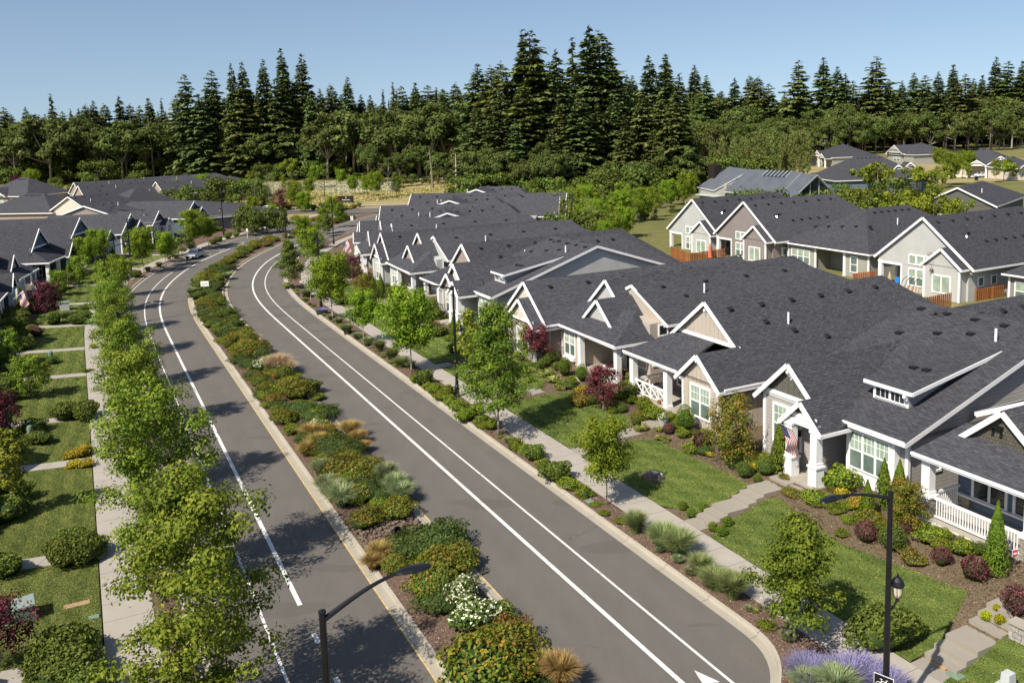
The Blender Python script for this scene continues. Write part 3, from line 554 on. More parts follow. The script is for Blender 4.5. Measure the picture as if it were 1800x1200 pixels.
def type1(h, c='grey', g='olive', detail=2, back=26.5, gbat=None, flag=False, glass='gl_pale', left='g'):
    """ridge along the street, left front gable, small entry gable, white three-window bay, shed dormer"""
    L = 'lap_' + c; W0 = -1.6; gm = gbat or 'bat_' + g
    h.gable('x', -0.2, 9.0, 1.35, back, 3.3, .325, left, 'g', wall=L, vents=5 if detail else 3, rng_=(-1,), pk=13.2, pipes=0)
    h.wall(L, .25, 8.55, 4.4, back - .6, W0, 3.45); h.wall(L, 5.0, 8.55, 2.1, 4.4, W0, 3.35); h.wall(L, .25, 4.0, .75, 4.4, W0, 3.9)
    h.gable('y', -3.3, 7.7, 12.0, 25.5, 3.3, .695, 'n', 'h', vents=4, rng_=(1,)) if left == 'n' else None
    # left wing gable
    h.gable('y', -.15, 4.9, 0.3, 9.4, 3.45, .92, wall=gm, base=3.7, band=True, e1='g', vents=0); h.tb(.2, 4.05, .70, .76, 3.55, 3.72)
    h.bracket(2.38, .32, 5.35, .9); h.corner(.28, .78, W0, 3.7); h.corner(8.53, 2.12, W0, 3.3)
    h.win(2.0, .75, 1.1, 1.9, 2.0, 'f', 2, glass, True, True)
    # entry gable and porch
    h.gable('y', 2.75, 5.6, -.6, 2.6, 3.0, .95, wall=gm, base=3.35, ins=.3, band=True); h.tb(3.05, 5.3, -.42, -.2, 3.02, 3.3)
    h.column(3.35, -.25, .15, 3.1, .42, 'panel', .95, .55); h.column(5.05, -.25, .15, 3.1, .42, 'panel', .95, .55)
    h.slabp(2.9, 5.45, -.7, 3.6, -.6, .15); h.slabp(3.1, 5.0, -1.1, -.7, -.9, 0, 'step', 'step'); h.door(3.6, 4.38, .15); h.wall(L, 4.2, 5.05, 3.7, 4.4, W0, 3.3)
    h.slope([(4.0, .5, 2.98), (5.6, .5, 2.98), (5.6, 3.2, 3.9), (4.0, 3.2, 3.9)]); h.tb(4.95, 5.08, 2.0, 3.8, .1, 3.2)
    # white bay
    h.wmb('panel').box(5.15, 8.1, 1.72, 2.12, W0, 3.25); h.win(6.62, 1.72, .95, 2.35, 1.85, 'f', 3, glass, True, True, .07); h.gutter(5.1, 1.32, 8.95, 1.32, 3.28)
    # shed dormer
    x0, x1, yb = 4.95, 7.3, 3.45; zm = lambda y: 3.3 + .325 * (y - 1.35)
    h.wall('panel', x0 + .1, x1 - .1, yb + .25, yb + 1.0, zm(yb) - .1, 5.0); h.slope([(x0 - .3, yb + .02, 5.02), (x1 + .3, yb + .02, 5.02), (x1 + .3, 10.2, 6.18), (x0 - .3, 10.2, 6.18)], .10, True)
    for xx in (x0 + .12, x1 - .12):
        q = [(xx, yb + .3, zm(yb + .3) - .05), (xx, 10.0, 6.1), (xx, yb + .3, 4.98)]; h.wmb(L).face(q); h.wmb(L).face([(x + .02, y, z) for x, y, z in q][::-1])
    h.win((x0 + x1) / 2, yb + .25, zm(yb + .25) + .17, 1.75, .58, 'f', 2, 'gl_dark', False, True, .07); h.bracket(x1 - .1, yb - .1, 4.8, .5)
    for q, yy in ((5.7, 5.9), (6.4, 6.0)): h.vent((q, yy, 5.02 + .17 * (yy - 3.4)), (0, -1), .19)
    for q, yy in ((1.7, 9.6), (3.6, 10.4), (5.2, 11.0)): zz = 3.3 + .325 * (yy - 1.35); h.vent((q, yy, zz), (0, -1), .325)
    h.pipe(6.8, 10.8, 6.5, .6); h.win(8.55, 3.9, 1.3, .9, 1.0, 'r', 1, glass, False); h.win(8.55, 10.5, 1.2, 1.6, 1.2, 'r', 2, glass, False)
    if detail > 1: h.lantern(3.0, .74, 1.9)

def type2(h, c='beige', sidec='brown', detail=2, back=24.5, gbat='bat_beige', glass='gl_pale', rail=True):
    """deep gable, hipped porch on the left with crossed railings, gabled bay on the right"""
    L = 'lap_' + c; S = 'lap_' + sidec; W0 = -1.3
    zr = h.gable('y', -.1, 10.5, 2.7, back, 3.0, .78, 'g', 'h', wall=gbat, ins=.3, base=4.5, band=True, vents=6, rng_=(1,), pipes=1, rk=(.68, .68))
    h.wall(S, .5, 10.0, 4.9, back - .8, W0, 3.15); h.bracket(5.2, 2.75, 6.6, .9)
    h.slope([(-.2, 0, 3.05), (5.9, 0, 3.05), (5.9, 3.2, 4.62), (2.3, 3.2, 4.62)]); h.slope([(-.2, 0, 3.05), (2.3, 3.2, 4.62), (-.1, 3.6, 3.1)])
    h.wall(S, 1.4, 6.9, 3.0, 5.0, W0, 3.6)
    h.gable('y', 6.2, 10.5, -.45, 3.3, 2.9, .86, wall=gbat, ins=.35, vents=0); h.wmb(gbat).box(6.65, 10.05, -.1, 5.0, W0, 3.12); h.bracket(8.35, -.43, 4.4, .8); h.bracket(6.65, -.35, 2.95, .7); h.bracket(10.05, -.35, 2.95, .7)
    h.win(8.4, -.1, .75, 1.75, 1.85, 'f', 2, glass, True, True); h.win(2.6, 3.0, .75, 1.0, 1.9, 'f', 1, 'gl_dark'); h.win(4.8, 3.0, .75, 1.3, 1.6, 'f', 1, 'gl_dark'); h.corner(.0 + 1.4, 3.0, 0, 3.2); h.tb(6.6, 6.75, -.16, .1, W0, 2.95); h.tb(9.97, 10.12, -.16, .1, W0, 2.95)
    h.column(.35, .45, .1, 3.1, .42); h.column(4.3, .45, .1, 3.1, .42); h.slabp(.0, 6.6, .1, 3.0, -.9, .1)
    if rail: h.railing(.5, .5, 4.1, .5, .12, 'x'); h.railing(.4, .6, .4, 2.9, .12, 'x')
    h.door(5.9, 3.0, .12, 'door'); h.gutter(-.25, -.05, 5.95, -.05, 3.0); h.gutter(10.52, 0, 10.52, back - 1, 2.95)
    h.slabp(4.4, 6.2, -.5, .1, -.9, -.05, 'step', 'step'); h.win(10.0, 13, 1.2, 1.5, 1.2, 'r', 2, glass, False)
    for q, yy in ((7.1, 6.3), (7.9, 8.0), (8.6, 10.2)): h.vent((q, yy, zr - .78 * (q - 5.2)), (1, 0), .78)

def type3(h, c='beige', detail=2, back=27, glass='gl_pale', gb='lap_ltgrey'):
    """porch across the front, low and high front gables stacked, clerestory wall on the right"""
    L = 'lap_' + c; W0 = -1.2
    zr = h.gable('y', -1.0, 6.4, 3.2, back, 3.6, .85, 'g', 'h', wall=gb, ins=.3, base=4.55, vents=6, rng_=(1,))
    h.gable('y', -.5, 9.2, 4.6, back + .3, 4.1, .48, 'g', 'h', wall=L, ins=.12, vents=4, rng_=(1,), pipes=1)
    h.wall(L, .3, 8.6, 3.4, back - .6, W0, 4.2);
    h.slope([(0, 0, 3.2), (9.0, 0, 3.05), (6.8, 3.4, 4.85), (1.2, 3.4, 4.85), (0, 2.6, 4.4)]); h.slope([(9.0, 0, 3.05), (9.0, 3.6, 3.05), (6.8, 3.4, 4.85)])
    h.slope([(0, 0, 3.2), (0, 2.6, 4.4), (-.3, 3.4, 3.4)])
    h.gable('y', 1.9, 6.7, 1.35, 5.2, 3.55, .85, wall=gb, ins=.3, base=3.85, vents=0)
    h.wall('lap_' + c, .3, 3.2, .5, 3.4, W0, 3.2); h.win(1.7, .5, .75, 1.5, 1.8, 'f', 2, glass, True, True); h.corner(.35, .5, W0, 3.2)
    h.column(3.4, .5, .1, 3.1, .42); h.column(8.6, .5, .1, 3.0, .42); h.slabp(3.2, 8.9, .1, 3.4, -.8, .1); h.railing(6.7, .4, 8.5, .4, .12, 'x'); h.door(6.0, 3.4, .12); h.win(7.6, 3.4, .7, 1.0, 1.9, 'f', 1, 'gl_dark'); h.win(4.6, 3.4, .9, .9, 1.5, 'f', 1, 'gl_mid')
    h.win(8.6, 4.6, 3.25, .7, .7, 'r', 1, 'gl_dark', False); h.win(8.6, 6.4, 3.3, 1.5, .65, 'r', 1, 'gl_dark', False); h.win(8.6, 4.0, 1.0, .6, 1.4, 'r', 1, 'gl_mid')
    mb = MB(); mb.box(.9, 2.5, .22, .48, .35, .6); part(mb, 'window_box', ['white'], h.e, uv=False); h.gutter(0, -.05, 9.0, -.05, 3.05)
    h.tb(8.95, 9.02, 4.4, back, 3.9, 4.15)
    for q, yy in ((5.2, 7.2), (6.4, 8.4)): h.vent((q, yy, 5.75 - .3 * (q - 5.2)), (1, 0), .5)

def type4(h, c='taupe', sidec='brown', detail=2, back=27, g='lap_cream', glass='gl_pale'):
    """deep gable with a second lower gable stepping forward"""
    L = 'lap_' + c; W0 = -1.1
    zr = h.gable('y', -.2, 7.4, .3, back, 3.3, .80, 'g', 'h', wall=g, ins=.3, vents=6, rng_=(1,), pipes=1)
    h.wall('lap_' + sidec, .25, 6.95, 1.0, back - .8, W0, 3.35); h.wall(L, .2, 7.0, .68, 1.0, W0, 3.3)
    h.gable('y', 1.9, 7.3, -.75, 4.5, 3.0, .80, wall=g, ins=.3, base=3.3, band=True); h.wall(L, 2.3, 6.9, -.45, .7, W0, 3.1)
    h.win(4.9, -.45, .7, 1.9, 1.9, 'f', 2, glass, True, True); h.corner(2.33, -.45, W0, 3.1); h.corner(6.9, -.45, W0, 3.1); h.corner(.25, .7, W0, 3.3); h.gutter(7.42, .4, 7.42, back, 3.2)
    h.win(6.95, 5.5, 1.2, .9, 1.2, 'r', 1, glass); h.win(6.95, 12, 1.2, 1.5, 1.2, 'r', 2, glass); h.slabp(-.4, 2.2, -.6, .7, -.7, .05); h.door(1.2, .68, .05)

def type5(h, detail=2):
    """near right house: low porch roof with stone piers, olive shake gable, blue porch wall"""
    W0 = -1.8; h.gable('y', .4, 5.3, 2.0, 9, 3.3, .87, 'g', 'n', wall='shi_olive', ins=.3, base=3.75)
    h.slope([(0, 0, 3.05), (11.4, 0, 3.05), (11.4, 3.0, 4.0), (.5, 3.0, 4.0)]); h.gutter(0, -.06, 11.4, -.06, 3.0)
    h.gable('y', -.9, 11.5, 5.6, 22, 3.65, .5, 'g', 'h', wall='lap_navy', ins=.3, vents=6, rng_=(-1,)); h.wall('lap_navy', .2, 2.5, 6.0, 9, 2.5, 3.7); h.win(1.0, 6.0, 2.6, 1.2, 1.0, 'f', 1, 'gl_dark', False)
    h.wall('lap_grey', .35, 1.7, 5.2, 21, W0, 3.8); h.wmb('lap_blue').box(.4, 11, 2.7, 6.0, W0, 3.0)
    h.win(2.0, 2.7, .75, 1.5, 1.75, 'f', 2, 'gl_dark', True, False, .13, 'white'); h.win(4.6, 2.7, .75, 2.7, 1.75, 'f', 3, 'gl_dark', True, False, .13, 'white')
    h.wmb('stone').box(.42, 1.1, 2.55, 2.72, W0, .62); h.tb(.38, 9, 2.5, 2.76, .62, .7); h.column(.55, .45, .1, 2.98, .42, 'stone', .95, .58); h.column(5.4, .45, .1, 2.98, .42, 'stone', .95, .58); h.column(9.6, .45, .1, 2.98, .42, 'stone', .95, .58)
    h.slabp(.3, 10.4, .1, 2.7, -1.6, .1); h.tb(.28, 5.6, .06, .1, -.35, .06); h.railing(.9, .45, 5.1, .45, .12); h.railing(.55, .8, .55, 2.6, .12); h.railing(5.7, .45, 9.3, .45, .12)
    h.lantern(.8, 2.7, 1.9)
    mb = MB(); mb.box(2.4, 2.8, 2.1, 2.28, 4.5, 4.62); mb.box(2.35, 2.47, 1.98, 2.12, 4.4, 4.53); mb.box(2.73, 2.85, 1.98, 2.12, 4.4, 4.53); part(mb, 'flood_light', ['black'], h.e, uv=False)

def backA(h, c='ltgrey', glass='gl_pale'):
    """rear face: big gable over a covered patio, smaller gable at the right"""
    L = 'lap_' + c; W0 = -.9; m = 6.0
    h.gable('y', 0, 12, 0, 22, 3.3, .79, 'g', 'h', wall=L, ins=.35, base=2.75, vents=7, rng_=(1,)); h.wall(L, 3.3, 11.2, .37, 20, W0, 3.3); h.wall('lap_cream', .4, 3.3, 3.4, 20, W0, 3.2)
    h.wmb(L).box(.35, .6, 3.0, 20, W0, 3.3); h.column(.55, .5, -.1, 2.9, .4); h.tb(.35, 3.4, .33, .6, 2.55, 2.8); h.tb(3.25, 3.4, .3, .5, -.1, 2.6); h.slabp(.2, 6, -4.2, 3.4, -.6, -.1)
    for k in range(3): h.win(4.7 + k * .95, .35, 2.95, .75, .85, 'f', 1, glass, False); h.win(4.7 + k * .95, .35, .7, .75, 1.65, 'f', 1, glass, True)
    h.gable('y', 6.6, 11.4, -1.0, 5, 3.3, .80, wall=L, ins=.3, vents=0); h.wall(L, 7.0, 11.0, -.7, 1, W0, 3.4); h.corner(7.0, -.7, W0, 3.3); h.corner(11.0, -.7, W0, 3.3); h.win(9.0, -.7, .7, 1.9, 1.6, 'f', 2, glass, False)
    h.win(1.6, 3.4, .6, 1.2, 1.7, 'f', 1, 'gl_mid'); h.flue(8.6, 3.4, 3.3 + .79 * 3.4, 1.3); h.win(11.2, 2.2, 1.4, .7, .8, 'r', 1, 'gl_mid', False); h.win(11.2, 4.2, 1.4, .7, .8, 'r', 1, 'gl_mid', False)
    for k in range(5): h.vent((9.3, 5.4 + k * 1.5, 3.3 + .79 * 2.7), (1, 0), .79)
def backB(h, c='sage', lc='navy', glass='gl_pale', w=13.0, e0='h', dep=21, pt=.62):
    """rear face: long low eave, recessed patio in the middle"""
    L = 'lap_' + c; W0 = -.9
    h.gable('y', -.3, w + .3, 0, dep, 3.0, pt, e0, 'h', wall=L if e0 == 'g' else None, vents=6, rng_=(1, -1)); h.wall(L, .2, 4.6, .5, 20, W0, 3.05); h.wall('lap_' + lc, 4.6, 9.4, 3.2, 20, W0, 3.0); h.wall('lap_' + lc, 9.4, w - .2, .5, 20, W0, 3.05)
    h.gutter(-.3, -.05, w + .3, -.05, 2.9); h.win(2.3, .5, .6, 2.9, 1.6, 'f', 3, glass, True); h.column(9.3, .55, -.1, 2.85, .32); h.column(4.7, .55, -.1, 2.85, .2); h.win(8.0, 3.2, .1, 1.9, 2.2, 'f', 3, 'gl_mid', False); h.slabp(4.4, 9.5, -.4, 3.2, -.6, -.1); h.win(10.7, .5, .6, .9, 1.7, 'f', 1, 'gl_mid')
    h.corner(.2, .5, W0, 3.0); h.corner(w - .2, .5, W0, 3.0); h.pipe(9.5, 9, 3 + .62 * 3.8, .8)
    for k in range(5): h.vent((2.2 + k * 1.9, 3.1 + .25 * k, 3.0 + .62 * (3.1 + .25 * k)), (0, -1), .62)

def Rloc(a, b):                                            # near straight stretch: a grows toward the camera, b away from the street
    return W(40 - a, b)
def Rrz(s, left=False):
    h = heading(s); x, y = (-math.sin(h), -math.cos(h)) if not left else (math.sin(h), math.cos(h))
    return math.atan2(y, x)
rz0 = Rrz(30)
h = House('green shake gable house with stone porch piers and white baluster railing at the right edge', Rloc(16.9, 20.7), rz0, z=1.5); type5(h); h.done()
h = House('light grey house with olive front gable, white shed dormer and a flag at its entry', Rloc(7.0, 20.0), rz0, z=1.2); type1(h, 'grey', 'olive', left='n'); h.done()
h = House('beige house with tan batten gables and white crossed porch railing', Rloc(-6.9, 21.0), rz0, z=.85); type2(h); h.done()
h = House('taupe house with two stacked pale gables over a corner porch behind the small purple maple', Rloc(-18.2, 21.6), rz0, z=.55); type3(h); h.done()
h = House('brown sided house with a pair of pale peaked gables stepping forward', Rloc(-24.7, 20.0), rz0, z=.45); type4(h); h.done()
h = House('cream fronted house with shed dormer and long white rake, left of the brown house', Rloc(-39.0, 20.1), rz0, z=.5); type1(h, 'ltgrey', 'beige', 1, gbat='lap_cream', left='n'); h.done()
# farther right-hand houses follow the curve
ROWR = [(86.0, 'teal roofed grey house with one tall taupe gable, sixth along the right side', 2, dict(c='grey', sidec='grey', gbat='bat_taupe', rail=False)),
        (99.5, 'pale house with two small pointed gables above a white porch, right side before the bend', 3, dict(c='ltgrey', gb='lap_taupe')),
        (108.5, 'narrow grey house with one slim gable, behind the dark red tree and flag', 4, dict(c='ltgrey', sidec='taupe', g='lap_beige')),
        (123, 'house with plain dark roof and white porch posts at the inside of the bend', 3, dict(c='ltgrey', gb='lap_ltgrey')),
        (135, 'dark roofed house beyond the bend, near the white mailbox post', 1, dict(c='taupe', g='beige', detail=0, left='n')),
        (149, 'second dark roofed house beyond the bend, with low shallow gable', 2, dict(c='taupe', sidec='taupe', rail=False)),
        (163, 'third dark roofed house beyond the bend on the right side', 1, dict(c='grey', g='beige', detail=0, left='n')),
        (177, 'fourth dark roofed house beyond the bend on the right side', 2, dict(rail=False)), (190, 'farthest dark roofed house on the right side, before the junction', 1, dict(c='grey', g='beige', detail=0, left='n'))]
for s, lab, ty, kw in ROWR:
    x, y = W(s, 20.5 if s < 115 else 19.5); h = House(lab, (x, y), Rrz(s - 5), z=.4 if s < 120 else .2); {1: type1, 2: type2, 3: type3, 4: type4}[ty](h, back=28, **kw); h.done()
# second row behind them: the roofs that merge into the dark roofscape
SEC = [((163, 51), 'navy sided house with tall narrow gable at the right end of the merged roofs', dict(c='navy', sidec='navy', g='lap_navy')), ((175, 51), 'second navy sided gabled house at the right end of the merged roofs', dict(c='navy', sidec='navy', g='lap_navy'))]
for (s_, d_), lab, kw in SEC:
    x, y = W(s_, d_); h = House(lab, (x, y), Rrz(s_) + math.pi, z=.2); type4(h, back=14, **kw); h.done()
# back row: rear faces of the next street's houses
BR = [(-18.3 + 6 - 12, 'A', dict(c='ltgrey'), 'light grey house with tall rear gable, patio and swing seat behind the wooden fence', 1.0), (-40.0, 'B', dict(c='sage', lc='sage'), 'sage grey low-eaved house between the mauve gabled and light grey gabled houses', .9), (-52.0, 'A', dict(c='mauve'), 'mauve brown house with tall rear gable beside the coral umbrella', .8), (-66.5, 'B', dict(c='ltgrey', lc='navy'), 'low-eaved house with navy recessed patio and square window', .6), (-78.0, 'A', dict(c='ltgrey'), 'pale grey gabled house at the left end of the rear row', .3), (-10.5, 'B', dict(c='mauve', lc='mauve', w=15.0), 'long low-eaved mauve house with three big pale windows at the right edge', 1.0)]
for a, ty, kw, lab, z in BR:
    x, y = Rloc(a, 65.3 if ty == 'A' else 67.3); h = House(lab, (x, y), rz0, z=z); (backA if ty == 'A' else backB)(h, **kw); h.done()
# left side row
ROWL = [2, 14, 26, 38, 50.5, 62.5, 74, 86, 98, 110, 122, 134, 146, 156, 166]
LT = [2, 4, 1, 2, 4, 3, 2, 4, 2, 3, 2, 2, 4, 1, 4]
LC = ['grey', 'taupe', 'beige', 'ltgrey', 'sage', 'grey', 'taupe', 'ltgrey', 'teal', 'grey', 'teal', 'teal', 'teal', 'taupe', 'teal']
for i, (s, ty, c) in enumerate(zip(ROWL, LT, LC)):
    x, y = W(s, -20.6); kw = {1: dict(c=c, g='olive', detail=0), 2: dict(c=c, sidec=c, gbat='bat_' + c, rail=False), 3: dict(c=c, gb='lap_' + c), 4: dict(c=c, sidec=c, g='lap_' + c)}[ty]
    if i > 11: kw['back'] = 18
    h = House(f'dark roofed {c} house on the left side of the road, {ordinal(i + 1)} counting from the camera', (x, y), Rrz(s + 5, True), z=.45); {1: type1, 2: type2, 3: type3, 4: type4}[ty](h, **kw); h.done()
LF = [((-112, 150), 150, 'B', dict(c='taupe', lc='taupe'), 'dark roofed house at the left edge behind the row'), ((-128, 172), 150, 'B', dict(c='taupe', lc='taupe'), 'far dark roofed house at the left edge near the trees'),
      ((-122, 244), 165, 'B', dict(c='taupe', lc='taupe', e0='g', dep=30, pt=.5), 'far dark roofed house in the left cluster, nearest of four'), ((-132, 262), 165, 'B', dict(c='taupe', lc='taupe', e0='g', dep=30, pt=.5), 'far dark roofed house in the left cluster, second of four'), ((-104, 252), 165, 'B', dict(c='taupe', lc='taupe', e0='g', dep=30, pt=.5), 'far dark roofed house in the left cluster, third of four'), ((-118, 278), 165, 'B', dict(c='taupe', lc='taupe', e0='g', dep=30, pt=.5), 'far dark roofed house in the left cluster, farthest of four')]
for (x, y), r, ty, kw, lab in LF:
    h = House(lab, (x, y), math.radians(r - 180) if ty == 'A' else rz0 + .25, z=.1); (backA if ty == 'A' else backB)(h, **kw); h.done()

# ---------------------------------------------------------------- vegetation meshes
def cards(P, S, mats, mi=None, up=0.35, asp=0.6, extra=None, N=None, rnd=None, droop=None):
    """leaf-shaped faces at points P with sizes S; returns mesh data arrays"""
    n = len(P); P = np.asarray(P, float); S = np.broadcast_to(np.asarray(S, float), (n,))
    if N is None: N = rng.normal(size=(n, 3)); N[:, 2] += up * 2
    N = N / (np.linalg.norm(N, axis=1)[:, None] + 1e-9)
    A = rng.normal(size=(n, 3)) if droop is None else droop + rng.normal(size=(n, 3)) * .25
    A -= (A * N).sum(1)[:, None] * N; A /= (np.linalg.norm(A, axis=1)[:, None] + 1e-9); B = np.cross(N, A)
    h = S[:, None] / 2; fold = N * h * .25
    V = np.stack([P - A * h, P + B * h * asp + fold - A * h * .1, P + A * h, P - B * h * asp + fold - A * h * .1], 1).reshape(-1, 3)
    return V, n, (rng.random(n) if rnd is None else rnd)
def vegmesh(name, V, n, R, mats, core=None, smooth=False):
    """V: 4n verts for n quads; core: optional (verts, tri faces) of an inner mass using material 1"""
    me = bpy.data.meshes.new(name); nv = len(V); F4 = np.arange(4 * n).reshape(-1, 4)
    cv, cf = core if core is not None else (np.zeros((0, 3)), np.zeros((0, 3), int))
    AV = np.vstack([V, cv]); nl = 4 * n + 3 * len(cf)
    me.vertices.add(len(AV)); me.vertices.foreach_set('co', AV.ravel()); me.loops.add(nl)
    me.loops.foreach_set('vertex_index', np.r_[F4.ravel(), (np.asarray(cf) + nv).ravel()].astype(int)); npoly = n + len(cf); me.polygons.add(npoly)
    ls = np.r_[np.arange(n) * 4, 4 * n + np.arange(len(cf)) * 3].astype(int); me.polygons.foreach_set('loop_start', ls); me.update(calc_edges=True)
    for m in mats: me.materials.append(MT[m] if isinstance(m, str) else m)
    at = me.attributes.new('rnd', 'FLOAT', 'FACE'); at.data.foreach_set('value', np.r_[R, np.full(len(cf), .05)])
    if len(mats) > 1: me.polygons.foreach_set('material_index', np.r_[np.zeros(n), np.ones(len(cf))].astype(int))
    return me
def icosph(rx, ry, rz, cz, jig=.12, sub=2):
    bm = bmesh.new(); bmesh.ops.create_icosphere(bm, subdivisions=sub, radius=1); V = np.array([v.co[:] for v in bm.verts]); Fc = np.array([[v.index for v in f.verts] for f in bm.faces]); bm.free()
    V = V * (1 + rng.normal(size=(len(V), 1)) * jig) * np.array([rx, ry, rz]) + np.array([0, 0, cz]); return V, Fc
def sphere_dirs(n, zmin=-1.0):
    o = rng.normal(size=(int(n * 3) + 20, 3)); o /= np.linalg.norm(o, axis=1)[:, None]; o = o[o[:, 2] > zmin]
    while len(o) < n: o = np.vstack([o, o])
    return o[:n]
def lumps(D, k=14, amp=.22, w=5.0):
    c = sphere_dirs(k, -.3); a = rng.random(k); q = np.max(np.exp(w * (D @ c.T - 1)) * (.5 + .5 * a), axis=1); return 1 - amp + amp * 1.6 * q

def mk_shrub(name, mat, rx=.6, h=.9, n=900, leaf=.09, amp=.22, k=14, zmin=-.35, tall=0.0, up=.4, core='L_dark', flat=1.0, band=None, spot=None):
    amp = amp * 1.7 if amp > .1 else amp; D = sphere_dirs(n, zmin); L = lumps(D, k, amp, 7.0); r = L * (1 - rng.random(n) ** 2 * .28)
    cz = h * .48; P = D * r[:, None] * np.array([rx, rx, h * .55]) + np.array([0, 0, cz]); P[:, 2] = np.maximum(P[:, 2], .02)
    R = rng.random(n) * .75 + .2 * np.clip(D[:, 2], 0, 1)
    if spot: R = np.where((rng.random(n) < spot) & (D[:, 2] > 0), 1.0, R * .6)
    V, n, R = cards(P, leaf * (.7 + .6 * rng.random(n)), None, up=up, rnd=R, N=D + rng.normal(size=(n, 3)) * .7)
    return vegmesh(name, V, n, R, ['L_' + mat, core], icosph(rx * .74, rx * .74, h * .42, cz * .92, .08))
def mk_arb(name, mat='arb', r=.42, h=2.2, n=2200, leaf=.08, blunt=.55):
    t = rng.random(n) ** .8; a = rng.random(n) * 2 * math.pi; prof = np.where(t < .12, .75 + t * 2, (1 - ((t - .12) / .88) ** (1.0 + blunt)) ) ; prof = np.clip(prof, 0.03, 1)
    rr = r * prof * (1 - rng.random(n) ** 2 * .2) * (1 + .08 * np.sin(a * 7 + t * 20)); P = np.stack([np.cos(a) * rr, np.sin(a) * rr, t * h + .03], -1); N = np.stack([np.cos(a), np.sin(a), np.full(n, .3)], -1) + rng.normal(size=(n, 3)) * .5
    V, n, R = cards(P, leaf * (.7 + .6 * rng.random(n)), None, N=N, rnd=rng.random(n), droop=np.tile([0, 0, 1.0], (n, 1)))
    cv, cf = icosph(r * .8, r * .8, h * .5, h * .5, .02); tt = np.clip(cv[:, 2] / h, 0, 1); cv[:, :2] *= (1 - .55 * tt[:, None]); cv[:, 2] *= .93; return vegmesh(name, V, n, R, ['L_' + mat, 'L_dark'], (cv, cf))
def mk_grass(name, mat, r=.6, h=.9, n=1500, w=.013, lean=.5, tip=None, spread=.25):
    """arching blades, each two stacked narrow faces"""
    a = rng.random(n) * 2 * math.pi; ln = h * (.6 + .5 * rng.random(n)); le = lean * (.2 + rng.random(n)); b0 = np.stack([np.cos(a), np.sin(a), 0 * a], -1) * (rng.random(n) ** .5 * r * spread)[:, None]
    dr = np.stack([np.cos(a), np.sin(a), 0 * a], -1); a2 = a + rng.normal(size=n) * .4; dr = np.stack([np.cos(a2), np.sin(a2), 0 * a], -1)
    p1 = b0 + dr * (le * ln * .3)[:, None] + np.array([0, 0, 1]) * (ln * .62)[:, None]; p2 = b0 + dr * (le * ln * .95)[:, None] + np.array([0, 0, 1]) * (ln * (1 - .35 * le))[:, None]
    sd = np.stack([-dr[:, 1], dr[:, 0], 0 * a], -1) * (w * (.6 + .8 * rng.random(n)))[:, None]; R = rng.random(n)
    V1 = np.stack([b0 - sd, b0 + sd, p1 + sd * .9, p1 - sd * .9], 1).reshape(-1, 3); V2 = np.stack([p1 - sd * .9, p1 + sd * .9, p2 + sd * .15, p2 - sd * .15], 1).reshape(-1, 3)
    V = np.vstack([V1, V2]); RR = np.r_[R * .7, np.clip(R * .6 + .35, 0, 1)] if tip is None else np.r_[R * .35, .55 + R * .45]
    return vegmesh(name, V, 2 * n, RR, ['L_' + mat])
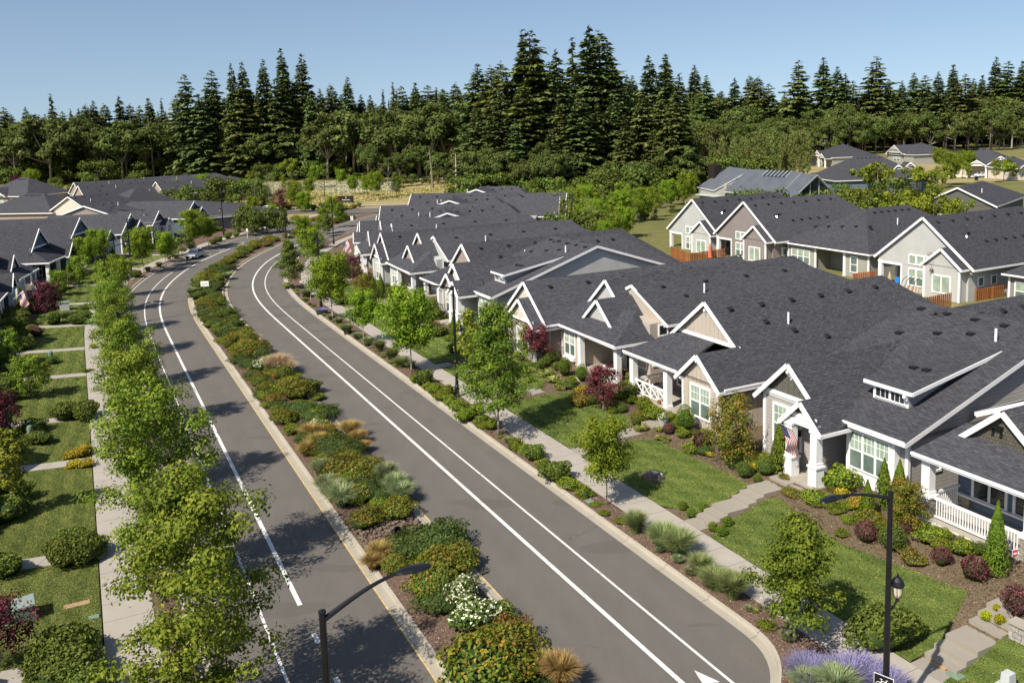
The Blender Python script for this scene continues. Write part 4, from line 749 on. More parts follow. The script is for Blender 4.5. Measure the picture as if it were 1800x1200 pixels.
def mk_broad(name, H=8, R=2.4, cb=.22, mat='oak', leaf=.17, nl=26, per=260, shape='oval', layer=.35, bark='bark', tr=.09, seed=0, gap=.0, lr=None):
    global rng
    rng = np.random.default_rng(seed + 100); tb = MB(); ph = rng.random() * 6; pts = [(math.sin(ph + k * .9) * .05 * k / 2, math.cos(ph + k * .7) * .05 * k / 2, H * .97 * k / 8) for k in range(9)]
    tb.tube(pts, [tr * (1 - .11 * k) for k in range(9)], 8)
    P = []; S = []; RD = []; NN = []
    for i in range(nl):
        t = (i + .5) / nl; z0 = H * (cb + (.93 - cb) * t); az = i * 2.399 + rng.random() * .6; tt = (z0 / H - cb) / (1 - cb)
        prof = {'oval': math.sin(math.pi * min(1, max(.0, .16 + .80 * tt))) ** .75, 'cone': (1 - tt) ** .72 * min(1, .55 + tt * 4), 'round': math.sqrt(max(.02, 1 - (2 * tt - .85) ** 2 / 1.35)), 'col': .7 + .3 * math.sin(math.pi * tt) if tt < .8 else 1.0 - (tt - .8) * 4}[shape]
        L = R * prof * (.55 + .62 * rng.random()); up = .12 + .45 * tt if shape != 'col' else 1.3
        d = Vector((math.cos(az), math.sin(az), up)).normalized(); c = Vector((pts[min(8, int(z0 / H * 8))][0], pts[min(8, int(z0 / H * 8))][1], z0)); e = c + d * L
        if L > .35: tb.tube([c, c + d * L * .42 + Vector((0, 0, .04 * L)), c + d * L * .8], [tr * .42 * (1 - .6 * t), tr * .22, .012], 5)
        nc = max(2, int(round(L / .55)) + 1)
        for q in range(nc):
            f = .28 + .75 * (q + .5) / nc; base = c + d * L * f; side = Vector((-d.y, d.x, 0)) * (rng.normal() * .32 * L * f); m = base + side
            rad = (.20 + .14 * rng.random()) * (R / 2.2) ** .5; k = int(per / nc * (0.7 + .6 * rng.random())); g = rng.normal(size=(k, 3)) * np.array([rad, rad, rad * layer * 1.6]); gl = np.linalg.norm(g / rad, axis=1); g = g[gl < 2.1]
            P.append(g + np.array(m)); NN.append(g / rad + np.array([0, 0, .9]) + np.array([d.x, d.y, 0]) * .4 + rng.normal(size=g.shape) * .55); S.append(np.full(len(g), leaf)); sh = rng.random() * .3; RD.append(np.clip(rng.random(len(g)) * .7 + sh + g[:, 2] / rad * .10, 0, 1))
    P = np.vstack(P); S = np.concatenate(S) * (.6 + .8 * rng.random(len(P))); RD = np.concatenate(RD)
    V, n, Rr = cards(P, S, None, N=np.vstack(NN), rnd=RD, asp=.6); crown = vegmesh(name + '_crown', V, n, Rr, ['L_' + mat]); trunk = tb.mesh(name + '_trunk', [bark], uv=False, smooth=True); return trunk, crown
def mk_conifer(name, H=40, R=6, base=.12, mat='fir', seed=0, whorls=38, card=1.25, sparse=0.0, top=.5, tr=.5, jag=.35):
    global rng
    rng = np.random.default_rng(seed + 500); tb = MB(); tb.tube([(0, 0, 0), (.1, .05, H * .5), (0, 0, H * .99)], [tr, tr * .6, .04], 8); P = []; S = []; A = []; RD = []; N = []
    for w in range(whorls):
        t = ((w + .5) / whorls) ** 1.08; z = H * (base + (1 - base) * t); L0 = R * ((1 - t) ** (top + .18) * min(1.0, .62 + t * 2.6)) * 1.08; nb = 5 if t < .85 else 4; tw = rng.random() * 6
        for b in range(nb + (1 if rng.random() < .4 else 0)):
            if rng.random() < sparse * (1 - t): continue
            a = tw + b * 2 * math.pi / nb + rng.normal() * .35; zj = z; z = zj + (rng.random() - .5) * H * (1 - base) / whorls * 1.6; L = L0 * (1 + rng.normal() * jag * .6 * (1 - .5 * t)) + .25; L = max(.3, L); dx, dy = math.cos(a), math.sin(a); rise = .30 * t - .10 + rng.normal() * .05
            if L > 2.2 and seed % 3 == 0 and rng.random() < .5: tb.tube([(0, 0, z), (dx * L * .8, dy * L * .8, z + rise * L * .6)], [.07, .02], 4)
            m = max(3, int(L / (card * .36)))
            for q in range(m):
                f = .18 + .82 * (q + rng.random()) / m; r_ = L * f; zz = z + rise * r_ - .085 * r_ * r_ / max(L, 1) * (1.5 - t)
                for sidek in (-1, -.5, 0, .5, 1) if L > 2.2 else (-1, 0, 1) if L > 1 else (0,):
                    wd = sidek * (.36 * card + .22 * L * (1 - f) * .6); px = dx * r_ - dy * wd + rng.normal() * .08; py = dy * r_ + dx * wd + rng.normal() * .08
                    P.append((px, py, zz - abs(sidek) * .10 * card + rng.normal() * .12)); S.append(card * (.6 + .6 * rng.random()) * (1.0 if t < .6 else 1.0 - (t - .6) * 1.25)); A.append((dx - dy * sidek * .7, dy + dx * sidek * .7, -.42 + rise)); N.append((rng.normal() * .4 + dx * .3, rng.normal() * .4 + dy * .3, 1.0)); RD.append(min(1, max(0, .25 + .4 * f + rng.normal() * .22)))
            z = zj
    P = np.array(P); V, n, Rr = cards(P, np.array(S), None, N=np.array(N), rnd=np.array(RD), droop=np.array(A), asp=.62); return tb.mesh(name + '_trunk', ['bark_fir'], uv=False, smooth=True), vegmesh(name + '_crown', V, n, Rr, ['L_' + mat])
def mk_wood(name, H=16, R=5.5, mat='wood', seed=0, leaf=.42, clumps=34, per=150, bark='bark', tr=.22, cb=.25, lean=0):
    global rng
    rng = np.random.default_rng(seed + 900); tb = MB(); tb.tube([(0, 0, 0), (lean * .4, .1, H * .35), (lean, 0, H * .75)], [tr, tr * .8, tr * .3], 7); P = []; RD = []; NW = []
    D = sphere_dirs(clumps, -.55)
    for i, d in enumerate(D):
        rr = (.55 + .42 * rng.random()); c = np.array([d[0] * R * rr + lean * .7, d[1] * R * rr, H * (cb + (1 - cb) * .5) + d[2] * H * (1 - cb) * .45 * rr]); rad = R * (.20 + .12 * rng.random())
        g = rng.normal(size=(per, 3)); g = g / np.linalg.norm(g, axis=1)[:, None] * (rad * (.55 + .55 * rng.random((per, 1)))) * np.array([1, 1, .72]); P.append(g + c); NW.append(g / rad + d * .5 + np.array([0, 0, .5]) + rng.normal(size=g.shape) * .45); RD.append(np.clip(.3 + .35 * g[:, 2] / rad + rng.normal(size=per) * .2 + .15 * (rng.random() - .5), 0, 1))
        if i % 4 == 0: tb.tube([(lean * .4, 0, H * .3), tuple(c * .9)], [tr * .45, .04], 5)
    P = np.vstack(P); V, n, Rr = cards(P, leaf * (.6 + .7 * rng.random(len(P))), None, N=np.vstack(NW), rnd=np.concatenate(RD), asp=.8); return tb.mesh(name + '_trunk', [bark], uv=False, smooth=True), vegmesh(name + '_crown', V, n, Rr, ['L_' + mat])

PR = {}
PR['oakA'] = mk_broad('street_oak', 8.6, 2.9, .14, 'oak', .14, 36, 760, 'oval', .34, 'bark_pale', .10, 1); PR['oakB'] = mk_broad('street_oak', 8.2, 2.6, .16, 'oak', .145, 34, 740, 'oval', .32, 'bark_pale', .10, 2); PR['oakC'] = mk_broad('street_oak', 9.0, 2.8, .13, 'oak', .14, 37, 760, 'oval', .36, 'bark_pale', .10, 3)
PR['pinoak'] = mk_broad('pin_oak', 5.1, 1.9, .27, 'street', .125, 32, 520, 'cone', .34, 'bark_pale', .06, 4); PR['tallmaple'] = mk_broad('tall_maple', 9.1, 3.1, .22, 'street', .15, 40, 520, 'cone', .40, 'bark_pale', .09, 5)
PR['round'] = mk_broad('round_maple', 4.6, 1.5, .40, 'maple', .135, 28, 460, 'round', .7, 'bark_pale', .045, 6); PR['roundB'] = mk_broad('round_maple', 5.6, 2.0, .36, 'maple', .15, 32, 460, 'round', .6, 'bark_pale', .06, 7)
PR['darkoak'] = mk_broad('dark_oak', 8.0, 2.8, .22, 'green', .18, 34, 420, 'cone', .4, 'bark_pale', .09, 8); PR['young'] = mk_broad('young_tree', 5.0, 1.1, .30, 'lime', .17, 18, 150, 'oval', .6, 'bark_pale', .04, 9)
PR['jmaple'] = mk_broad('red_japanese_maple', 3.0, 1.5, .34, 'burg', .12, 20, 260, 'round', .5, 'bark_pale', .05, 10); PR['crab'] = mk_broad('purple_plum', 4.2, 2.0, .2, 'burg', .17, 22, 240, 'round', .6, 'bark', .08, 11)
PR['serv'] = mk_broad('serviceberry', 3.6, 1.55, .10, 'orange', .13, 28, 330, 'oval', .8, 'bark', .05, 12); PR['mapleY'] = mk_broad('golden_maple', 5.2, 2.3, .2, 'oak', .2, 26, 260, 'round', .55, 'bark', .09, 13); PR['birch'] = mk_broad('thin_birch', 6.5, 1.3, .25, 'poplar', .13, 20, 60, 'oval', .7, 'bark_pale', .04, 14)
for i, (h_, r_, b_, m_, sp) in enumerate([(40, 5.2, .10, 'fir', 0), (44, 4.6, .16, 'fir', .12), (38, 5.6, .06, 'fir2', 0), (46, 4.0, .30, 'fir', .25), (30, 3.6, .05, 'fir', 0), (34, 3.2, .12, 'fir2', .1)]): PR['fir%d' % i] = mk_conifer('fir', h_, r_, b_, m_, i, 46, 1.7 if i < 4 else 1.45, sp, .62 if i != 2 else .5)
for i, (h_, r_, b_, m_, sp, tp, jg) in enumerate([(40, 5.6, .08, 'fir2', .3, .45, .8), (42, 4.4, .22, 'fir', .35, .75, .6), (38, 6.2, .03, 'fir', .15, .55, .6), (43, 3.8, .12, 'fir2', .2, .9, .5)]): PR['fir%d' % (6 + i)] = mk_conifer('fir', h_, r_, b_, m_, 11 + i, 40, 1.8, sp, tp, .5, jg)
PR['spruce'] = mk_conifer('small_pine', 6, 1.8, .04, 'fir2', 7, 22, .5, 0, .6, .12)
for i, (h_, r_, m_, bk, ln) in enumerate([(16, 6.0, 'wood', 'bark', 0), (18, 5.0, 'wood', 'bark_pale', .8), (14, 5.6, 'wood', 'bark', -.5), (12, 4.4, 'wood', 'bark_pale', 0)]): PR['wood%d' % i] = mk_wood('wood', h_, r_, m_, i, .5, 36, 130, bk, .24, .22 if i != 1 else .32, ln)
PR['poplar'] = mk_broad('poplar', 11, 2.0, .06, 'poplar', .30, 34, 150, 'col', .9, 'bark_pale', .09, 20); PR['bright'] = mk_wood('bright_bush', 5, 2.6, 'lime', 20, .3, 20, 90, 'bark', .1, .05); PR['brightg'] = mk_wood('green_bush', 4.4, 3.0, 'green', 21, .3, 20, 90, 'bark', .1, .02)
rng = np.random.default_rng(5)
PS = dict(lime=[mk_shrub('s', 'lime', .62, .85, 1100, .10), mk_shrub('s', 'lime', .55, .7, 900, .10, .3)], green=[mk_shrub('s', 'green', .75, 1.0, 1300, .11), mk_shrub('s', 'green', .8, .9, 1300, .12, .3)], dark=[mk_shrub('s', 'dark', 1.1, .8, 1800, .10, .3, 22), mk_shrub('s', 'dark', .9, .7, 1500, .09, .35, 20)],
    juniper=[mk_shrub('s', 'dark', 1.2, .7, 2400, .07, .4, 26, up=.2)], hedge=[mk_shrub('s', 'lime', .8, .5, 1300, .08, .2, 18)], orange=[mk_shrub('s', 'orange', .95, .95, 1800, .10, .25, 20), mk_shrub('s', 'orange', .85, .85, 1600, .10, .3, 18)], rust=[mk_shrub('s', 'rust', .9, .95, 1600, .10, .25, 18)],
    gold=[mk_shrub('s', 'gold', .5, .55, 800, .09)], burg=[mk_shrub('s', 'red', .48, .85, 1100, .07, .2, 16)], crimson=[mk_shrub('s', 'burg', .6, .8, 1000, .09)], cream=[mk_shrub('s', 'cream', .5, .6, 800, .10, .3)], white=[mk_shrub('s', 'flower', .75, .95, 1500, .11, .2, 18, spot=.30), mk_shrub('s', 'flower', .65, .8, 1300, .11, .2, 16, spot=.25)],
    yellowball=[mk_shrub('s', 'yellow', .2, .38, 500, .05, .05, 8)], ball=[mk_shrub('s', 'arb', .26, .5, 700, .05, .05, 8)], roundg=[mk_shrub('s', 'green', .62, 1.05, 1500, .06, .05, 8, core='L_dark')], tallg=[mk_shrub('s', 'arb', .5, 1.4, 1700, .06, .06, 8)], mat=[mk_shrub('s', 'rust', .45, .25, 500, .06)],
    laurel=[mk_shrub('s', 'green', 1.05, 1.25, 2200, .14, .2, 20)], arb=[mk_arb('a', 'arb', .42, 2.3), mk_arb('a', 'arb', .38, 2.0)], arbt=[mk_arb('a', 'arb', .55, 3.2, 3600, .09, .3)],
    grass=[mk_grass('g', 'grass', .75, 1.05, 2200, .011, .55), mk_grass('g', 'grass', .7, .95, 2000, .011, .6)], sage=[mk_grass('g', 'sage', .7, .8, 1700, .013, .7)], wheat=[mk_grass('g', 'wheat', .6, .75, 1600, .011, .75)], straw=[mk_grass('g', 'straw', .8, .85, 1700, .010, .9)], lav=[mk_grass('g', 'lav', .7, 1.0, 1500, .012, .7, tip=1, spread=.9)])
SHN = dict(lime='lime_shrub', green='green_shrub', dark='dark_green_shrub', juniper='juniper', hedge='low_lime_shrub', orange='orange_tipped_spirea', rust='rust_coloured_spirea', gold='gold_shrub', burg='barberry', crimson='crimson_shrub', cream='variegated_shrub', white='white_hydrangea', yellowball='yellow_dwarf_shrub', ball='dwarf_boxwood', roundg='clipped_round_shrub', tallg='clipped_oval_shrub', mat='creeping_heather', laurel='laurel_bush', arb='arborvitae', arbt='tall_arborvitae', grass='ornamental_grass', sage='grey_green_grass', wheat='golden_feather_grass', straw='straw_grass', lav='lavender')
SHD = dict(lime='bright lime green mounded shrub', green='mid green rounded shrub', dark='dark green spreading shrub', juniper='low dark juniper', hedge='low bright green ground shrub', orange='green spirea with orange tips', rust='rust orange spirea', gold='golden yellow shrub', burg='reddish barberry bush', crimson='deep crimson shrub', cream='pale variegated shrub', white='hydrangea with white flower heads', yellowball='small bright yellow ball shrub', ball='small green ball shrub', roundg='clipped dark green ball', tallg='clipped bright green oval shrub', mat='low reddish heather mat', laurel='large glossy green laurel bush', arb='slim arborvitae column', arbt='tall arborvitae column', grass='arching green ornamental grass clump', sage='grey green fine grass clump', wheat='golden brown feather grass clump', straw='pale straw coloured grass clump', lav='lavender clump with violet spikes')
CNT = {}
PEND = []
def plant(kind, X, Y, z, sc, where, rz=None):
    me = random.choice(PS[kind]); u = random.uniform; f = (u(.85, 1.3), u(.85, 1.15), u(.82, 1.15)) if kind not in ('arb', 'arbt', 'ball', 'yellowball', 'roundg', 'tallg') else (1, 1, u(.92, 1.08)); o = link(SHN[kind], me, None, (X, Y, z - .03), random.random() * 6.28 if rz is None else rz, (sc * f[0], sc * f[1], sc * f[2]))
    PEND.append((o, SHD[kind], where, 'shrub' if kind not in ('grass', 'sage', 'wheat', 'straw', 'lav') else 'grass clump' if kind != 'lav' else 'lavender', math.hypot(X, Y))); return o
def tree(key, X, Y, z, sc, name, desc, where, rz=None, cat='tree'):
    tr, crn = PR[key]; e = thing(name, None, None, (X, Y, z - .03), random.random() * 6.28 if rz is None else rz, None, sc)
    link('trunk', tr, e); link('crown', crn, e); PEND.append((e, desc, where, cat, math.hypot(X, Y))); return e
def flush_labels():
    G = {}
    for it in PEND: G.setdefault((it[1], it[2]), []).append(it)
    for (desc, where), L in G.items():
        L.sort(key=lambda q: q[4])
        for i, (o, _, _, cat, _) in enumerate(L):
            if len(L) == 1: tag(o, f'{desc} {where}', cat)
            else: tag(o, f'{desc} {where}, {ordinal(i + 1)} nearest', cat, (desc + ' ' + where))
    PEND.clear()
def lab16(): pass
def atpx(kind, pts, where, k=1.0):
    for p in pts:
        X, Y, z = unpT(p[0], p[1]); plant(kind, X, Y, z + (.06 if abs(SDv(np.array([X]), np.array([Y]))[1][0]) < 2 else 0), k * (p[2] if len(p) > 2 else 1) * (.93 + .14 * random.random()), where)

# ---------------------------------------------------------------- lawns and walkways
def lawn(name, pts, mat, label, kind='structure', lift=.05, off=None):
    """pts: list of (s, dnear, dfar), refined"""
    s_ = np.array([p[0] for p in pts]); n0 = np.array([p[1] for p in pts]); f0 = np.array([p[2] for p in pts]); S = np.linspace(s_[0], s_[-1], max(8, int(abs(s_[-1] - s_[0]) / .3))); K = 14
    V = []; U = []
    for s in S:
        a = np.interp(s, s_, n0); b = np.interp(s, s_, f0)
        for k in range(K + 1):
            d = a + (b - a) * k / K; x, y = W(s, d); ed = .0 if 0 < k < K else -.04; V.append((x, y, float(ZSD(s, d)) + lift + ed + .012 * math.sin(s * 3.1 + d * 2.3))); U.append((s, d))
    Fc = [(i * (K + 1) + j, i * (K + 1) + j + 1, (i + 1) * (K + 1) + j + 1, (i + 1) * (K + 1) + j) for i in range(len(S) - 1) for j in range(K)]
    me = bpy.data.meshes.new(name); me.from_pydata(V, [], Fc); me.materials.append(MT[mat]); ul = me.uv_layers.new(name='UVMap'); vi = np.empty(len(me.loops), int); me.loops.foreach_get('vertex_index', vi); ul.data.foreach_set('uv', np.array(U)[vi].ravel()); me.update(); return tag(link(name, me), kind='structure')
def arc(s0, s1, dn, df, n=9, r=.8, tilt=0.0, bulge=1.6):
    o = []
    for k in range(n):
        t = k / (n - 1); c = math.sin(math.pi * t) ** .45; o.append((s0 + (s1 - s0) * t, dn, dn + (df - dn) * (r * c + (1 - r) * 1.0) + tilt * (t - .5)))
    return o
lawn('lawn', [(8, 13.2, 15.2), (12, 13.2, 16.2), (15.6, 13.2, 16.6)], 'lawnR', '')
lawn('lawn', [(16.9, 13.2, 14.8), (17.8, 13.2, 17.6), (20.2, 13.2, 17.3), (23.5, 13.2, 16.9), (26.5, 13.2, 17.2), (28.1, 13.2, 17.7), (28.7, 14.6, 17.5)], 'lawnR', '')
lawn('lawn', [(30.3, 14.4, 17.6), (31, 13.9, 17.7), (32.2, 13.2, 17.7), (36.1, 13.2, 17.8), (38.4, 13.2, 17.7), (39.6, 13.2, 17.0), (40.0, 13.2, 15.2)], 'lawnR', '')
lawn('lawn', [(41.3, 13.2, 17.5), (43, 13.2, 18.6), (45.4, 13.2, 18.0), (48, 13.2, 18.8), (50, 13.2, 18.4), (51.0, 13.2, 16)], 'lawnR', '')
lawn('lawn', [(52.6, 13.2, 17.5), (55, 13.2, 19), (60, 13.2, 19.6), (62.2, 13.2, 19)], 'lawnR', ''); lawn('lawn', [(63.8, 13.2, 18), (68, 13.2, 19.4), (73, 13.2, 18.5), (76, 13.2, 16)], 'lawnR', '')
lawn('lawn', [(77.5, 13.2, 17), (82, 13.2, 18.3), (88, 13.2, 16)], 'lawnR', ''); lawn('lawn', [(92, 13.2, 17), (100, 13.2, 18), (108, 13.2, 17)], 'lawnR', ''); lawn('lawn', [(111, 13.2, 16), (120, 13.2, 17), (140, 13.2, 17)], 'lawnL', '')
WL = [31.9, 41.5, 54.9, 64.4, 76.9, 87.0, 98, 109.5]; prev = 20.5
for w in WL + [121, 133, 145]:
    a = prev + .6; b = w - .6; lawn('lawn', [(a, -13.0, -17.4), (a + .8, -13.0, -18.3), ((a + b) / 2, -13.0, -18.0), (b - .8, -13.0, -18.3), (b, -13.0, -17.6)][::1], 'lawnL', ''); prev = w
def scatter(name, objs, n, mat, sz, lift, hh, keep, seed, label, up=1.0, asp=.35, dr=None):
    g = np.random.default_rng(seed); C_ = []; A_ = []
    for o in objs:
        me = o.data; co = np.empty(len(me.vertices) * 3); me.vertices.foreach_get('co', co); co = co.reshape(-1, 3); vi = np.empty(len(me.loops), int); me.loops.foreach_get('vertex_index', vi)
        if len(vi) % 4: continue
        q = co[vi.reshape(-1, 4)]; q = q[[keep(*c) for c in q.mean(1)]]
        if len(q): C_.append(q); A_.append(np.linalg.norm(np.cross(q[:, 2] - q[:, 0], q[:, 3] - q[:, 1]), axis=1) / 2)
    C_ = np.concatenate(C_); A_ = np.concatenate(A_); k = g.choice(len(C_), n, p=A_ / A_.sum()); u = g.random((n, 1)); v = g.random((n, 1)); q = C_[k]
    P = (q[:, 0] * (1 - u) + q[:, 1] * u) * (1 - v) + (q[:, 3] * (1 - u) + q[:, 2] * u) * v; P[:, 2] += lift + g.random(n) * hh
    R0 = g.random(n)
    if dr: R0 = np.clip(R0 * .6 + .38 * (np.sin((P[:, 0] * .93 + P[:, 1] * .36 + .25 * np.sin(P[:, 1] * .4)) * dr) > 0) + .12 * np.sin(P[:, 0] * .7) * np.sin(P[:, 1] * .9), 0, 1)
    V, n, R = cards(P, sz * (.5 + g.random(n)), None, up=up, rnd=R0, asp=asp); return tag(link(name, vegmesh(name, V, n, R, [mat])), label, 'ground cover', None, 'stuff')
def walkway(s, d0, d1, w, nsteps, at, where, skew=0.0):
    """front path with risers at the given offsets, following the slope of the ground"""
    mb = MB(); sg = 1 if d1 > d0 else -1; z = .15; hs = [(abs(x), k) for k, x in enumerate(at)]; cuts = [d0] + list(at) + [d1]; ztop = float(ZSD(s, d1)) + .03; rise = (ztop - .15) / max(1, len(at))
    if not at: cuts = list(np.linspace(d0, d1, 8))
    for k in range(len(cuts) - 1):
        a, b = cuts[k], cuts[k + 1]; zt = .15 + rise * k; q = []
        for d, sw in ((a, -1), (b, -1), (b, 1), (a, 1)):
            x, y = W(s + sw * w / 2 + skew * (d - d0), d); q.append((x, y))
        ar = sum(q[i][0] * q[(i + 1) % 4][1] - q[(i + 1) % 4][0] * q[i][1] for i in range(4))
        za, zb = (float(ZSD(s, a)) + .075, float(ZSD(s, b)) + .075) if not at else (zt + .004, zt + .004); zz = [za, zb, zb, za]
        if k == 0 and not at: zz[0] = zz[3] = .152
        if ar < 0: q = q[::-1]; zz = zz[::-1]
        mb.hexa([(x, y, z_ - .5) for (x, y), z_ in zip(q, zz)], [(x, y, z_) for (x, y), z_ in zip(q, zz)])
    return tag(link('walkway', mb.mesh('walkway', ['step' if at else 'walk'])), kind='structure')
walkway(16.2, 13.17, 20.6, 1.3, 7, [13.9, 14.4, 15.0, 16.3, 16.8, 17.3, 18.6, 20.0], 'a'); walkway(29.5, 13.17, 19.4, 1.25, 6, [13.9, 14.4, 14.9, 16.2, 16.7, 17.2, 18.7], 'b')
walkway(40.7, 13.17, 20.6, 1.2, 2, [14.6, 15.1, 18.4], 'c'); walkway(51.8, 13.17, 21.2, 1.2, 2, [16.0, 19], 'd', .05); walkway(63.0, 13.17, 20, 1.2, 1, [18], 'e'); walkway(76.7, 13.17, 20, 1.2, 1, [], 'f'); walkway(90, 13.17, 20, 1.2, 1, [], 'g'); walkway(109.5, 13.17, 20, 1.2, 1, [], 'h')
for w in WL + [20.5, 121, 133, 145]: walkway(w, -12.97, -20, 1.1, 0, [], 'l')

LW = [o for o in bpy.data.objects if o.name.startswith('lawn')]
MT['L_turf'] = m_leaf('turf_blades', (0.062, 0.098, 0.018), (0.165, 0.215, 0.042), (0.30, 0.30, 0.09), 0.2); MT['chips'] = m_leaf('mulch_chips', (0.05, 0.03, 0.02), (0.16, 0.105, 0.075), (0.34, 0.25, 0.19), 0.0)
scatter('lawn_grass', LW, 190000, 'L_turf', .065, .004, .022, lambda x, y, z: y < 62, 1, 'short mown grass of the nearer front lawns', .7, .34, 5.5)
scatter('lawn_grass', LW, 80000, 'L_turf', .12, .005, .025, lambda x, y, z: 62 <= y < 125, 2, 'short mown grass of the farther front lawns', .8, .34, 5.5)
BD = [bpy.data.objects[n_] for n_ in ('median_bed', 'verge', 'verge.001')]
scatter('bark_mulch', BD, 60000, 'chips', .075, .004, .012, lambda x, y, z: 20 < y < 80, 3, 'loose bark mulch of the median and verges', 2.0, .5)
gm = bpy.data.objects['ground']
def bedk(x, y, z):
    if not (-16 < x < 24 and 26 < y < 90): return False
    s, d = SDv(np.array([x]), np.array([y])); return 13.3 < d[0] < 21.5
scatter('bark_mulch', [gm], 60000, 'chips', .08, .004, .015, bedk, 4, 'loose bark mulch of the right front beds', 2.0, .5)

# ---------------------------------------------------------------- street trees
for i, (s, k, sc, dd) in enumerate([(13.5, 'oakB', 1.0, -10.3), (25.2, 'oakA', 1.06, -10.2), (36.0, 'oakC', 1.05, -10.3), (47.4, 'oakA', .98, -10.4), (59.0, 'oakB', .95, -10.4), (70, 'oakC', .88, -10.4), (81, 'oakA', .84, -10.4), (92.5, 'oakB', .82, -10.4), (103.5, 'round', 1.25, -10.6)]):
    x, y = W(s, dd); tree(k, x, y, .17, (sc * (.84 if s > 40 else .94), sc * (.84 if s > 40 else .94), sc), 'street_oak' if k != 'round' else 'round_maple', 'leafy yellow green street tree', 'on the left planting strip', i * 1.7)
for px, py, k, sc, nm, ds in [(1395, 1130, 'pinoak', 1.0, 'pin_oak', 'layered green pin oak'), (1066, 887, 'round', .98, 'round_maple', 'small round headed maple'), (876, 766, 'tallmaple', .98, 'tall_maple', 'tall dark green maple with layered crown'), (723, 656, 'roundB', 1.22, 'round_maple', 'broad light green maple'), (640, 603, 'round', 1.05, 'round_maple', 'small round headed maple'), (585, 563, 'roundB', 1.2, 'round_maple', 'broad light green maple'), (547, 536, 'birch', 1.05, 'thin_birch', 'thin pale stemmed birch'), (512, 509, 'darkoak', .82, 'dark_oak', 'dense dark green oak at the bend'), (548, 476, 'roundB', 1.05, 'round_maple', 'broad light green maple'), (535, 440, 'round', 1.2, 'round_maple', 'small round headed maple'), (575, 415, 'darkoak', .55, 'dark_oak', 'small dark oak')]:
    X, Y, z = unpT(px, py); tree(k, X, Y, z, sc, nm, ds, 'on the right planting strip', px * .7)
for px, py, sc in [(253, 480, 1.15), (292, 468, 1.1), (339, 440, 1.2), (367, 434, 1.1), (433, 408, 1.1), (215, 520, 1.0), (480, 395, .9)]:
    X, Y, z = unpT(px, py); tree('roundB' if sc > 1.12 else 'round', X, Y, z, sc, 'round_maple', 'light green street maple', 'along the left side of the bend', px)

# ---------------------------------------------------------------- garden trees and tall shrubs
for px, py, k, sc, nm, ds, wh in [(1060, 722, 'jmaple', 1.0, 'red_japanese_maple', 'dark red japanese maple', 'in front of the taupe porch house'), (1287, 812, 'serv', 1.0, 'serviceberry', 'green bush tree with russet tips', 'beside the red crimson shrub'), (1592, 930, 'serv', .62, 'serviceberry', 'orange tipped bush tree', 'between the arborvitaes and lamp post'), (943, 640, 'jmaple', 1.05, 'red_japanese_maple', 'purple leaved small tree', 'by the brown side wall'), (925, 632, 'young', .62, 'young_tree', 'slender young tree', 'beside the purple leaved tree'), (622, 500, 'crab', .85, 'purple_plum', 'dark purple plum tree', 'near the hanging flag at the bend'), (600, 478, 'crab', .6, 'purple_plum', 'small dark purple plum', 'on the verge by the bend'), (640, 530, 'serv', .85, 'serviceberry', 'russet and pink leaved bush tree', 'beside the arborvitae pair'), (752, 560, 'brightg', .55, 'green_bush', 'dark rounded bush tree', 'left of the cream house'),
    (825, 660, 'young', 1.1, 'young_tree', 'slender light green tree', 'behind the tall lamp post'), (55, 700, 'mapleY', .62, 'golden_maple', 'golden green small maple', 'in the left yards'), (83, 690, 'young', .5, 'young_tree', 'spindly young tree', 'on the left lawn'), (85, 560, 'crab', .95, 'purple_plum', 'spreading purple plum', 'in the left yards'), (25, 905, 'young', .95, 'young_tree', 'pale stemmed young tree', 'at the left edge'), (2, 770, 'crab', .7, 'purple_plum', 'purple leaved shrub tree', 'at the left edge'), (140, 500, 'mapleY', .72, 'golden_maple', 'red and gold maple', 'below the left gables'), (0, 1175, 'jmaple', .9, 'red_japanese_maple', 'dark purple leaved maple', 'at the lower left corner'),
    (8, 645, 'mapleY', .6, 'golden_maple', 'shaded green small maple', 'at the left edge'), (175, 470, 'roundB', 1.0, 'round_maple', 'green maple', 'below the left row of roofs'), (320, 450, 'brightg', .8, 'green_bush', 'olive green bush tree', 'before the brown gable house'), (300, 460, 'mapleY', .6, 'golden_maple', 'olive gold bush tree', 'before the brown gable house'), (1655, 520, 'crab', .95, 'purple_plum', 'purple smoke bush', 'inside the fenced patio'), (1300, 455, 'brightg', .18, 'potted_bush', 'small round bush', 'on the patio beside the coral umbrella')]:
    X, Y, z = unpT(px, py); 
    if px in (1655, 1300): z = .9 + (.2 if px == 1300 else 0); X, Y = unp(px, py, z)
    tree(k, X, Y, z, sc, nm, ds, wh, px, 'tree' if 'bush' not in nm else 'bush')

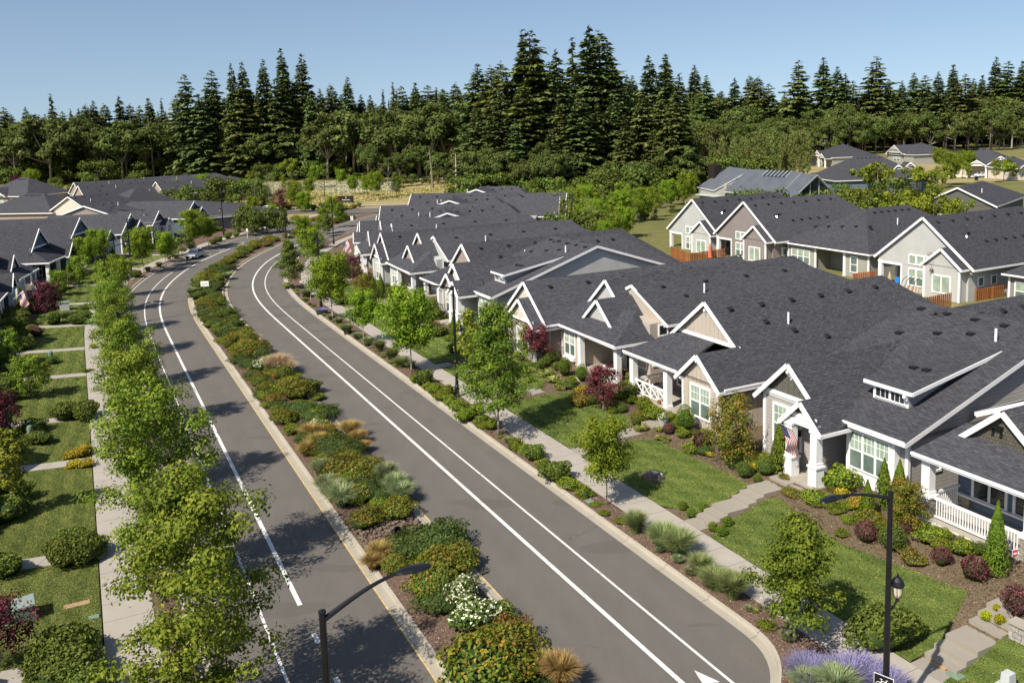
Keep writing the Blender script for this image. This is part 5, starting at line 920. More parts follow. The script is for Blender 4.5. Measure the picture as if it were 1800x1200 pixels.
for px, py, k, sc in [(8, 700, 'brightg', .5), (5, 600, 'brightg', .6), (22, 570, 'brightg', .5), (70, 545, 'brightg', .5), (120, 505, 'brightg', .5), (105, 520, 'mapleY', .6), (150, 480, 'roundB', .9)]:
    X, Y, z = unpT(px, py); tree(k, X, Y, z, sc, {'brightg': 'green_bush', 'mapleY': 'golden_maple', 'round': 'round_maple', 'roundB': 'round_maple'}[k], {'brightg': 'dense green bush tree', 'mapleY': 'golden green maple', 'round': 'small round maple', 'roundB': 'light green maple'}[k], 'crowding the left edge yards', px)
R_ = 'on the right verge'; BA = 'in the bed by the flag house'; BB = 'in the bed by the crossed railing porch'; BC = 'in the bed by the red japanese maple'; BZ = 'in the bed below the white railing'; ME = 'on the median'; LY = 'on the left yards'; FR = 'in the front gardens near the bend'
atpx('green', [(745, 676, 1.25), (938, 806, 1.15), (977, 842, 1.15)], R_); atpx('lime', [(728, 672, .7), (765, 692), (776, 703), (793, 712), (806, 722), (828, 732), (818, 740, .9), (848, 745), (866, 754, .9), (905, 790), (922, 797, .8), (957, 822, .9), (1000, 858, .85), (1028, 872, .95), (990, 848)], R_)
atpx('lime', [(752, 684, .8), (786, 696, .9), (838, 727, 1.1)], R_)
atpx('grass', [(1117, 937, 1.15), (1165, 962, 1.25), (1193, 976, 1.3), (1232, 1008, 1.1), (1262, 1038, 1.25), (1288, 1052, 1.0), (690, 634, 1.2), (668, 618, 1.1), (706, 646, 1.1)], R_); atpx('sage', [(648, 605, 1.0), (610, 587, 1.2), (596, 570, 1.1), (627, 596, .8), (540, 522, 1.3), (722, 648, .9), (583, 562, .9)], R_); atpx('cream', [(506, 506, 1.2), (1328, 1075, .45)], R_)
atpx('lav', [(1425, 1198, .8), (1455, 1208, .85), (1488, 1203, .9), (1522, 1208, .9), (1560, 1225, .8), (566, 552, .8)], R_); atpx('laurel', [(1556, 1132, 1.15)], 'beside the steps and lamp post'); atpx('sage', [(1470, 1225, 1.3), (1420, 1215, 1.0)], R_)
atpx('arb', [(1372, 830, 1.35), (1524, 915, 1.1), (1553, 892, 1.05), (1580, 893, 1.2), (1335 + 520, 880, .8)], BA); atpx('crimson', [(1233, 785, .95)], BA); atpx('lime', [(1200, 768, .75), (1213, 795, 1.0), (1190, 752, .8), (1238, 770, .7), (1475, 858, 1.45), (1345, 812, .8)], BA); atpx('roundg', [(1309, 838, .85), (1345, 834, .8), (1568, 965, 1.0)], BA)
atpx('hedge', [(1432, 880, 1.05), (1325, 818, .8)], BA); atpx('gold', [(1480, 872, .95), (1505, 892, .9), (1353, 812, .8), (1330, 806, .6)], BA); atpx('hedge', [(1443, 888, .5), (1474, 898, .55), (1492, 917, .55), (1480, 940, .5), (1388, 868, .5)], BA); atpx('mat', [(1380, 840, 1.1), (1395, 870, 1.2), (1592, 972, 1.2), (1608, 990, 1.2)], BA); atpx('burg', [(1522, 952, 1.1)], BA); atpx('ball', [(1331, 848, .9)], BA)
atpx('ball', [(1200, 896, 1), (1215, 908, 1), (1236, 898, 1), (1253, 933, 1), (1268, 942, 1.1), (1279, 925, 1)], 'at the foot of the front steps')
atpx('lime', [(1634, 950, 1.05), (1690, 972, 1.05)], BZ); atpx('cream', [(1650, 965, .7)], BZ); atpx('burg', [(1655, 992, 1.05), (1712, 1018, 1.15), (1790, 1085, 1.45)], BZ); atpx('arbt', [(1750, 1008, .95)], BZ); atpx('yellowball', [(1733, 1092), (1757, 1100), (1784, 1108), (1752, 1076, .8)], 'above the stone retaining wall')
atpx('tallg', [(1205, 758, 1.15)], BB); atpx('lime', [(1112, 708, .9), (1131, 718, 1.1), (1150, 736, 1.15), (1178, 738, .9), (1100, 700, .8)], BB); atpx('roundg', [(1117, 747, .5)], BB); atpx('cream', [(1127, 757, .75), (1160, 757, .6), (1158, 773, .6), (1170, 776, .6)], BB); atpx('white', [(1162, 738, .7)], BB)
atpx('tallg', [(993, 660, 1.1), (1023, 670, 1.0)], BC); atpx('cream', [(958, 662, 1.1), (973, 672, 1.1), (985, 684, 1.0), (940, 655, 1), (1093, 668, 1.8)], BC); atpx('gold', [(1020, 690, 1.0)], BC); atpx('rust', [(1018, 712, .9)], BC); atpx('roundg', [(1042, 710, .85), (918, 655, .8), (1072, 700, .6)], BC); atpx('green', [(965, 640, 1.1), (980, 650, .8), (1115, 690, 1.3), (1105, 700, 1.0), (893, 650, 1.0)], BC); atpx('lime', [(1080, 726, .75), (1003, 676, .8), (930, 672, .7), (905, 665, .7), (860, 640, 1.0), (878, 622, 1.1)], BC)
atpx('arb', [(827, 592, 1.3), (808, 600, 1.1), (798, 590, 1.0), (657, 520, 1.2), (671, 524, 1.15), (686, 532, .85), (708, 512, .9), (730, 530, .8), (745, 552, .9)], FR); atpx('green', [(700, 520, 1.3), (735, 560, 1.2), (850, 610, 1.2), (800, 620, 1.0), (770, 590, 1.0), (868, 655, 1.0), (640, 545, 1.0), (655, 545, 1.2), (598, 535, 1.2), (560, 505, 1.2)], FR); atpx('lime', [(712, 565, .9), (722, 575, .8), (790, 600, .9), (835, 655, .9), (608, 530, 1.1), (745, 598, .8), (560, 480, 1.2), (552, 470, 1.1)], FR); atpx('rust', [(700, 550, .8), (760, 575, .7)], FR); atpx('dark', [(595, 505, 1.1), (575, 470, 1.1), (600, 460, 1.1), (570, 452, 1.0), (672, 545, .8)], FR)

WKS = (16.2, 29.5, 40.7, 52.4, 63.2, 76.7, 90, 109.5)
rb = random.Random(8)
for s in np.arange(17.2, 112, .62):
    if min(abs(s - w) for w in WKS) < 1.2: continue
    lo = 18.4 if s < 60 else 19.0; hi = 20.3 if s < 45 else 20.6; d = rb.uniform(lo, hi)
    if 29.8 < s < 33.5: d = rb.uniform(18.2, 19.3)
    x, y = W(s, d); plant(rb.choice(['green', 'lime', 'cream', 'hedge', 'dark', 'gold', 'burg', 'mat', 'roundg', 'orange', 'lime', 'green']), x, y, Z(x, y), rb.uniform(.45, .85), 'in the front beds of the right row')
for s in np.arange(20, 110, 1.15):
    if min(abs(s - w) for w in WKS) < 1.3: continue
    x, y = W(s, rb.uniform(10.1, 10.45)); plant(rb.choice(['hedge', 'mat', 'sage', 'hedge', 'grass']), x, y, .16, rb.uniform(.3, .6), 'low along the right kerb')

# ---------------------------------------------------------------- median planting
atpx('orange', [(880, 1185, 1.25), (850, 1200, 1.2), (895, 1160, 1.1), (775, 1015, 1.05), (800, 1000, 1.05), (760, 1045, 1.0), (645, 925, .85), (700, 908, .85), (625, 850, 1.0), (600, 838, .95), (650, 835, .9), (520, 700, 1.05), (505, 690, .95), (430, 625, 1.05), (415, 605, .95), (372, 553, .9), (355, 540, .9), (357, 490, .9), (390, 470, .9), (425, 443, .9), (448, 432, .9), (472, 424, .9)], ME, 1.28)
atpx('dark', [(755, 975, 1.1), (735, 965, .95), (775, 960, 1.05), (790, 975, .85), (772, 1072, .75), (400, 590, 1.0), (385, 575, 1.0), (440, 620, .75), (368, 520, 1.0), (350, 525, .9), (385, 505, 1.0), (375, 480, .9), (405, 458, .9), (440, 440, .8)], ME, 1.28)
atpx('juniper', [(590, 800, .95), (565, 790, .85), (612, 798, .8), (640, 875, 1.0), (670, 878, .8), (620, 862, .8), (555, 735, .95), (530, 728, .9), (575, 725, .7), (395, 555, .8)], ME, 1.28); atpx('hedge', [(467, 700, .85), (478, 715, .85), (490, 728, .85), (503, 742, .85), (512, 668, .8), (520, 680, .7), (362, 560, .8), (370, 575, .8), (428, 600, .7), (560, 700, .6)], ME, 1.28)
atpx('white', [(835, 1100, 1.25), (868, 1138, .75), (812, 1062, .95), (560, 760, .85), (452, 630, .8), (462, 650, .85)], ME, 1.28); atpx('wheat', [(548, 770, 1.1), (562, 790, 1.0), (540, 800, .9), (616, 765, 1.1), (630, 775, 1.0), (668, 985, 1.0), (655, 1000, .8), (985, 1205, 1.2), (960, 1195, 1.0), (690, 975, .7), (640, 790, .7)], ME, 1.28)
atpx('straw', [(490, 652, 1.2), (505, 655, 1.0), (450, 600, .7), (480, 645, 1.0)], ME, 1.28); atpx('sage', [(590, 878, 1.2), (575, 865, 1.1), (600, 890, 1.1), (695, 868, 1.1), (680, 850, 1.1), (705, 880, 1.0), (567, 840, 1.0), (338, 520, 1.1), (343, 500, 1.0), (400, 490, 1.0)], ME, 1.28); atpx('green', [(880, 1085, .5), (500, 668, .8), (545, 690, .9), (780, 1045, .7), (410, 585, 1.1), (432, 590, .9), (375, 565, 1.0)], ME, 1.28); atpx('gold', [(440, 652, .4), (575, 745, .5)], ME, 1.28); atpx('crimson', [(893, 1140, .5)], ME, 1.28)
rm = random.Random(4)
for s in np.arange(17, 128, .62):
    if 34 < s < 38.7 or (s < 31 and rm.random() < .35): continue
    x, y = W(s, rm.choice((-1, 1)) * rm.uniform(.15, 1.25) if s > 31 else rm.uniform(.2, 1.25)); plant(rm.choice(['green', 'dark', 'hedge', 'orange', 'lime', 'juniper', 'green', 'orange', 'rust', 'dark']), x, y, .17, rm.uniform(.6, 1.0) * (1 if s < 70 else 1.2), 'tucked between the median shrubs')
for s in np.arange(128, 196, 1.2): 
    x, y = W(s, random.uniform(-.9, .9)); plant(random.choice(['orange', 'green', 'dark', 'rust', 'lime']), x, y, .17, random.uniform(.85, 1.1), 'on the far stretch of the median')

# ---------------------------------------------------------------- left yards
atpx('laurel', [(120, 738, 1.05), (150, 736, 1.0), (115, 990, .95), (150, 985, 1.0), (128, 968, .9), (160, 975, .8), (138, 570, 1.1), (150, 560, .8), (110, 1170, 1.1), (140, 1160, .85), (120, 1200, 1.0), (150, 1215, .8)], LY); atpx('gold', [(130, 805, 1.2), (152, 800, 1.2), (130, 822, 1.0), (150, 820, 1.1)], LY); atpx('arb', [(30, 610, .95), (42, 600, 1.0), (98, 485, 1.1), (112, 488, 1.1), (125, 470, 1.0), (20, 620, .9)], LY); atpx('burg', [(65, 592, 1.3), (20, 590, 1.1)], LY)
atpx('green', [(25, 905, 1.3), (10, 915, 1.2), (30, 880, 1.1), (70, 780, 1.2), (60, 760, 1.2), (95, 570, 1.4), (10, 1010, 1.1), (20, 800, 1.2), (90, 640, .9), (150, 545, .8)], LY); atpx('lime', [(165, 612, .5), (150, 655, .45), (12, 1000, .9), (195, 520, 1.0), (190, 505, 1.0), (420, 408, .9), (405, 412, .8)], LY); atpx('cream', [(160, 652, .4)], LY)
atpx('sage', [(150, 1190, 1.2), (310, 455, 1.3), (280, 470, 1.2), (260, 478, 1.1)], LY); atpx('green', [(385, 425, 1.1), (400, 420, 1.1), (415, 416, 1.0), (375, 430, 1.0), (440, 400, 1.3), (460, 398, 1.4), (475, 392, 1.4), (240, 488, 1.1), (500, 390, 1.2)], 'on the far left verge')
for s in np.arange(96, 176, 3.2):
    x, y = W(s, -17.5 - random.random() * 2.5); plant(random.choice(['green', 'dark', 'laurel', 'arb', 'green']), x, y, Z(x, y), random.uniform(.9, 1.5), 'in the beds before the left houses')
for s in np.arange(24, 96, 3.6):
    x, y = W(s, -18.2 - random.random() * 1.8); plant(random.choice(['green', 'dark', 'laurel', 'green']), x, y, Z(x, y), random.uniform(.9, 1.4), 'in the shaded beds before the left houses')

# ---------------------------------------------------------------- lamps
def lamp(X, Y, z, H, dr, arm, desc, lantern=0, lz=4.6, rise=.75, slope=True, ldir=None):
    e = thing('street_lamp', desc, 'street lamp', (X, Y, z)); dx, dy = dr
    mb = MB(); mb.lathe([(.20, 0), (.20, .12), (.17, .2), (.16, .75), (.18, .8), (.13, .9), (.105, 1.2), (.075, H - .05), (.085, H - .04), (.085, H), (.02, H + .03)], 12); part(mb, 'pole', ['black'], e, uv=False, smooth=False)
    mb = MB(); st = H - .22; P = [(dx * arm * t, dy * arm * t, st + rise * (math.sin(t * 1.35) / math.sin(1.35) * .92 + .08 * t)) for t in np.linspace(0.02, 1, 9)]; mb.tube(P, [.065 - .03 * i / 8 for i in range(9)], 8); part(mb, 'arm', ['black'], e, uv=False)
    mb = MB(); c = Vector(P[-1]); d = Vector((dx, dy, -.03)); sd = Vector((-dy, dx, 0)); V = []
    for t, wd, hh in ((0, .05, .04), (.12, .11, .07), (.35, .17, .09), (.6, .17, .075), (.78, .11, .05), (.84, .03, .02)): V.append([c + d * t + sd * (wd * math.cos(a)) + Vector((0, 0, hh * math.sin(a) * (1 if math.sin(a) > 0 else .45))) for a in [k * math.pi / 4 for k in range(8)]])
    for i in range(len(V) - 1):
        for k in range(8): mb.face([V[i][k], V[i][(k + 1) % 8], V[i + 1][(k + 1) % 8], V[i + 1][k]])
    mb.face(V[0][::-1]); mb.face(V[-1]); part(mb, 'luminaire', ['black'], e, uv=False)
    if lantern:
        ex, ey = ldir or (-dx, -dy); q = .42; mb = MB(); mb.tube([(ex * .06, ey * .06, lz - .35), (ex * q * .6, ey * q * .6, lz - .28), (ex * q, ey * q, lz - .05)], .035, 6); mb.lathe([(.07, -.12), (.05, -.04), (.09, .02)], 8, (ex * q, ey * q, lz)); part(mb, 'lantern_bracket', ['black'], e, uv=False)
        mb = MB(); mb.lathe([(.08, .02), (.13, .12), (.165, .35), (.16, .42)], 12, (ex * q, ey * q, lz)); g = part(mb, 'lantern_globe', ['lampglass'], e, uv=False); 
        mb = MB(); mb.lathe([(.20, .40), (.21, .46), (.17, .58), (.09, .68), (.03, .72), (.025, .80), (.0, .83)], 12, (ex * q, ey * q, lz))
        for k in range(6):
            a = k * math.pi / 3; mb.tube([(ex * q + .19 * math.cos(a), ey * q + .19 * math.sin(a), lz + .42), (ex * q + .15 * math.cos(a), ey * q + .15 * math.sin(a), lz + .14), (ex * q + .09 * math.cos(a), ey * q + .09 * math.sin(a), lz)], .008, 4)
        part(mb, 'lantern_cap', ['black'], e, uv=False)
    return e
def nrm(s, sg): x0, y0 = W(s, 0); x1, y1 = W(s, sg); return (x1 - x0, y1 - y0)
x, y = W(14.7, 9.35 + .9); x, y = 11.44, 25.83
lamp(x, y, .15, 8.2, nrm(15, -1), 2.1, 'black double street lamp with acorn lantern in the lower right foreground', 1, 4.6, .55)
x, y = unp(566, 1073, 9.9); lamp(x, y, .15, 9.75, nrm(18, 1), 1.65, 'black street lamp rising from the bottom edge over the left lane', 0, rise=.6)
x, y = unp(804, 698, .1); lamp(x, y, .15, 8.25, nrm(55, -1), 2.1, 'black street lamp with lantern on the right verge before the tall maple', 1, 4.5, .5)
for px, py, sg, lab in [(206, 548, 1, 'black street lamp among the left trees, nearest of the left row'), (181, 437, 1, 'black street lamp among the left trees, second of the left row'), (223, 384, 1, 'black street lamp before the left gables, third of the left row'), (388, 338, 1, 'black street lamp near the silver car, farthest of the left row'), (557, 412, -1, 'black street lamp behind the light green maple at the bend'), (500, 370, -1, 'black street lamp left of the dark oak at the bend'), (582, 345, -1, 'black street lamp near the junction')]:
    x, y = unp(px, py, 8.4); s_, d_ = SDv(np.array([x]), np.array([y])); lamp(x, y, .15, 8.25, nrm(s_[0], sg), 2.1, lab, 1 if px != 206 else 1, 4.5, .6)
x, y = unp(573, 378, 0.); mb = MB(); mb.tube([(0, 0, 0), (0, 0, 9.5)], .08, 6); p_ = thing('street_lamp', 'thin dark pole standing beside the junction', 'pole', (x, y, 0)); part(mb, 'pole', ['black'], p_, uv=False); mb = MB(); mb.tube([(0, 0, 9.3), (-1.8, 0, 9.7)], .05, 6); part(mb, 'arm', ['black'], p_, uv=False)

# ---------------------------------------------------------------- flags, signs, banners
def usflag(e, o, hd, fd, hoist, fly):
    mb = MB(); o = Vector(o); hd = Vector(hd).normalized(); fd = Vector(fd).normalized(); nn = hd.cross(fd).normalized(); NU, NV = 20, 13
    def P(u, v): return o + hd * hoist * v + fd * fly * u + nn * (.10 * math.sin(u * 7 + v * 2) * (.3 + u)) + hd * (.06 * math.sin(u * 5))
    for i in range(NU):
        for j in range(NV):
            cant = i < NU * .4 and j < 7; m = 2 if cant else (0 if j % 2 == 0 else 1); mb.face([P(i / NU, j / NV), P((i + 1) / NU, j / NV), P((i + 1) / NU, (j + 1) / NV), P(i / NU, (j + 1) / NV)], m)
    part(mb, 'flag_cloth', ['red', 'flagwhite', 'flagblue'], e, uv=False)
    st = MB()
    for r in range(9):
        for c in range(6 if r % 2 == 0 else 5):
            u = .4 * (c + (.5 if r % 2 == 0 else 1)) / 6; v = 7 / 13 * (r + .5) / 9.2; q = P(u, v); k = hoist * .019
            for sgn in (1, -1):
                pts = [q + nn * .006 * sgn + (hd * math.cos(a) + fd * math.sin(a)) * (k if b % 2 == 0 else k * .45) for b, a in enumerate([math.pi * t / 5 for t in range(10)])]; st.face(pts)
    part(st, 'flag_stars', ['flagwhite'], e, uv=False)
x, y = Rloc(10.9, 19.4); rd = Vector((x, y, 0)); out = Vector((-math.sin(rz0) * -1, -math.cos(rz0), 0)); out = Vector((math.sin(rz0), -math.cos(rz0), 0))
e = thing('flag', 'stars and stripes flag hanging beside the entry column of the grey house', 'flag', (0, 0, 0)); P0 = Vector((x, y, 3.9)); mb = MB(); mb.tube([P0, P0 + out * .9 + Vector((0, 0, .55))], .018, 6); part(mb, 'flag_pole', ['white'], e, uv=False); usflag(e, P0 + out * .9 + Vector((0, 0, .52)), (-out - Vector((0, 0, .6))), Vector((.22, -.08, -1)), .95, 1.45)
for px, py, z, lab in [(604, 448, 2.0, 'stars and stripes flag on the white porch at the bend'), (40, 545, 1.6, 'stars and stripes flag on a left side porch')]:
    x, y = unp(px, py, z); e = thing('flag', lab, 'flag', (0, 0, 0)); mb = MB(); mb.tube([(x - .3, y, z + .2), (x + .6, y - .2, z + 1.7)] if px > 100 else [(x - .9, y, z + 1.2), (x + .4, y - .2, z + 2.1)], .025, 6); part(mb, 'flag_pole', ['white'], e, uv=False); usflag(e, (x - .1, y, z + 1.5) if px > 100 else (x - .5, y, z + 1.6), (.75, -.1, .55), (.35, 0, -1), 1.0, 1.6)
def board(e, name, c, ax, w, h, mats, t=.03, up=Vector((0, 0, 1))):
    ax = Vector(ax).normalized(); n = ax.cross(up).normalized(); mb = MB(); c = Vector(c); q = [c - ax * w / 2, c + ax * w / 2]
    mb.hexa([q[0] - n * t / 2, q[1] - n * t / 2, q[1] + n * t / 2, q[0] + n * t / 2], [a + up * h for a in (q[0] - n * t / 2, q[1] - n * t / 2, q[1] + n * t / 2, q[0] + n * t / 2)]); return part(mb, name, mats, e, uv=False)
# lane sign on the near lamp post: white bordered black plate with a bicycle
e = thing('road_sign', 'black road sign with white bicycle symbol at the bottom edge', 'road sign', (0, 0, 0)); x, y = 11.44, 25.83; vd = Vector((-x, -y, 0)).normalized(); ax = Vector((-vd.y, vd.x, 0)); ax = (ax + vd * .35).normalized(); nS = Vector((ax.y, -ax.x, 0)); nS = nS if nS.dot(vd) > 0 else -nS
zt = 2.33; ax = ax if ax.x > 0 else -ax; c0 = Vector((x, y, 0)) + nS * .20; mb = MB(); wS, hS = .62, .9
def plate(mb, w, h, off, m, u0=0, v0=0):
    c = c0 + nS * off + Vector((0, 0, zt - .45 + v0)) + ax * u0; q = [c - ax * w / 2 - Vector((0, 0, h / 2)), c + ax * w / 2 - Vector((0, 0, h / 2)), c + ax * w / 2 + Vector((0, 0, h / 2)), c - ax * w / 2 + Vector((0, 0, h / 2))]; mb.hexa([p - nS * .008 for p in q][::-1], q[::-1], m)
plate(mb, wS, hS, 0, 0); part(mb, 'sign_border', ['white'], e, uv=False); mb = MB(); plate(mb, wS - .035, hS - .035, .012, 0); part(mb, 'sign_face', ['black'], e, uv=False)
mb = MB()
def PT(u, v): return c0 + nS * .026 + ax * u + Vector((0, 0, zt - .45 + v))
for cx in (-.13, .14): mb.tube([PT(cx + .10 * math.cos(a), .10 + .10 * math.sin(a)) for a in np.linspace(0, 2 * math.pi, 17)], .009, 5)
for a, b in (((-.13, .10), (-.06, .26)), ((-.06, .26), (.09, .26)), ((.09, .26), (0, .10)), ((0, .10), (-.06, .26)), ((-.13, .10), (0, .10)), ((.14, .10), (.08, .32)), ((.08, .32), (.14, .34)), ((-.06, .26), (-.07, .31)), ((-.11, .315), (-.03, .315))): mb.tube([PT(*a), PT(*b)], .009, 5)
part(mb, 'bicycle_symbol', ['flagwhite'], e, uv=False)
X, Y, z = unpT(1783, 998); e = thing('yard_sign', 'small red yard sign on a thin stake by the stone pier', 'sign', (X, Y, z)); mb = MB(); mb.tube([(0, 0, 0), (0, 0, .75)], .012, 5); part(mb, 'stake', ['chrome'], e, uv=False); board(e, 'sign_plate', (0, 0, .5), (1, .35, 0), .3, .3, ['flagwhite'], .01); board(e, 'sign_face', (-.01, -.02, .52), (1, .35, 0), .25, .26, ['signred'], .012); board(e, 'lettering_band', (-.014, -.034, .60), (1, .35, 0), .17, .07, ['flagwhite'], .006)
X, Y, z = unpT(361, 515); e = thing('board_sign', 'white board sign standing in the median shrubs', 'sign', (X, Y, z)); board(e, 'sign_plate', (0, 0, .85), (1, 0, 0), 1.0, .65, ['flagwhite'], .04); board(e, 'text_band', (0, -.03, 1.08), (1, 0, 0), .8, .14, ['utilgrey'], .01); mb = MB(); mb.tube([(-.3, .03, 0), (-.3, .03, 1.4)], .03, 5); part(mb, 'post', ['chrome'], e, uv=False); mb = MB(); mb.tube([(.3, .03, 0), (.3, .03, 1.4)], .03, 5); part(mb, 'post', ['chrome'], e, uv=False)
X, Y, z = unpT(609, 357); e = thing('monument_sign', 'dark entrance sign wall with white emblem and lettering', 'sign', (X, Y, z)); board(e, 'sign_wall', (0, 0, 0), (1, 0, 0), 3.9, 1.9, ['signbrown'], .35); board(e, 'end_pier', (-2.25, 0, 0), (1, 0, 0), .6, 2.0, ['fence'], .45)
mb = MB()
for k, (hh) in enumerate((.30, .2, .2, .26, .2, .2, .26, .2, .2)): mb.box(-1.05 + k * .24, -1.05 + k * .24 + .13, -.21, -.19, .75, .75 + hh)
part(mb, 'lettering', ['flagwhite'], e, uv=False); mb = MB(); mb.lathe([(.001, 0), (.17, .12), (.17, .2), (.001, .34)], 8, (0, -.2, 1.3)); part(mb, 'emblem', ['flagwhite'], e, uv=False)
for px, py, h_, mat, lab in [(689, 345, 4.6, 'purple', 'tall violet feather banner beside the dark trees'), (779, 322, 4.2, 'purple', 'violet feather banner behind the merged roofs'), (757, 320, 3.6, 'bannery', 'yellow feather banner among the bushes')]:
    X, Y = unp(px, py, 0); e = thing('feather_banner', lab, 'banner', (X, Y, 0)); mb = MB(); mb.tube([(0, 0, 0), (0, 0, h_), (.3, 0, h_ + .3)], .03, 5); part(mb, 'pole', ['chrome'], e, uv=False); mb = MB(); mb.hexa([(0, -.01, 1.0), (.55, -.01, 1.3), (.55, .01, 1.3), (0, .01, 1.0)], [(0, -.01, h_), (.6, -.01, h_ + .1), (.6, .01, h_ + .1), (0, .01, h_)]); part(mb, 'banner_cloth', [mat], e, uv=False)
X, Y, z = unpT(619, 395); e = thing('notice_post', 'white post with square white plate near the junction', 'sign', (X, Y, z)); mb = MB(); mb.tube([(0, 0, 0), (0, 0, 2.6)], .04, 5); part(mb, 'post', ['chrome'], e, uv=False); board(e, 'plate', (0, 0, .9), (1, 0, 0), .55, .9, ['flagwhite'])
for px in (580, 584):
    X, Y = unp(px, 372, 0); e = thing('street_sign', f'small pale green street sign by the junction, {"left" if px == 580 else "right"} of two', 'sign', (X, Y, 0)); mb = MB(); mb.tube([(0, 0, 0), (0, 0, 2.4)], .035, 5); part(mb, 'post', ['chrome'], e, uv=False); board(e, 'plate', (0, 0, 1.7), (1, 0, 0), .45, .7, ['utilgrey'])
X, Y, z = unpT(435, 418); e = thing('mailbox_post', 'short white post on the corner by the far left verge', 'post', (X, Y, z)); mb = MB(); mb.tube([(0, 0, 0), (0, 0, 1.5)], .05, 6); part(mb, 'post', ['white'], e, uv=False); board(e, 'plate', (0, 0, 1.2), (1, 0, 0), .35, .55, ['white'])

# ---------------------------------------------------------------- utility boxes, lids, wall, rocks, pots
def pedestal(px, py, mat, h, w, lab, top='dome'):
    X, Y, z = unpT(px, py); e = thing('utility_pedestal', lab, 'utility box', (X, Y, z), .5); mb = MB()
    if top == 'dome': mb.lathe([(w * .5, 0), (w * .5, .06), (w * .42, .08), (w * .42, h * .8), (w * .36, h * .95), (w * .2, h)], 10)
    else: mb.box(-w / 2, w / 2, -w / 2, w / 2, 0, h * .45); mb.hexa([(-w * .32, -w * .25, h * .45), (w * .32, -w * .25, h * .45), (w * .32, w * .3, h * .45), (-w * .32, w * .3, h * .45)], [(-w * .3, -w * .2, h), (w * .3, -w * .2, h), (w * .3, w * .28, h), (-w * .3, w * .28, h)])
    part(mb, 'cabinet', [mat], e, uv=False); mb = MB(); mb.box(-w * .55, w * .55, -w * .55, w * .55, -.05, .04); part(mb, 'pad', ['slabc'], e, uv=False)
pedestal(90, 638, 'util', 1.1, .5, 'green utility pedestal on the left lawn near the far walkway'); pedestal(54, 772, 'util', .95, .42, 'green round pedestal on the left lawn beside the squat one'); pedestal(70, 778, 'util', .7, .55, 'squat green utility pedestal on the left lawn', 'box'); pedestal(14, 1098, 'util', .85, .38, 'grey green pedestal before the transformer at the left edge'); pedestal(1772, 1218, 'utilgrey', .75, .6, 'pale grey utility cabinet at the lower right corner', 'box')
X, Y, z = unpT(44, 1085); e = thing('transformer', 'large green transformer cabinet with pale lid on the left lawn', 'transformer', (X, Y, z), rz0 + .1); mb = MB(); mb.box(-.6, .6, -.5, .5, 0, .75); part(mb, 'cabinet', ['util'], e, uv=False); mb = MB(); mb.hexa([(-.64, -.54, .75), (.64, -.54, .75), (.64, .54, .75), (-.64, .54, .75)], [(-.62, -.5, .82), (.62, -.5, .82), (.62, .5, .86), (-.62, .5, .86)]); part(mb, 'lid', ['utilpale'], e, uv=False); e.scale = (.8, .8, .85)
X, Y, z = unpT(114, 545); e = thing('transformer', 'grey transformer cabinet in the far left yard', 'transformer', (X, Y, z), rz0); mb = MB(); mb.box(-.6, .6, -.5, .5, 0, .9); part(mb, 'cabinet', ['utilgrey'], e, uv=False); mb = MB(); mb.box(-.64, .64, -.54, .54, .9, .97); part(mb, 'lid', ['util'], e, uv=False)
def lid(px, py, mat, w, d, lab, nm='ground_lid'):
    X, Y, z = unpT(px, py); mb = MB(); mb.box(-w / 2, w / 2, -d / 2, d / 2, -.05, .075); o = link(nm, mb.mesh(nm, [mat], uv=False), None, (X, Y, z), rz0); tag(o, lab, 'utility lid')
lid(1655, 1168, 'tan', .62, .42, 'tan rectangular ground lid in the corner lawn'); lid(1680, 1188, 'util', .5, .4, 'grey green ground lid beside the tan one'); lid(135, 1064, 'tan', .35, 1.0, 'long tan ground lid on the left lawn'); lid(165, 1086, 'util', .3, .4, 'small green ground lid beside the left sidewalk'); lid(1036, 882, 'util', .45, .35, 'pale green ground lid in the right verge')
X, Y, z = unpT(1155, 836); mb = MB(); mb.lathe([(.85, -.05), (.83, .07), (.0, .075)], 14); o = link('mulch_ring', mb.mesh('mulch_ring', ['cobble'], uv=False), None, (X, Y, z)); tag(o, None, None, None, 'structure')
for px, py, r in [(1152, 833, .17), (1163, 836, .09)]: X, Y, z = unpT(px, py); mb = MB(); mb.lathe([(r, -.02), (r, .12), (r * .8, .14), (.0, .145)], 12); o = link('valve_cover', mb.mesh('valve_cover', ['utilgrey'], uv=False), None, (X, Y, z)); tag(o, ('larger' if r > .1 else 'smaller') + ' round pale valve cover in the lawn mulch patch', 'valve cover')
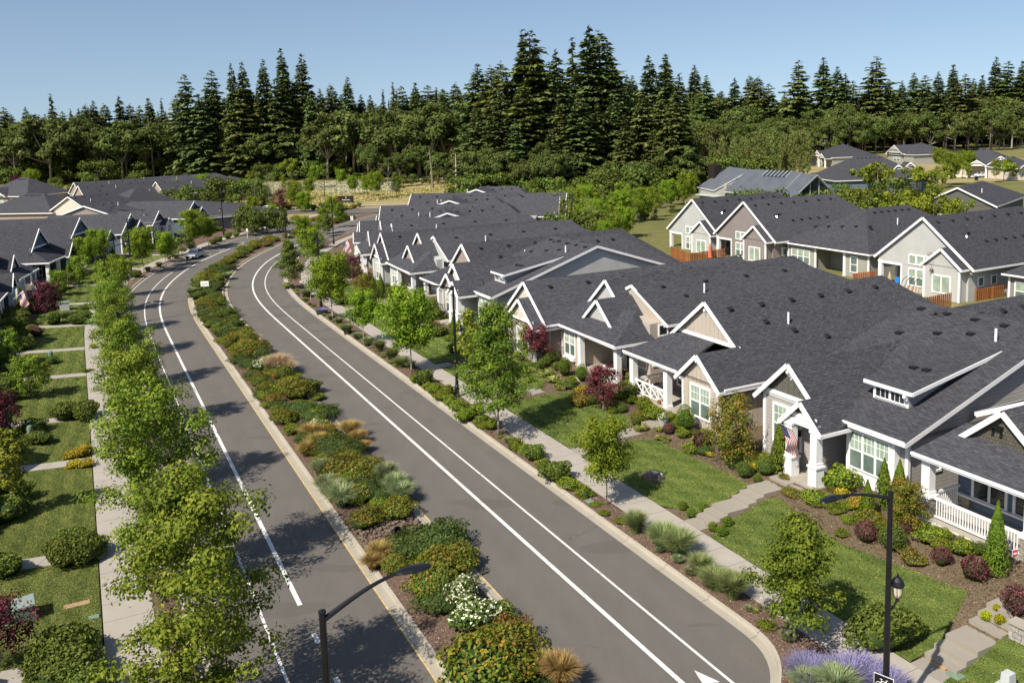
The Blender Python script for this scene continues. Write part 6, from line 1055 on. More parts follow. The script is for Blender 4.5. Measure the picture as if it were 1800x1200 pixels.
# stone retaining wall right of the corner steps
def blockwall(p0, p1, z0, h, lab):
    e = thing('retaining_wall', lab, 'wall', (0, 0, 0)); a = Vector((*p0, z0)); b = Vector((*p1, z0)); d = (b - a).normalized(); n = Vector((d.y, -d.x, 0)); L = (b - a).length; mb = MB(); rr = random.Random(3)
    rows = max(2, int(h / .2)); rh = h / rows
    for r in range(rows):
        u = -(.21 if r % 2 else 0)
        while u < L:
            w = .40 + rr.random() * .06; x0, x1 = max(u, 0), min(u + w, L); j = rr.random() * .05
            if x1 - x0 > .05: q = [a + d * x0 + n * (.05 + j), a + d * x1 + n * (.05 + j * .6), a + d * x1 - n * .3, a + d * x0 - n * .3]; q = q if (q[1] - q[0]).cross(q[2] - q[0]).z > 0 else q[::-1]; mb.hexa([v + Vector((0, 0, r * rh - .05 if r == 0 else r * rh)) for v in q], [v + Vector((0, 0, (r + 1) * rh - .012)) for v in q])
            u += w + .012
    part(mb, 'block_courses', ['wallblock'], e)
    mb = MB(); u = 0
    while u < L:
        w = .55 + rr.random() * .1; x0, x1 = u, min(u + w, L); q = [a + d * x0 + n * .11, a + d * x1 + n * .11, a + d * x1 - n * .34, a + d * x0 - n * .34]; q = q if (q[1] - q[0]).cross(q[2] - q[0]).z > 0 else q[::-1]; mb.hexa([v + Vector((0, 0, h)) for v in q], [v + Vector((0, 0, h + .12)) for v in q]); u += w + .015
    part(mb, 'cap_stones', ['slabc'], e)
blockwall(W(15.45, 16.6), W(3, 17.4), .5, .95, 'grey stone block retaining wall beside the corner steps')
mb = MB(); q = [W(15.4, 16.8), W(15.4, 23), W(2, 23), W(2, 17.6)]; q = q if True else q; A_ = sum(q[i][0] * q[(i + 1) % 4][1] - q[(i + 1) % 4][0] * q[i][1] for i in range(4)); q = q if A_ > 0 else q[::-1]; mb.hexa([(a, b, .2) for a, b in q], [(a, b, 1.50) for a, b in q]); o = link('raised_bed', mb.mesh('raised_bed', ['ground'])); tag(o, kind='structure'); c_ = o.data.color_attributes.new('zone', 'FLOAT_COLOR', 'POINT'); c_.data.foreach_set('color', [0, 0, 0, 1] * len(o.data.vertices))
# cobbled swale with culvert mouth in the median
cb_ = MB(); rr = random.Random(9)
for k in range(420):
    x, y = W(36.3 + rr.uniform(-1.7, 1.7), rr.uniform(-1.6, 1.6)); r = rr.uniform(.06, .13); z = .2 + rr.uniform(-.03, .12); cb_.lathe([(r * .3, -r * .5), (r, 0), (r * .8, r * .45), (r * .2, r * .65)], 6, (x, y, z))
tag(link('river_cobbles', cb_.mesh('river_cobbles', ['cobble'], uv=False)), 'bed of brown river cobbles across the median', 'cobbles', None, 'stuff')
x, y = W(35.9, .1); mb = MB(); mb.lathe([(.22, -.1), (.22, .45), (.17, .46), (.16, .1), (.001, .08)], 10); o = link('culvert_pipe', mb.mesh('culvert_pipe', ['black'], uv=False), None, (x, y, .25)); o.rotation_euler = (.9, 0, .6); tag(o, 'dark culvert pipe mouth among the median cobbles', 'pipe')
for k, (px, py, r) in enumerate([(530, 497, .3), (331 + 205, 505, .25), (1338, 1050, .08), (1500 // 2 + 5, 573, .3)]):
    X, Y, z = unpT(px, py); V, Fc = icosph(r, r * .8, r * .6, 0, .08, 2); me = bpy.data.meshes.new('boulder'); me.from_pydata([tuple(v) for v in V], [], [tuple(f) for f in Fc]); me.materials.append(MT['rock']); PEND.append((link('boulder', me, None, (X, Y, z + r * .3)), 'pale garden boulder', 'near the right verge', 'rock', math.hypot(X, Y)))
def pot(px, py, r, mat, lab, zz=None):
    X, Y, z = unpT(px, py); z = z if zz is None else zz; X, Y = unp(px, py, z); e = thing('flower_pot', lab, 'flower pot', (X, Y, z)); mb = MB(); mb.lathe([(r * .6, 0), (r, r * 1.5), (r * 1.1, r * 1.55), (r * 1.1, r * 1.7), (r * .9, r * 1.7)], 12); part(mb, 'pot', [mat], e, uv=False); o = link('flowers', PS['white' if mat != 'terracotta' else 'gold'][0], e, (0, 0, r * 1.4), 0, r * 1.7)
pot(1166, 750, .3, 'utilgrey', 'grey pot of white flowers beside the front path'); pot(1177, 755, .17, 'terracotta', 'terracotta pot of small flowers beside the grey pot'); pot(1158, 710, .13, 'terracotta', 'small terracotta pot on the porch edge', .95)

# ---------------------------------------------------------------- fences
def fence(pts, z, h, lab):
    e = thing('wooden_fence', lab, 'fence', (0, 0, 0)); mb = MB()
    for a, b in zip(pts[:-1], pts[1:]):
        a = Vector((*a, 0)); b = Vector((*b, 0)); L = (b - a).length; d = (b - a) / L; n = Vector((-d.y, d.x, 0)) * .02; k = int(L / .15); 
        for i in range(k):
            q0 = a + d * (i * .15 + .008); q1 = a + d * (i * .15 + .142); off = n * (1.5 if i % 2 else -1.5); q = [q0 - n + off, q1 - n + off, q1 + n + off, q0 + n + off]; q = q if (q[1] - q[0]).cross(q[2] - q[0]).z > 0 else q[::-1]; mb.hexa([v + Vector((0, 0, z)) for v in q], [v + Vector((0, 0, z + h + (.03 if i % 3 else 0))) for v in q])
        for i in range(int(L / 2.4) + 1): q = a + d * min(L, i * 2.4); pm = MB(); pm.box(q.x - .06, q.x + .06, q.y - .06, q.y + .06, z - .2, z + h + .06); part(pm, 'post', ['fence'], e)
    part(mb, 'boards', ['fence'], e)
U = lambda *p: [unp(a, b, z) for a, b, z in p]
fence(U((1516, 516, .9), (1530, 532, .9), (1560, 551, .9), (1620, 556, .9), (1672, 545, .9)), .85, 1.75, 'orange brown wooden fence curving round the patio'); fence(U((1500, 508, .9), (1541, 503, .9)), .85, 1.75, 'short wooden fence panel left of the patio column'); fence(U((1180, 455, .7), (1213, 468, .8), (1275, 458, .8)), .75, 1.7, 'orange brown wooden fence beside the coral umbrella'); fence(U((1030, 436, .5), (1070, 428, .5)), .45, 1.7, 'wooden fence at the left end of the rear row'); fence(U((1480, 366, .5), (1640, 366, .5)), .4, 1.7, 'wooden fence before the blue house'); fence(U((1715, 530, .9), (1765, 522, .9)), .85, 1.3, 'low wooden fence near the right edge'); fence(U((1760, 590, 1.0), (1830, 640, 1.0)), .9, 1.7, 'wooden fence corner at the right edge')
fence([Rloc(4.6, 24.5), Rloc(7.2, 24.5)], 1.0, 1.7, 'narrow wooden side gate fence between two houses')
# closed umbrellas and patio things
def umbrella(px, py, mat, lab, z):
    X, Y = unp(px, py, z); e = thing('patio_umbrella', lab, 'umbrella', (X, Y, z)); mb = MB(); mb.lathe([(.25, 0), (.25, .06), (.03, .08), (.03, 2.5)], 10); part(mb, 'pole', ['utilgrey'], e, uv=False); mb = MB(); mb.lathe([(.32, .75), (.26, .8), (.2, 1.5), (.16, 2.1), (.03, 2.6)], 9); part(mb, 'folded_canopy', [mat], e, uv=False)
umbrella(1248, 462, 'coral', 'folded coral patio umbrella by the fence', .9); umbrella(1563, 520, 'canvas', 'folded tan patio umbrella beside the swing seat', .9)
X, Y = unp(1598, 522, .9); e = thing('swing_seat', 'curved metal frame swing seat with tan cushions on the patio', 'swing seat', (X, Y, .9), rz0)
for sx in (-.9, -.3, .3, .9): mb = MB(); mb.tube([(sx, -.6, 0), (sx * .9, -.5, .9), (sx * .8, 0, 1.8), (sx * .8, .6, 2.05)], .03, 6); part(mb, 'frame', ['black'], e, uv=False)
mb = MB(); mb.box(-.8, .8, -.3, .3, .42, .56); part(mb, 'seat', ['canvas'], e, uv=False); mb = MB(); mb.hexa([(-.8, .26, .5), (.8, .26, .5), (.8, .4, .5), (-.8, .4, .5)], [(-.8, .42, 1.05), (.8, .42, 1.05), (.8, .54, 1.05), (-.8, .54, 1.05)]); part(mb, 'backrest', ['canvas'], e, uv=False)
X, Y = unp(1573, 505, .95); e = thing('patio_chair', 'bright blue folding chair under the covered patio', 'chair', (X, Y, .95), rz0); mb = MB(); mb.box(-.28, .28, -.25, .25, .4, .45); part(mb, 'seat', ['plblue'], e, uv=False); mb = MB(); mb.hexa([(-.28, .22, .42), (.28, .22, .42), (.28, .27, .42), (-.28, .27, .42)], [(-.28, .4, 1.1), (.28, .4, 1.1), (.28, .45, 1.1), (-.28, .45, 1.1)]); part(mb, 'backrest', ['plblue'], e, uv=False)
for sx in (-.25, .25):
    for sy in (-.22, .22): mb = MB(); mb.box(sx - .02, sx + .02, sy - .02, sy + .02, 0, .4); part(mb, 'leg', ['chrome'], e, uv=False)

# ---------------------------------------------------------------- cars and the person by the junction
def car(X, Y, z, rz, paint, lab, cat='car'):
    e = thing('car', lab, cat, (X, Y, z), rz); L, Wd = 4.5, .88
    st = [(-2.25, .45, .62, .0, .72), (-2.1, .30, .80, .0, .82), (-1.5, .24, .92, 0, .87), (-.9, .24, .96, 0, .88), (0, .24, .97, 0, .88), (1.0, .24, .98, 0, .88), (1.8, .26, 1.0, 0, .86), (2.15, .34, .96, 0, .80), (2.25, .5, .8, 0, .7)]
    mb = MB(); R = []
    for x, zb, zt, _, w in st: R.append([(x, -w * .92, zb), (x, -w, zb + .18), (x, -w, zt - .16), (x, -w * .86, zt), (x, w * .86, zt), (x, w, zt - .16), (x, w, zb + .18), (x, w * .92, zb)])
    for i in range(len(R) - 1):
        for k in range(8): mb.face([R[i][k], R[i + 1][k], R[i + 1][(k + 1) % 8], R[i][(k + 1) % 8]])
    mb.face(R[0]); mb.face(R[-1][::-1]); part(mb, 'body', [paint], e, uv=False, smooth=False)
    ro = MB(); ro.hexa([(-.35, -.60, 1.40), (1.05, -.60, 1.40), (1.05, .60, 1.40), (-.35, .60, 1.40)], [(-.28, -.54, 1.46), (.95, -.54, 1.46), (.95, .54, 1.46), (-.28, .54, 1.46)]); part(ro, 'roof', [paint], e, uv=False)
    gl = MB(); gl.hexa([(-1.15, -.76, .95), (1.85, -.76, .97), (1.85, .76, .97), (-1.15, .76, .95)], [(-.36, -.60, 1.40), (1.06, -.60, 1.40), (1.06, .60, 1.40), (-.36, .60, 1.40)]); part(gl, 'windows', ['gl_dark'], e, uv=False)
    for sy in (-1, 1):
        pl = MB(); pl.bar((-1.18, sy * .75, .96), (-.36, sy * .59, 1.42), .06, .05); pl.bar((1.86, sy * .75, .98), (1.05, sy * .59, 1.42), .1, .06); pl.bar((.35, sy * .78, .97), (.35, sy * .61, 1.41), .06, .06); part(pl, 'pillar', [paint], e, uv=False)
        hl = MB(); hl.box(-2.2, -2.02, sy * .50, sy * .76, .62, .76); part(hl, 'headlight', ['headlight'], e, uv=False); tl = MB(); tl.box(2.13, 2.22, sy * .50, sy * .74, .72, .88); part(tl, 'tail_light', ['signred'], e, uv=False); mr = MB(); mr.box(-.85, -.68, sy * .86, sy * 1.02, .95, 1.06); part(mr, 'mirror', [paint], e, uv=False)
        for sx in (-1.4, 1.4):
            w = MB(); w.tube([(sx, sy * .68, .32), (sx, sy * .87, .32)], .32, 14); wo = part(w, 'wheel', ['tyre'], e, uv=False); w = MB(); w.tube([(sx, sy * .865, .32), (sx, sy * .885, .32)], .2, 10); part(w, 'rim', ['chrome'], wo, uv=False)
    bp = MB(); bp.box(-2.28, -2.18, -.6, .6, .38, .52); part(bp, 'grille', ['black'], e, uv=False); bp = MB(); bp.box(-2.29, -2.27, -.25, .25, .40, .51); part(bp, 'number_plate', ['flagwhite'], e, uv=False); return e
X, Y = unp(338, 455, 0); s_, d_ = SDv(np.array([X]), np.array([Y])); hh = heading(float(s_[0])); car(X + .2, Y + .8, .01, math.atan2(math.cos(hh), math.sin(hh)), 'carpaint', 'silver grey car driving toward the camera in the left carriageway')
X, Y = unp(1780, 293, 0); car(X, Y, .3, -2.0, 'carblue', 'blue car parked in the open garage far right'); X, Y = unp(1725, 312, 0); car(X, Y, .1, .3, 'flagwhite', 'white car parked before the far right house')
X, Y = unp(1716, 318, 0); e = thing('wheeled_bin', 'dark wheeled bin at the far right kerb', 'bin', (X, Y, .1)); mb = MB(); mb.hexa([(-.3, -.3, .1), (.3, -.3, .1), (.3, .3, .1), (-.3, .3, .1)], [(-.38, -.38, 1.1), (.38, -.38, 1.1), (.38, .38, 1.1), (-.38, .38, 1.1)]); part(mb, 'tub', ['black'], e, uv=False); mb = MB(); mb.box(-.4, .4, -.42, .4, 1.1, 1.2); part(mb, 'lid', ['plblue'], e, uv=False)
X, Y = unp(474, 372, 0); car(X, Y, .05, 3.0, 'flagwhite', 'white car glimpsed between trees near the junction')
def person(X, Y, z, rz, lab):
    J = [((0, 0, .95), .14), ((0, 0, 1.15), .13), ((0, 0, 1.38), .16), ((0, 0, 1.5), .06), ((0, 0, 1.56), .06), ((0, 0, 1.66), .105), ((0, 0, 1.74), .08), ((-.17, 0, 1.42), .06), ((-.24, .03, 1.16), .045), ((-.22, -.10, .93), .035), ((.17, 0, 1.42), .06), ((.24, -.03, 1.16), .045), ((.22, -.14, .95), .035), ((-.10, 0, .9), .095), ((-.11, -.10, .5), .06), ((-.11, -.02, .09), .045), ((-.11, -.16, .04), .035), ((.10, 0, .9), .095), ((.11, .05, .5), .06), ((.11, .18, .10), .045), ((.11, .06, .04), .035)]
    E_ = [(0, 1), (1, 2), (2, 3), (3, 4), (4, 5), (5, 6), (2, 7), (7, 8), (8, 9), (2, 10), (10, 11), (11, 12), (0, 13), (13, 14), (14, 15), (15, 16), (0, 17), (17, 18), (18, 19), (19, 20)]
    me = bpy.data.meshes.new('person'); me.from_pydata([j[0] for j in J], E_, []); o = link('person', me, None, (X, Y, z), rz); md = o.modifiers.new('skin', 'SKIN'); o.modifiers.new('sub', 'SUBSURF').levels = 1; o.modifiers['sub'].render_levels = 1
    for v, j in zip(me.skin_vertices[0].data, J): v.radius = (j[1], j[1])
    me.skin_vertices[0].data[0].use_root = True; me.materials.append(MT['skin']); tag(o, lab, 'person')
    mb = MB(); mb.lathe([(.17, 0), (.18, .2), (.2, .45), (.1, .56)], 10, (0, 0, .93)); part(mb, 'shirt', ['shirt'], o, uv=False); 
    for sx, a in ((-.11, -.10), (.11, .05)): mb = MB(); mb.tube([(sx * .9, 0, .98), (sx, a, .5), (sx, a + (.08 if a < 0 else .12), .12)], [.12, .085, .07], 8); part(mb, 'trouser_leg', ['cloth'], o, uv=False)
    mb = MB(); mb.lathe([(.115, 0), (.12, .05), (.09, .12), (.02, .15)], 10, (0, .015, 1.66)); part(mb, 'hair', ['cloth'], o, uv=False)
X, Y = unp(591, 378, 0.1); person(X, Y, .1, 1.2, 'person in dark clothes walking on the pavement near the junction')

# ---------------------------------------------------------------- clubhouse and far houses
def frame_px(l, r, z):
    a = Vector((*unp(*l, z), 0)); b = Vector((*unp(*r, z), 0)); return a, (b - a).length, math.atan2(b.y - a.y, b.x - a.x)
a, L, rz = frame_px((1272, 336), (1390, 347), 4.0)
e = thing('clubhouse', 'modern grey clubhouse with standing seam metal roofs, skylight and dark chimney', 'building', (a.x, a.y, 0), rz)
def mroof(pts, th=.25, nm='roof'):
    mb = MB(); n = (Vector(pts[1]) - Vector(pts[0])).cross(Vector(pts[2]) - Vector(pts[0])); mb.slab(pts if n.z > 0 else pts[::-1], th, 0, 1); return part(mb, nm, ['seam', 'utilgrey'], e)
D = 5.5; H1 = 8.5; L = 17.2; mroof([(0, 0, 4), (L, 0, 4), (L + .2, D, H1), (1.4, D, H1)]); mroof([(1.4, D, H1), (L + .2, D, H1), (L, 2 * D, 4), (0, 2 * D, 4)]); mroof([(L - .1, -.3, 3.75), (L + 4.0, -.3, 3.75), (L + 4.6, D, 8.2), (L + .1, D, 8.2)]); mroof([(L + .1, D, 8.2), (L + 4.6, D, 8.2), (L + 4.0, 2 * D, 3.75), (L - .1, 2 * D, 3.75)])
mb = MB(); mb.hexa([(L + 3.6, .3, 0), (L + 3.8, .3, 0), (L + 3.8, 2 * D - .3, 0), (L + 3.6, 2 * D - .3, 0)], [(L + 3.6, .3, 3.8), (L + 3.8, .3, 3.8), (L + 3.8, 2 * D - .3, 3.8), (L + 3.6, 2 * D - .3, 3.8)]); mb.face([(L + 3.78, .3, 3.8), (L + 3.78, 2 * D - .3, 3.8), (L + 3.78, D, 7.85)]); part(mb, 'glass_gable', ['gl_dark'], e)
mb = MB(); 
for k in range(1, 5): yy = 2 * D * k / 5; mb.box(L + 3.8, L + 3.9, yy - .06, yy + .06, 0, 3.7 + 4.0 * (1 - abs(yy - D) / D))
mb.box(L + 3.8, L + 3.89, .4, 2 * D - .4, 3.1, 3.2); part(mb, 'mullions', ['utilgrey'], e, uv=False); mb = MB(); mb.box(.4, L + 3.55, .6, 2 * D - .5, 0, 3.8); part(mb, 'wall', ['lap_sage'], e)
mb = MB(); 
sk = lambda u, v: (u + 1.0 * v / D, v, 4 + (H1 - 4) * v / D + .12); mb.face([sk(L * .40, D * .72), sk(L * .80, D * .72), sk(L * .80, D * .98), sk(L * .40, D * .98)]); o = part(mb, 'skylight', ['gl_dark'], e); mb = MB()
for k in range(7): u = L * (.40 + .40 * k / 6); mb.bar(Vector(sk(u, D * .72)) + Vector((0, 0, .04)), Vector(sk(u, D * .98)) + Vector((0, 0, .04)), .12, .1)
part(mb, 'glazing_bars', ['utilgrey'], o, uv=False)
mroof([(-9.5, 0, 4.4), (-3.4, 0, 4.0), (2.0, D, 8.4), (-5.0, D, 8.8)]); mb = MB(); mb.hexa([(-9.2, .2, 0), (-3.5, .3, 0), (1.7, D - .2, 0), (-5.0, D - .2, 0)], [(-9.2, .2, 4.1), (-3.5, .3, 3.75), (1.7, D - .2, 8.0), (-5.0, D - .2, 8.4)]); part(mb, 'wall', ['lap_sage'], e); mb = MB(); mb.box(-8.6, -6.3, 2.4, 4.4, 0, 9.2); part(mb, 'chimney', ['signbrown'], e, uv=False); mb = MB(); mb.box(-8.5, -.5, -1.2, .6, 2.7, 2.95); part(mb, 'canopy', ['utilgrey'], e, uv=False); mb = MB(); mb.box(-1.6, -.6, 1.2, 2.6, 3.5, 5.2); part(mb, 'rooftop_vent', ['slabc'], e, uv=False)
def gable_house(lab, l, r, ze, za, depth, mat, dz=0.0, base=0.0, n=2, w0=0, glass='gl_pale', lower=None, steep=None):
    a, L, rz = frame_px(l, r, ze + base); h = House(lab, (a.x, a.y), rz, z=base); p = (za - ze) / (L / 2)
    h.gable('y', 0, L, 0, depth, ze, p, 'g', 'h', wall=mat, ins=.4, vents=5, rng_=(1,), pipes=1); h.wall(mat, .5, L - .5, .42, depth - 1, -.6, ze + .2)
    if n:
        h.win(L * .3, .40, .6, 1.2, 1.2, 'f', 1, glass); h.win(L * .55, .40, .6, 1.8, 1.2, 'f', 2, glass)
    if lower: b0, b1, zz = lower; h.gable('y', L * b0, L * b1, -2, 6, ze, .5, wall=mat, ins=.3); h.wall(mat, L * b0 + .5, L * b1 - .5, -1.6, 1, -.6, ze + .1)
    h.done(); return h
gable_house('olive brown house with broad low white-edged gable and two dark conifers before it', (1614, 358), (1753, 363), 3.6, 6.6, 22, 'lap_olive', base=.3)
gable_house('cream stucco house with broad white gable behind the left row', (82, 373.5), (161, 374), 3.4, 6.9, 18, 'lap_cream', n=0, lower=(.72, 1.1, 0)); gable_house('house with wide shallow white gable left of the bend', (171, 379), (246, 380), 3.4, 5.2, 16, 'lap_cream', n=0); gable_house('mauve walled house with long white rake before the bend', (279, 368), (352, 384), 3.0, 5.6, 18, 'lap_mauve', n=0); 
def craftsman(lab, l, r, ze, L0, dep, p, wall, gables, base=.3, e0='h', e1='h'):
    a, L, rz = frame_px(l, r, ze + base); L = L if L0 is None else L0; h = House(lab, (a.x, a.y), rz, z=base); h.gable('x', 0, L, 0, dep, ze, p, e0, e1, vents=6, rng_=(-1,), pipes=1); h.wall(wall, .6, L - .6, .5, dep - .8, -.5, ze + .1)
    for x0, x1, y0, zz, pp, wm in gables:
        m = (x0 + x1) / 2; h.gable('y', x0, x1, y0, dep * .45, zz, pp, wall=wm, ins=.3, base=zz + .25, band=True); h.tb(m - (x1 - x0) * .2, m + (x1 - x0) * .2, y0, y0 + .1, zz + pp * (x1 - x0) * .28, zz + pp * (x1 - x0) * .28 + .18); h.tb(m - .09, m + .09, y0, y0 + .1, zz + pp * (x1 - x0) * .3, zz + pp * (x1 - x0) * .48)
        if y0 < -1.5:
            for q in (x0 + .6, x1 - .6): h.column(q, y0 + .4, -.3, zz, .45)
        else: h.win(m, .48, .7, (x1 - x0) * .4, 1.3, 'f', 2, 'gl_pale')
    h.done(); return h
craftsman('taupe craftsman house with white trussed gables at the forest edge', (1420, 274), (1505, 280), 3.3, 19, 18, .5, 'lap_sage', [(4.5, 12.5, -.8, 3.2, .62, 'bat_cream'), (12.5, 18.5, -2.6, 2.9, .62, 'bat_cream')])
craftsman('sage house with white edged gable behind the blue walled house', (1556, 270), (1640, 274), 3.3, 17, 18, .45, 'lap_sage', [(1.5, 11.5, -.8, 3.6, .62, 'lap_sage')])
craftsman('blue walled house with wide dark roof and small dormers beyond the rear row', (1468, 318), (1635, 312), 3.3, None, 17, .62, 'lap_blue', [(15.5, 19.0, 3.0, 5.0, .9, 'lap_navy'), (19.5, 22.5, 4.4, 5.6, .9, 'lap_navy')])
craftsman('long beige craftsman house with several white trussed gables and open garage at the far right', (1661, 290), (1790, 290), 3.3, None, 18, .5, 'lap_cream', [(5.5, 11.5, -2.4, 2.9, .66, 'bat_cream'), (10.8, 18.0, -.8, 3.3, .72, 'lap_olive')])
craftsman('cream house with garage gable at the far right edge', (1782, 296), (1830, 294), 3.0, None, 12, .5, 'lap_cream', [(1, 7, -1.0, 3.0, .7, 'lap_cream')])
craftsman('dark hipped roof house at the left edge behind the cream gable', (-45, 376), (92, 374), 3.3, None, 15, .5, 'lap_taupe', [], base=.1)
craftsman('far dark roofed house at the left edge with stepped roof', (-40, 345), (48, 345), 3.3, None, 16, .6, 'lap_taupe', [(4, 12, -1, 3.3, .6, 'lap_taupe')], base=.1)
craftsman('dark roofed house right of the cream gable house', (165, 362), (215, 364), 3.3, None, 16, .5, 'lap_taupe', [], base=.1)
for (x, y), r, lab in [((92, 118), 0, 'dark roofed house beyond the rear row, nearest the right edge'), ((112, 150), 0, 'dark roofed house behind the olive gable house at the right edge'), ((55, 104), 0, 'large dark roof behind the light grey gabled house')]:
    h = House(lab, (x, y), rz0, z=.4); backB(h, 'sage', 'sage'); h.done()

# ---------------------------------------------------------------- forest
def at_top(px, ytop, Y):                                   # world x and height of a tree whose tip shows at this pixel from distance Y
    d = cr * ((px - PX) / F) + cu * (-(ytop - PY) / F) + fwd; t = Y / d.y; return d.x * t, CH + d.z * t
fk = [0]
def fir(px, ytop, Y, key=None, wide=1.0, where='on the skyline of the forest', zz=0.0):
    X, Hh = at_top(px, ytop, Y); key = key or ('fir%d' % random.choice([0, 1, 2, 3])); key = random.choice(['fir6', 'fir7', 'fir8', 'fir9']) if random.random() < .5 else key; h0 = {'fir0': 40, 'fir1': 44, 'fir2': 38, 'fir3': 46, 'fir4': 30, 'fir5': 34, 'spruce': 6, 'fir6': 40, 'fir7': 42, 'fir8': 38, 'fir9': 43}[key]; k = Hh / h0; fk[0] += 1
    w = k * wide * random.uniform(.92, 1.12); tr, crn = PR[key]; e = thing('fir', None, None, (X, Y, zz), random.random() * 6.28, None, (w, w, k)); e.rotation_euler = (random.gauss(0, .02), random.gauss(0, .02), random.random() * 6.28); link('trunk', tr, e); link('crown', crn, e); PEND.append((e, 'dark green fir tree', where, 'fir tree', px)); return e
A1 = [(4, 187), (20, 205), (44, 186), (58, 200), (91, 164), (121, 190), (150, 181), (164, 175), (186, 180), (210, 166), (229, 180), (242, 184), (265, 169), (282, 172), (305, 165)]
for px, yt in A1: fir(px, yt + 3, random.uniform(400, 430), None, 1.5, where='on the left skyline')
for px, yt in [(328, 132), (365, 125), (385, 165), (406, 112), (428, 109), (445, 150), (460, 105), (480, 140), (501, 84), (527, 94), (548, 160)]: fir(px, yt, random.uniform(352, 372), 'fir3' if px in (328, 365) else random.choice(['fir1', 'fir0', 'fir3']), 1.15, 'in the tall left group')
for px, yt in [(415, 150), (437, 155), (470, 150), (490, 150), (515, 140), (540, 165), (395, 175), (350, 165), (375, 160)]: fir(px, yt, random.uniform(352, 375), random.choice(['fir0', 'fir2', 'fir8']), 1.7, 'in the tall left group')
for px, yt in [(564, 157), (580, 149), (609, 136), (637, 167), (650, 167), (670, 159), (694, 147), (710, 152), (731, 145), (747, 151), (764, 156), (775, 156), (802, 146)]: fir(px, yt, random.uniform(370, 410), None, 1.45, 'on the middle skyline')
for px, yt in [(834, 112), (858, 118), (880, 110), (907, 56), (928, 55), (946, 83), (965, 110), (982, 88), (1005, 69), (1030, 46), (1053, 56), (1075, 100), (1145, 98), (1163, 98), (1176, 98), (1192, 130)]: fir(px, yt, random.uniform(245, 285), random.choice(['fir0', 'fir2', 'fir1']), 1.6, 'in the tall central group')
for px, yt in [(893, 140), (920, 150), (950, 165), (985, 170), (1015, 165), (1045, 175), (1075, 170), (1130, 165), (1160, 170), (1185, 175), (865, 175), (840, 190), (1100, 200), (905, 210), (970, 225), (1060, 225), (1150, 225)]: fir(px, yt, random.uniform(232, 255), random.choice(['fir2', 'fir4', 'fir0']), 1.75, 'in the tall central group')
for px, yt in [(1105, 132), (1112, 133), (1225, 115), (1240, 132), (1290, 138), (1322, 133), (1332, 135), (1350, 148), (1403, 108), (1448, 101), (1472, 117), (1485, 130), (1505, 143), (1540, 101), (1563, 140), (1588, 142), (1610, 128), (1628, 133), (1653, 127), (1682, 113), (1698, 132), (1710, 138), (1727, 132), (1750, 101), (1770, 108), (1797, 107)]: fir(px, yt, random.uniform(440, 500), None, 1.6, 'on the right skyline')
rnd = random.Random(21)
def env(px):                                               # upper edge of the woodland mass
    return float(np.interp(px, [0, 100, 300, 420, 560, 700, 820, 1000, 1200, 1400, 1800], [215, 205, 200, 175, 180, 170, 165, 150, 165, 165, 160]))
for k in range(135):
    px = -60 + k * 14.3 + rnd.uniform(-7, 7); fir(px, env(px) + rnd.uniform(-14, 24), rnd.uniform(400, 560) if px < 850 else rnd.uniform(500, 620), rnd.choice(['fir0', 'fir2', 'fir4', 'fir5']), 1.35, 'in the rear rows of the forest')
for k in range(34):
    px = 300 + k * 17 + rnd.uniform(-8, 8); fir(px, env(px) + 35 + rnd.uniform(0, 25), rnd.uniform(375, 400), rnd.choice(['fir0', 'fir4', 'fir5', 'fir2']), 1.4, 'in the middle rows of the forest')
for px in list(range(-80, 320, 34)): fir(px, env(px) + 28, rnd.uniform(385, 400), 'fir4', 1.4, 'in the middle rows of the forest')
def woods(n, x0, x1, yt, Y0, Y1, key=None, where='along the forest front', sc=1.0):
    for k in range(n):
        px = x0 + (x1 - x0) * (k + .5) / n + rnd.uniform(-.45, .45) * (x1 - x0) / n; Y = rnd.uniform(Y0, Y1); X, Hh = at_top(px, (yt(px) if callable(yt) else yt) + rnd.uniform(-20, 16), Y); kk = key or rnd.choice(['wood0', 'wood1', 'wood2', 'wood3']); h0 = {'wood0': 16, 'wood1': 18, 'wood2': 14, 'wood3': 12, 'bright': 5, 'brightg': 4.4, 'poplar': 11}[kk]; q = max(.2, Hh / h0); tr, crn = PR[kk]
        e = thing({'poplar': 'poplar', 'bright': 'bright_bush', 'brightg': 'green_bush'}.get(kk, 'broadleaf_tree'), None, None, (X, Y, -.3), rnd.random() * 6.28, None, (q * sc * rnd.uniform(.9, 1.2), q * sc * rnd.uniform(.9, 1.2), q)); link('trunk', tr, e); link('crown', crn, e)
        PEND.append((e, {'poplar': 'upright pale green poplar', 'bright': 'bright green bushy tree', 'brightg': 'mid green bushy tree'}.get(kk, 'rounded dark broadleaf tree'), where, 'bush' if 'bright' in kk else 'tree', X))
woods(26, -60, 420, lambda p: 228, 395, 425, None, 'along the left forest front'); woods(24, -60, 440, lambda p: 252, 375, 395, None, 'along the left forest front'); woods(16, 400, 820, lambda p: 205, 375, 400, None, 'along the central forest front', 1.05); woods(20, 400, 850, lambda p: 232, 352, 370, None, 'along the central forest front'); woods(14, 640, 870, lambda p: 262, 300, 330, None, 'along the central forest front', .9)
woods(16, 830, 1240, lambda p: 262, 225, 240, None, 'at the foot of the tall central firs', .9); woods(12, 1190, 1840, lambda p: 172, 470, 500, None, 'along the right forest front', 1.1); woods(14, 0, 420, lambda p: 205, 360, 385, None, 'along the left forest front', 1.1); woods(12, 560, 860, lambda p: 185, 330, 365, None, 'along the central forest front', 1.1); woods(40, 1190, 1840, lambda p: 193, 430, 470, None, 'along the right forest front'); woods(34, 1190, 1840, lambda p: 206, 395, 425, None, 'along the right forest front', .95); woods(16, 1190, 1460, lambda p: 225, 330, 380, None, 'along the right forest front', .9)
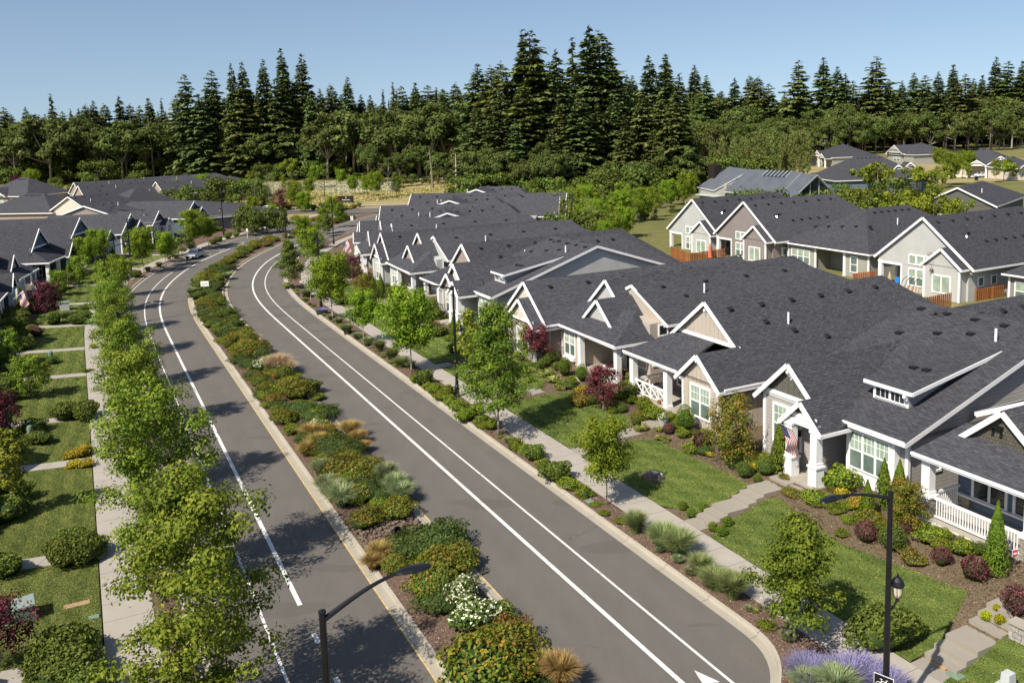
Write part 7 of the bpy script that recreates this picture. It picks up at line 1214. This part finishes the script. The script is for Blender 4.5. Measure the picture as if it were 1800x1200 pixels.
woods(22, 1250, 1425, lambda p: 250 - 0.05 * (p - 1250), 262, 290, 'poplar', 'in the grove behind the clubhouse', .8); woods(12, 1195, 1330, lambda p: 285, 235, 255, 'brightg', 'left of the clubhouse'); woods(14, -40, 460, lambda p: 292, 355, 372, 'brightg', 'below the left forest'); woods(8, 440, 820, lambda p: 292, 338, 348, 'bright', 'below the central forest', .8); woods(16, 440, 700, lambda p: 296, 340, 350, 'brightg', 'below the central forest', .9); woods(8, 700, 860, lambda p: 296, 285, 300, 'brightg', 'below the central forest', .9); woods(16, 800, 1210, lambda p: 302, 212, 232, 'brightg', 'below the tall central firs'); woods(12, 950, 1230, lambda p: 328, 190, 208, 'bright', 'below the tall central firs', .6)
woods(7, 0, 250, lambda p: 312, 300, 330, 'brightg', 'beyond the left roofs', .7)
for px, py, k, sc in [(990, 415, 'poplar', .62), (1005, 408, 'poplar', .7), (1035, 425, 'birch', 1.25), (1052, 412, 'roundB', 1.1), (1085, 398, 'young', 1.3), (975, 398, 'birch', 1.1), (660, 350, 'roundB', 1.3), (645, 345, 'round', 1.3), (697, 345, 'darkoak', .9), (600, 330, 'round', 1.3), (475, 375, 'birch', 1.5), (450, 378, 'birch', 1.3), (495, 368, 'crab', 1.2), (520, 372, 'roundB', 1.3), (536, 385, 'round', 1.3), (570, 410, 'pinoak', 1.0), (555, 330, 'round', 1.6), (470, 345, 'spruce', .7), (1345, 350, 'spruce', .95), (1385, 352, 'spruce', .8), (1440, 355, 'spruce', .9), (1480, 352, 'brightg', 1.0), (1510, 370, 'bright', .9), (1535, 378, 'bright', .9), (1570, 360, 'brightg', 1.5), (1600, 385, 'crab', .5), (1640, 330, 'bright', 1.0), (1670, 325, 'roundB', 1.5), (1650, 300, 'roundB', 1.3), (1700, 310, 'roundB', 1.3), (1640, 350, 'bright', .8), (1750, 320, 'young', 1.3), (1765, 372, 'bright', .7), (1790, 300, 'bright', .7), (1660, 378, 'spruce', .6), (1725, 378, 'spruce', .55), (1607, 380, 'spruce', .6), (60, 340, 'roundB', 1.5), (30, 335, 'crab', 1.3), (95, 345, 'bright', 1.0), (360, 350, 'roundB', 1.3), (350, 345, 'young', 1.2), (245, 325, 'bright', .8), (310, 345, 'mapleY', 1.0), (440, 330, 'young', 1.2), (500, 340, 'young', 1.2), (1045, 420, 'roundB', 1.0), (1078, 432, 'roundB', .9), (1062, 440, 'round', 1.0), (1098, 424, 'roundB', 1.0), (1052, 428, 'young', 1.1), (1035, 412, 'roundB', 1.1), (1090, 408, 'darkoak', .6), (1075, 408, 'young', 1.2), (1095, 398, 'roundB', 1.2), (1062, 394, 'poplar', .55), (1130, 392, 'roundB', 1.2), (1150, 382, 'young', 1.3), (1010, 392, 'roundB', 1.2), (985, 395, 'poplar', .6), (1175, 372, 'roundB', 1.2), (1205, 362, 'roundB', 1.3), (1030, 385, 'round', 1.5), (965, 378, 'brightg', .8), (1115, 372, 'brightg', .9), (455, 360, 'roundB', 1.2), (430, 352, 'round', 1.3), (515, 352, 'birch', 1.3), (545, 348, 'round', 1.2), (620, 342, 'roundB', 1.0), (585, 388, 'roundB', .9), (598, 398, 'pinoak', 1.0)]:
    X, Y = unp(px, py, .2); nm, ds = {'poplar': ('poplar', 'upright poplar'), 'birch': ('thin_birch', 'wispy young birch'), 'roundB': ('round_maple', 'light green maple'), 'round': ('round_maple', 'small round maple'), 'young': ('young_tree', 'slim young tree'), 'darkoak': ('dark_oak', 'dark green oak'), 'crab': ('purple_plum', 'dark red plum tree'), 'spruce': ('small_pine', 'small olive pine'), 'pinoak': ('pin_oak', 'small pin oak'), 'brightg': ('green_bush', 'mid green bushy tree'), 'bright': ('bright_bush', 'bright green bushy tree'), 'mapleY': ('golden_maple', 'golden green maple')}[k]
    tree(k, X, Y, .1, sc, nm, ds, 'on the open ground ' + ('beyond the rear houses' if px > 900 else 'around the junction' if px > 400 else 'behind the left houses'), px)
for k, (px, yt, Y) in enumerate([(262, 205, 300), (380, 250, 292), (352, 260, 292), (1420, 240, 400), (1620, 205, 425), (1455, 240, 420), (1700, 215, 425), (1745, 210, 420), (1580, 240, 420), (1660, 225, 425), (1720, 222, 425), (1780, 215, 425), (195, 296, 300), (800, 270, 262), (758, 262, 280)]):
    Y = Y + (70 if px < 500 else 0); X, Hh = at_top(px, yt, Y); mb = MB(); ln = rnd.uniform(-1.5, 1.5); mb.tube([(0, 0, 0), (ln * .3, 0, Hh * .5), (ln, 0, Hh)], [.38, .3, .12], 7); 
    for q in range(5): a = rnd.random() * 6.28; zq = Hh * rnd.uniform(.4, .95); mb.tube([(ln * .6, 0, zq), (ln * .6 + math.cos(a) * 1.6, math.sin(a) * 1.6, zq + .8)], [.09, .03], 4)
    o = link('bare_trunk', mb.mesh('bare_trunk', ['bark_pale' if k % 2 else 'bark'], uv=False), None, (X, Y, 0)); PEND.append((o, 'tall bare pale trunk', 'at the forest front', 'tree trunk', X))
woods(9, 945, 1075, lambda p: 345, 165, 195, 'brightg', 'beyond the merged roofs', .7); woods(6, 950, 1060, lambda p: 365, 150, 170, 'bright', 'beyond the merged roofs', .6); woods(8, 1240, 1460, lambda p: 338, 130, 165, 'brightg', 'between the clubhouse and rear row', .7)
woods(9, 955, 1075, lambda p: 372, 128, 160, 'brightg', 'right of the merged roofs', .75); woods(8, 950, 1070, lambda p: 350, 160, 185, 'bright', 'right of the merged roofs', .7); woods(12, 1440, 1800, lambda p: 292, 200, 262, 'bright', 'among the far right houses', .8); woods(8, 1460, 1660, lambda p: 322, 140, 175, 'brightg', 'behind the rear row', .8); woods(8, 1480, 1700, lambda p: 335, 130, 160, 'bright', 'behind the rear row', .7)
for px, py, k, sc in [(255, 345, 'roundB', 1.0), (285, 350, 'brightg', .5), (330, 352, 'brightg', .55), (375, 352, 'round', 1.2), (395, 362, 'brightg', .5), (300, 340, 'young', 1.1), (232, 348, 'bright', .5), (420, 385, 'brightg', .5), (445, 385, 'roundB', .9)]:
    X, Y = unp(px, py, .2); tree(k, X, Y, .1, sc, {'roundB': 'round_maple', 'round': 'round_maple', 'young': 'young_tree', 'brightg': 'green_bush', 'bright': 'bright_bush'}[k], {'roundB': 'light green maple', 'round': 'small round maple', 'young': 'slim young tree', 'brightg': 'mid green bush tree', 'bright': 'bright green bush tree'}[k], 'before the far left house cluster', px)
woods(10, 295, 470, lambda p: 322, 225, 238, 'brightg', 'before the far left house cluster', .7); woods(9, 1060, 1190, lambda p: 345, 165, 200, 'brightg', 'left of the rear row', .65); woods(6, 425, 500, lambda p: 372, 165, 172, 'brightg', 'beside the far left verge', .6)
for k in range(105):
    px = -60 + k * 18.3 + rnd.uniform(-9, 9); fir(px, env(px) - 6 + rnd.uniform(-4, 30), rnd.uniform(430, 470) if px < 850 else rnd.uniform(505, 540), rnd.choice(['fir2', 'fir8', 'fir4']), 2.5, 'in the rear rows of the forest')
# meadow and flower field beyond the junction
def field(name, pts, n, mat, sz, lab, hh=.5):
    P = [unp(a, b, 0) for a, b in pts]; xs = [p[0] for p in P]; ys = [p[1] for p in P]; out = []
    g = np.random.default_rng(3)
    while len(out) < n:
        x = g.uniform(min(xs), max(xs), 4000); y = g.uniform(min(ys), max(ys), 4000); ins = np.zeros(4000, bool); j = len(P) - 1
        for i in range(len(P)):
            c = ((np.array(ys[i]) > y) != (ys[j] > y)) & (x < (xs[j] - xs[i]) * (y - ys[i]) / (ys[j] - ys[i] + 1e-9) + xs[i]); ins ^= c; j = i
        out += list(zip(x[ins], y[ins]))
    Q = np.array(out[:n]); z = g.random(n) * hh; V, n, R = cards(np.c_[Q, z], sz * (.5 + g.random(n)), None, up=.6, rnd=g.random(n)); tag(link(name, vegmesh(name, V, n, R, ['L_' + mat])), lab, 'meadow', None, 'stuff')
field('flower_meadow', [(420, 326), (470, 322), (560, 320), (650, 316), (650, 328), (560, 334), (480, 342), (430, 338)], 26000, 'whiteflower', .45, 'pale white flowering meadow below the forest', .18); field('flower_meadow', [(560, 338), (640, 326), (700, 322), (690, 335), (600, 343)], 9000, 'whiteflower', .5, 'smaller pale flowering strip behind the sign')
field('dry_meadow', [(400, 345), (480, 344), (560, 336), (700, 336), (830, 318), (870, 318), (700, 350), (560, 362), (420, 362)], 24000, 'fieldgrass', .4, 'dry golden meadow grass beyond the junction', .35)
for i, px in enumerate(list(range(425, 640, 9))):
    X, Y = unp(px, 366 + 3 * math.sin(i), 0); plant(random.choice(['rust', 'gold', 'orange', 'sage', 'green']), X, Y, 0, random.uniform(1.1, 1.7), 'along the far side of the junction')
for i, px in enumerate(list(range(520, 600, 8))):
    X, Y = unp(px, 388 + (i % 3), 0); plant(random.choice(['rust', 'gold', 'orange', 'wheat']), X, Y, 0, random.uniform(1.1, 1.5), 'on the near corner of the junction')
flush_labels()
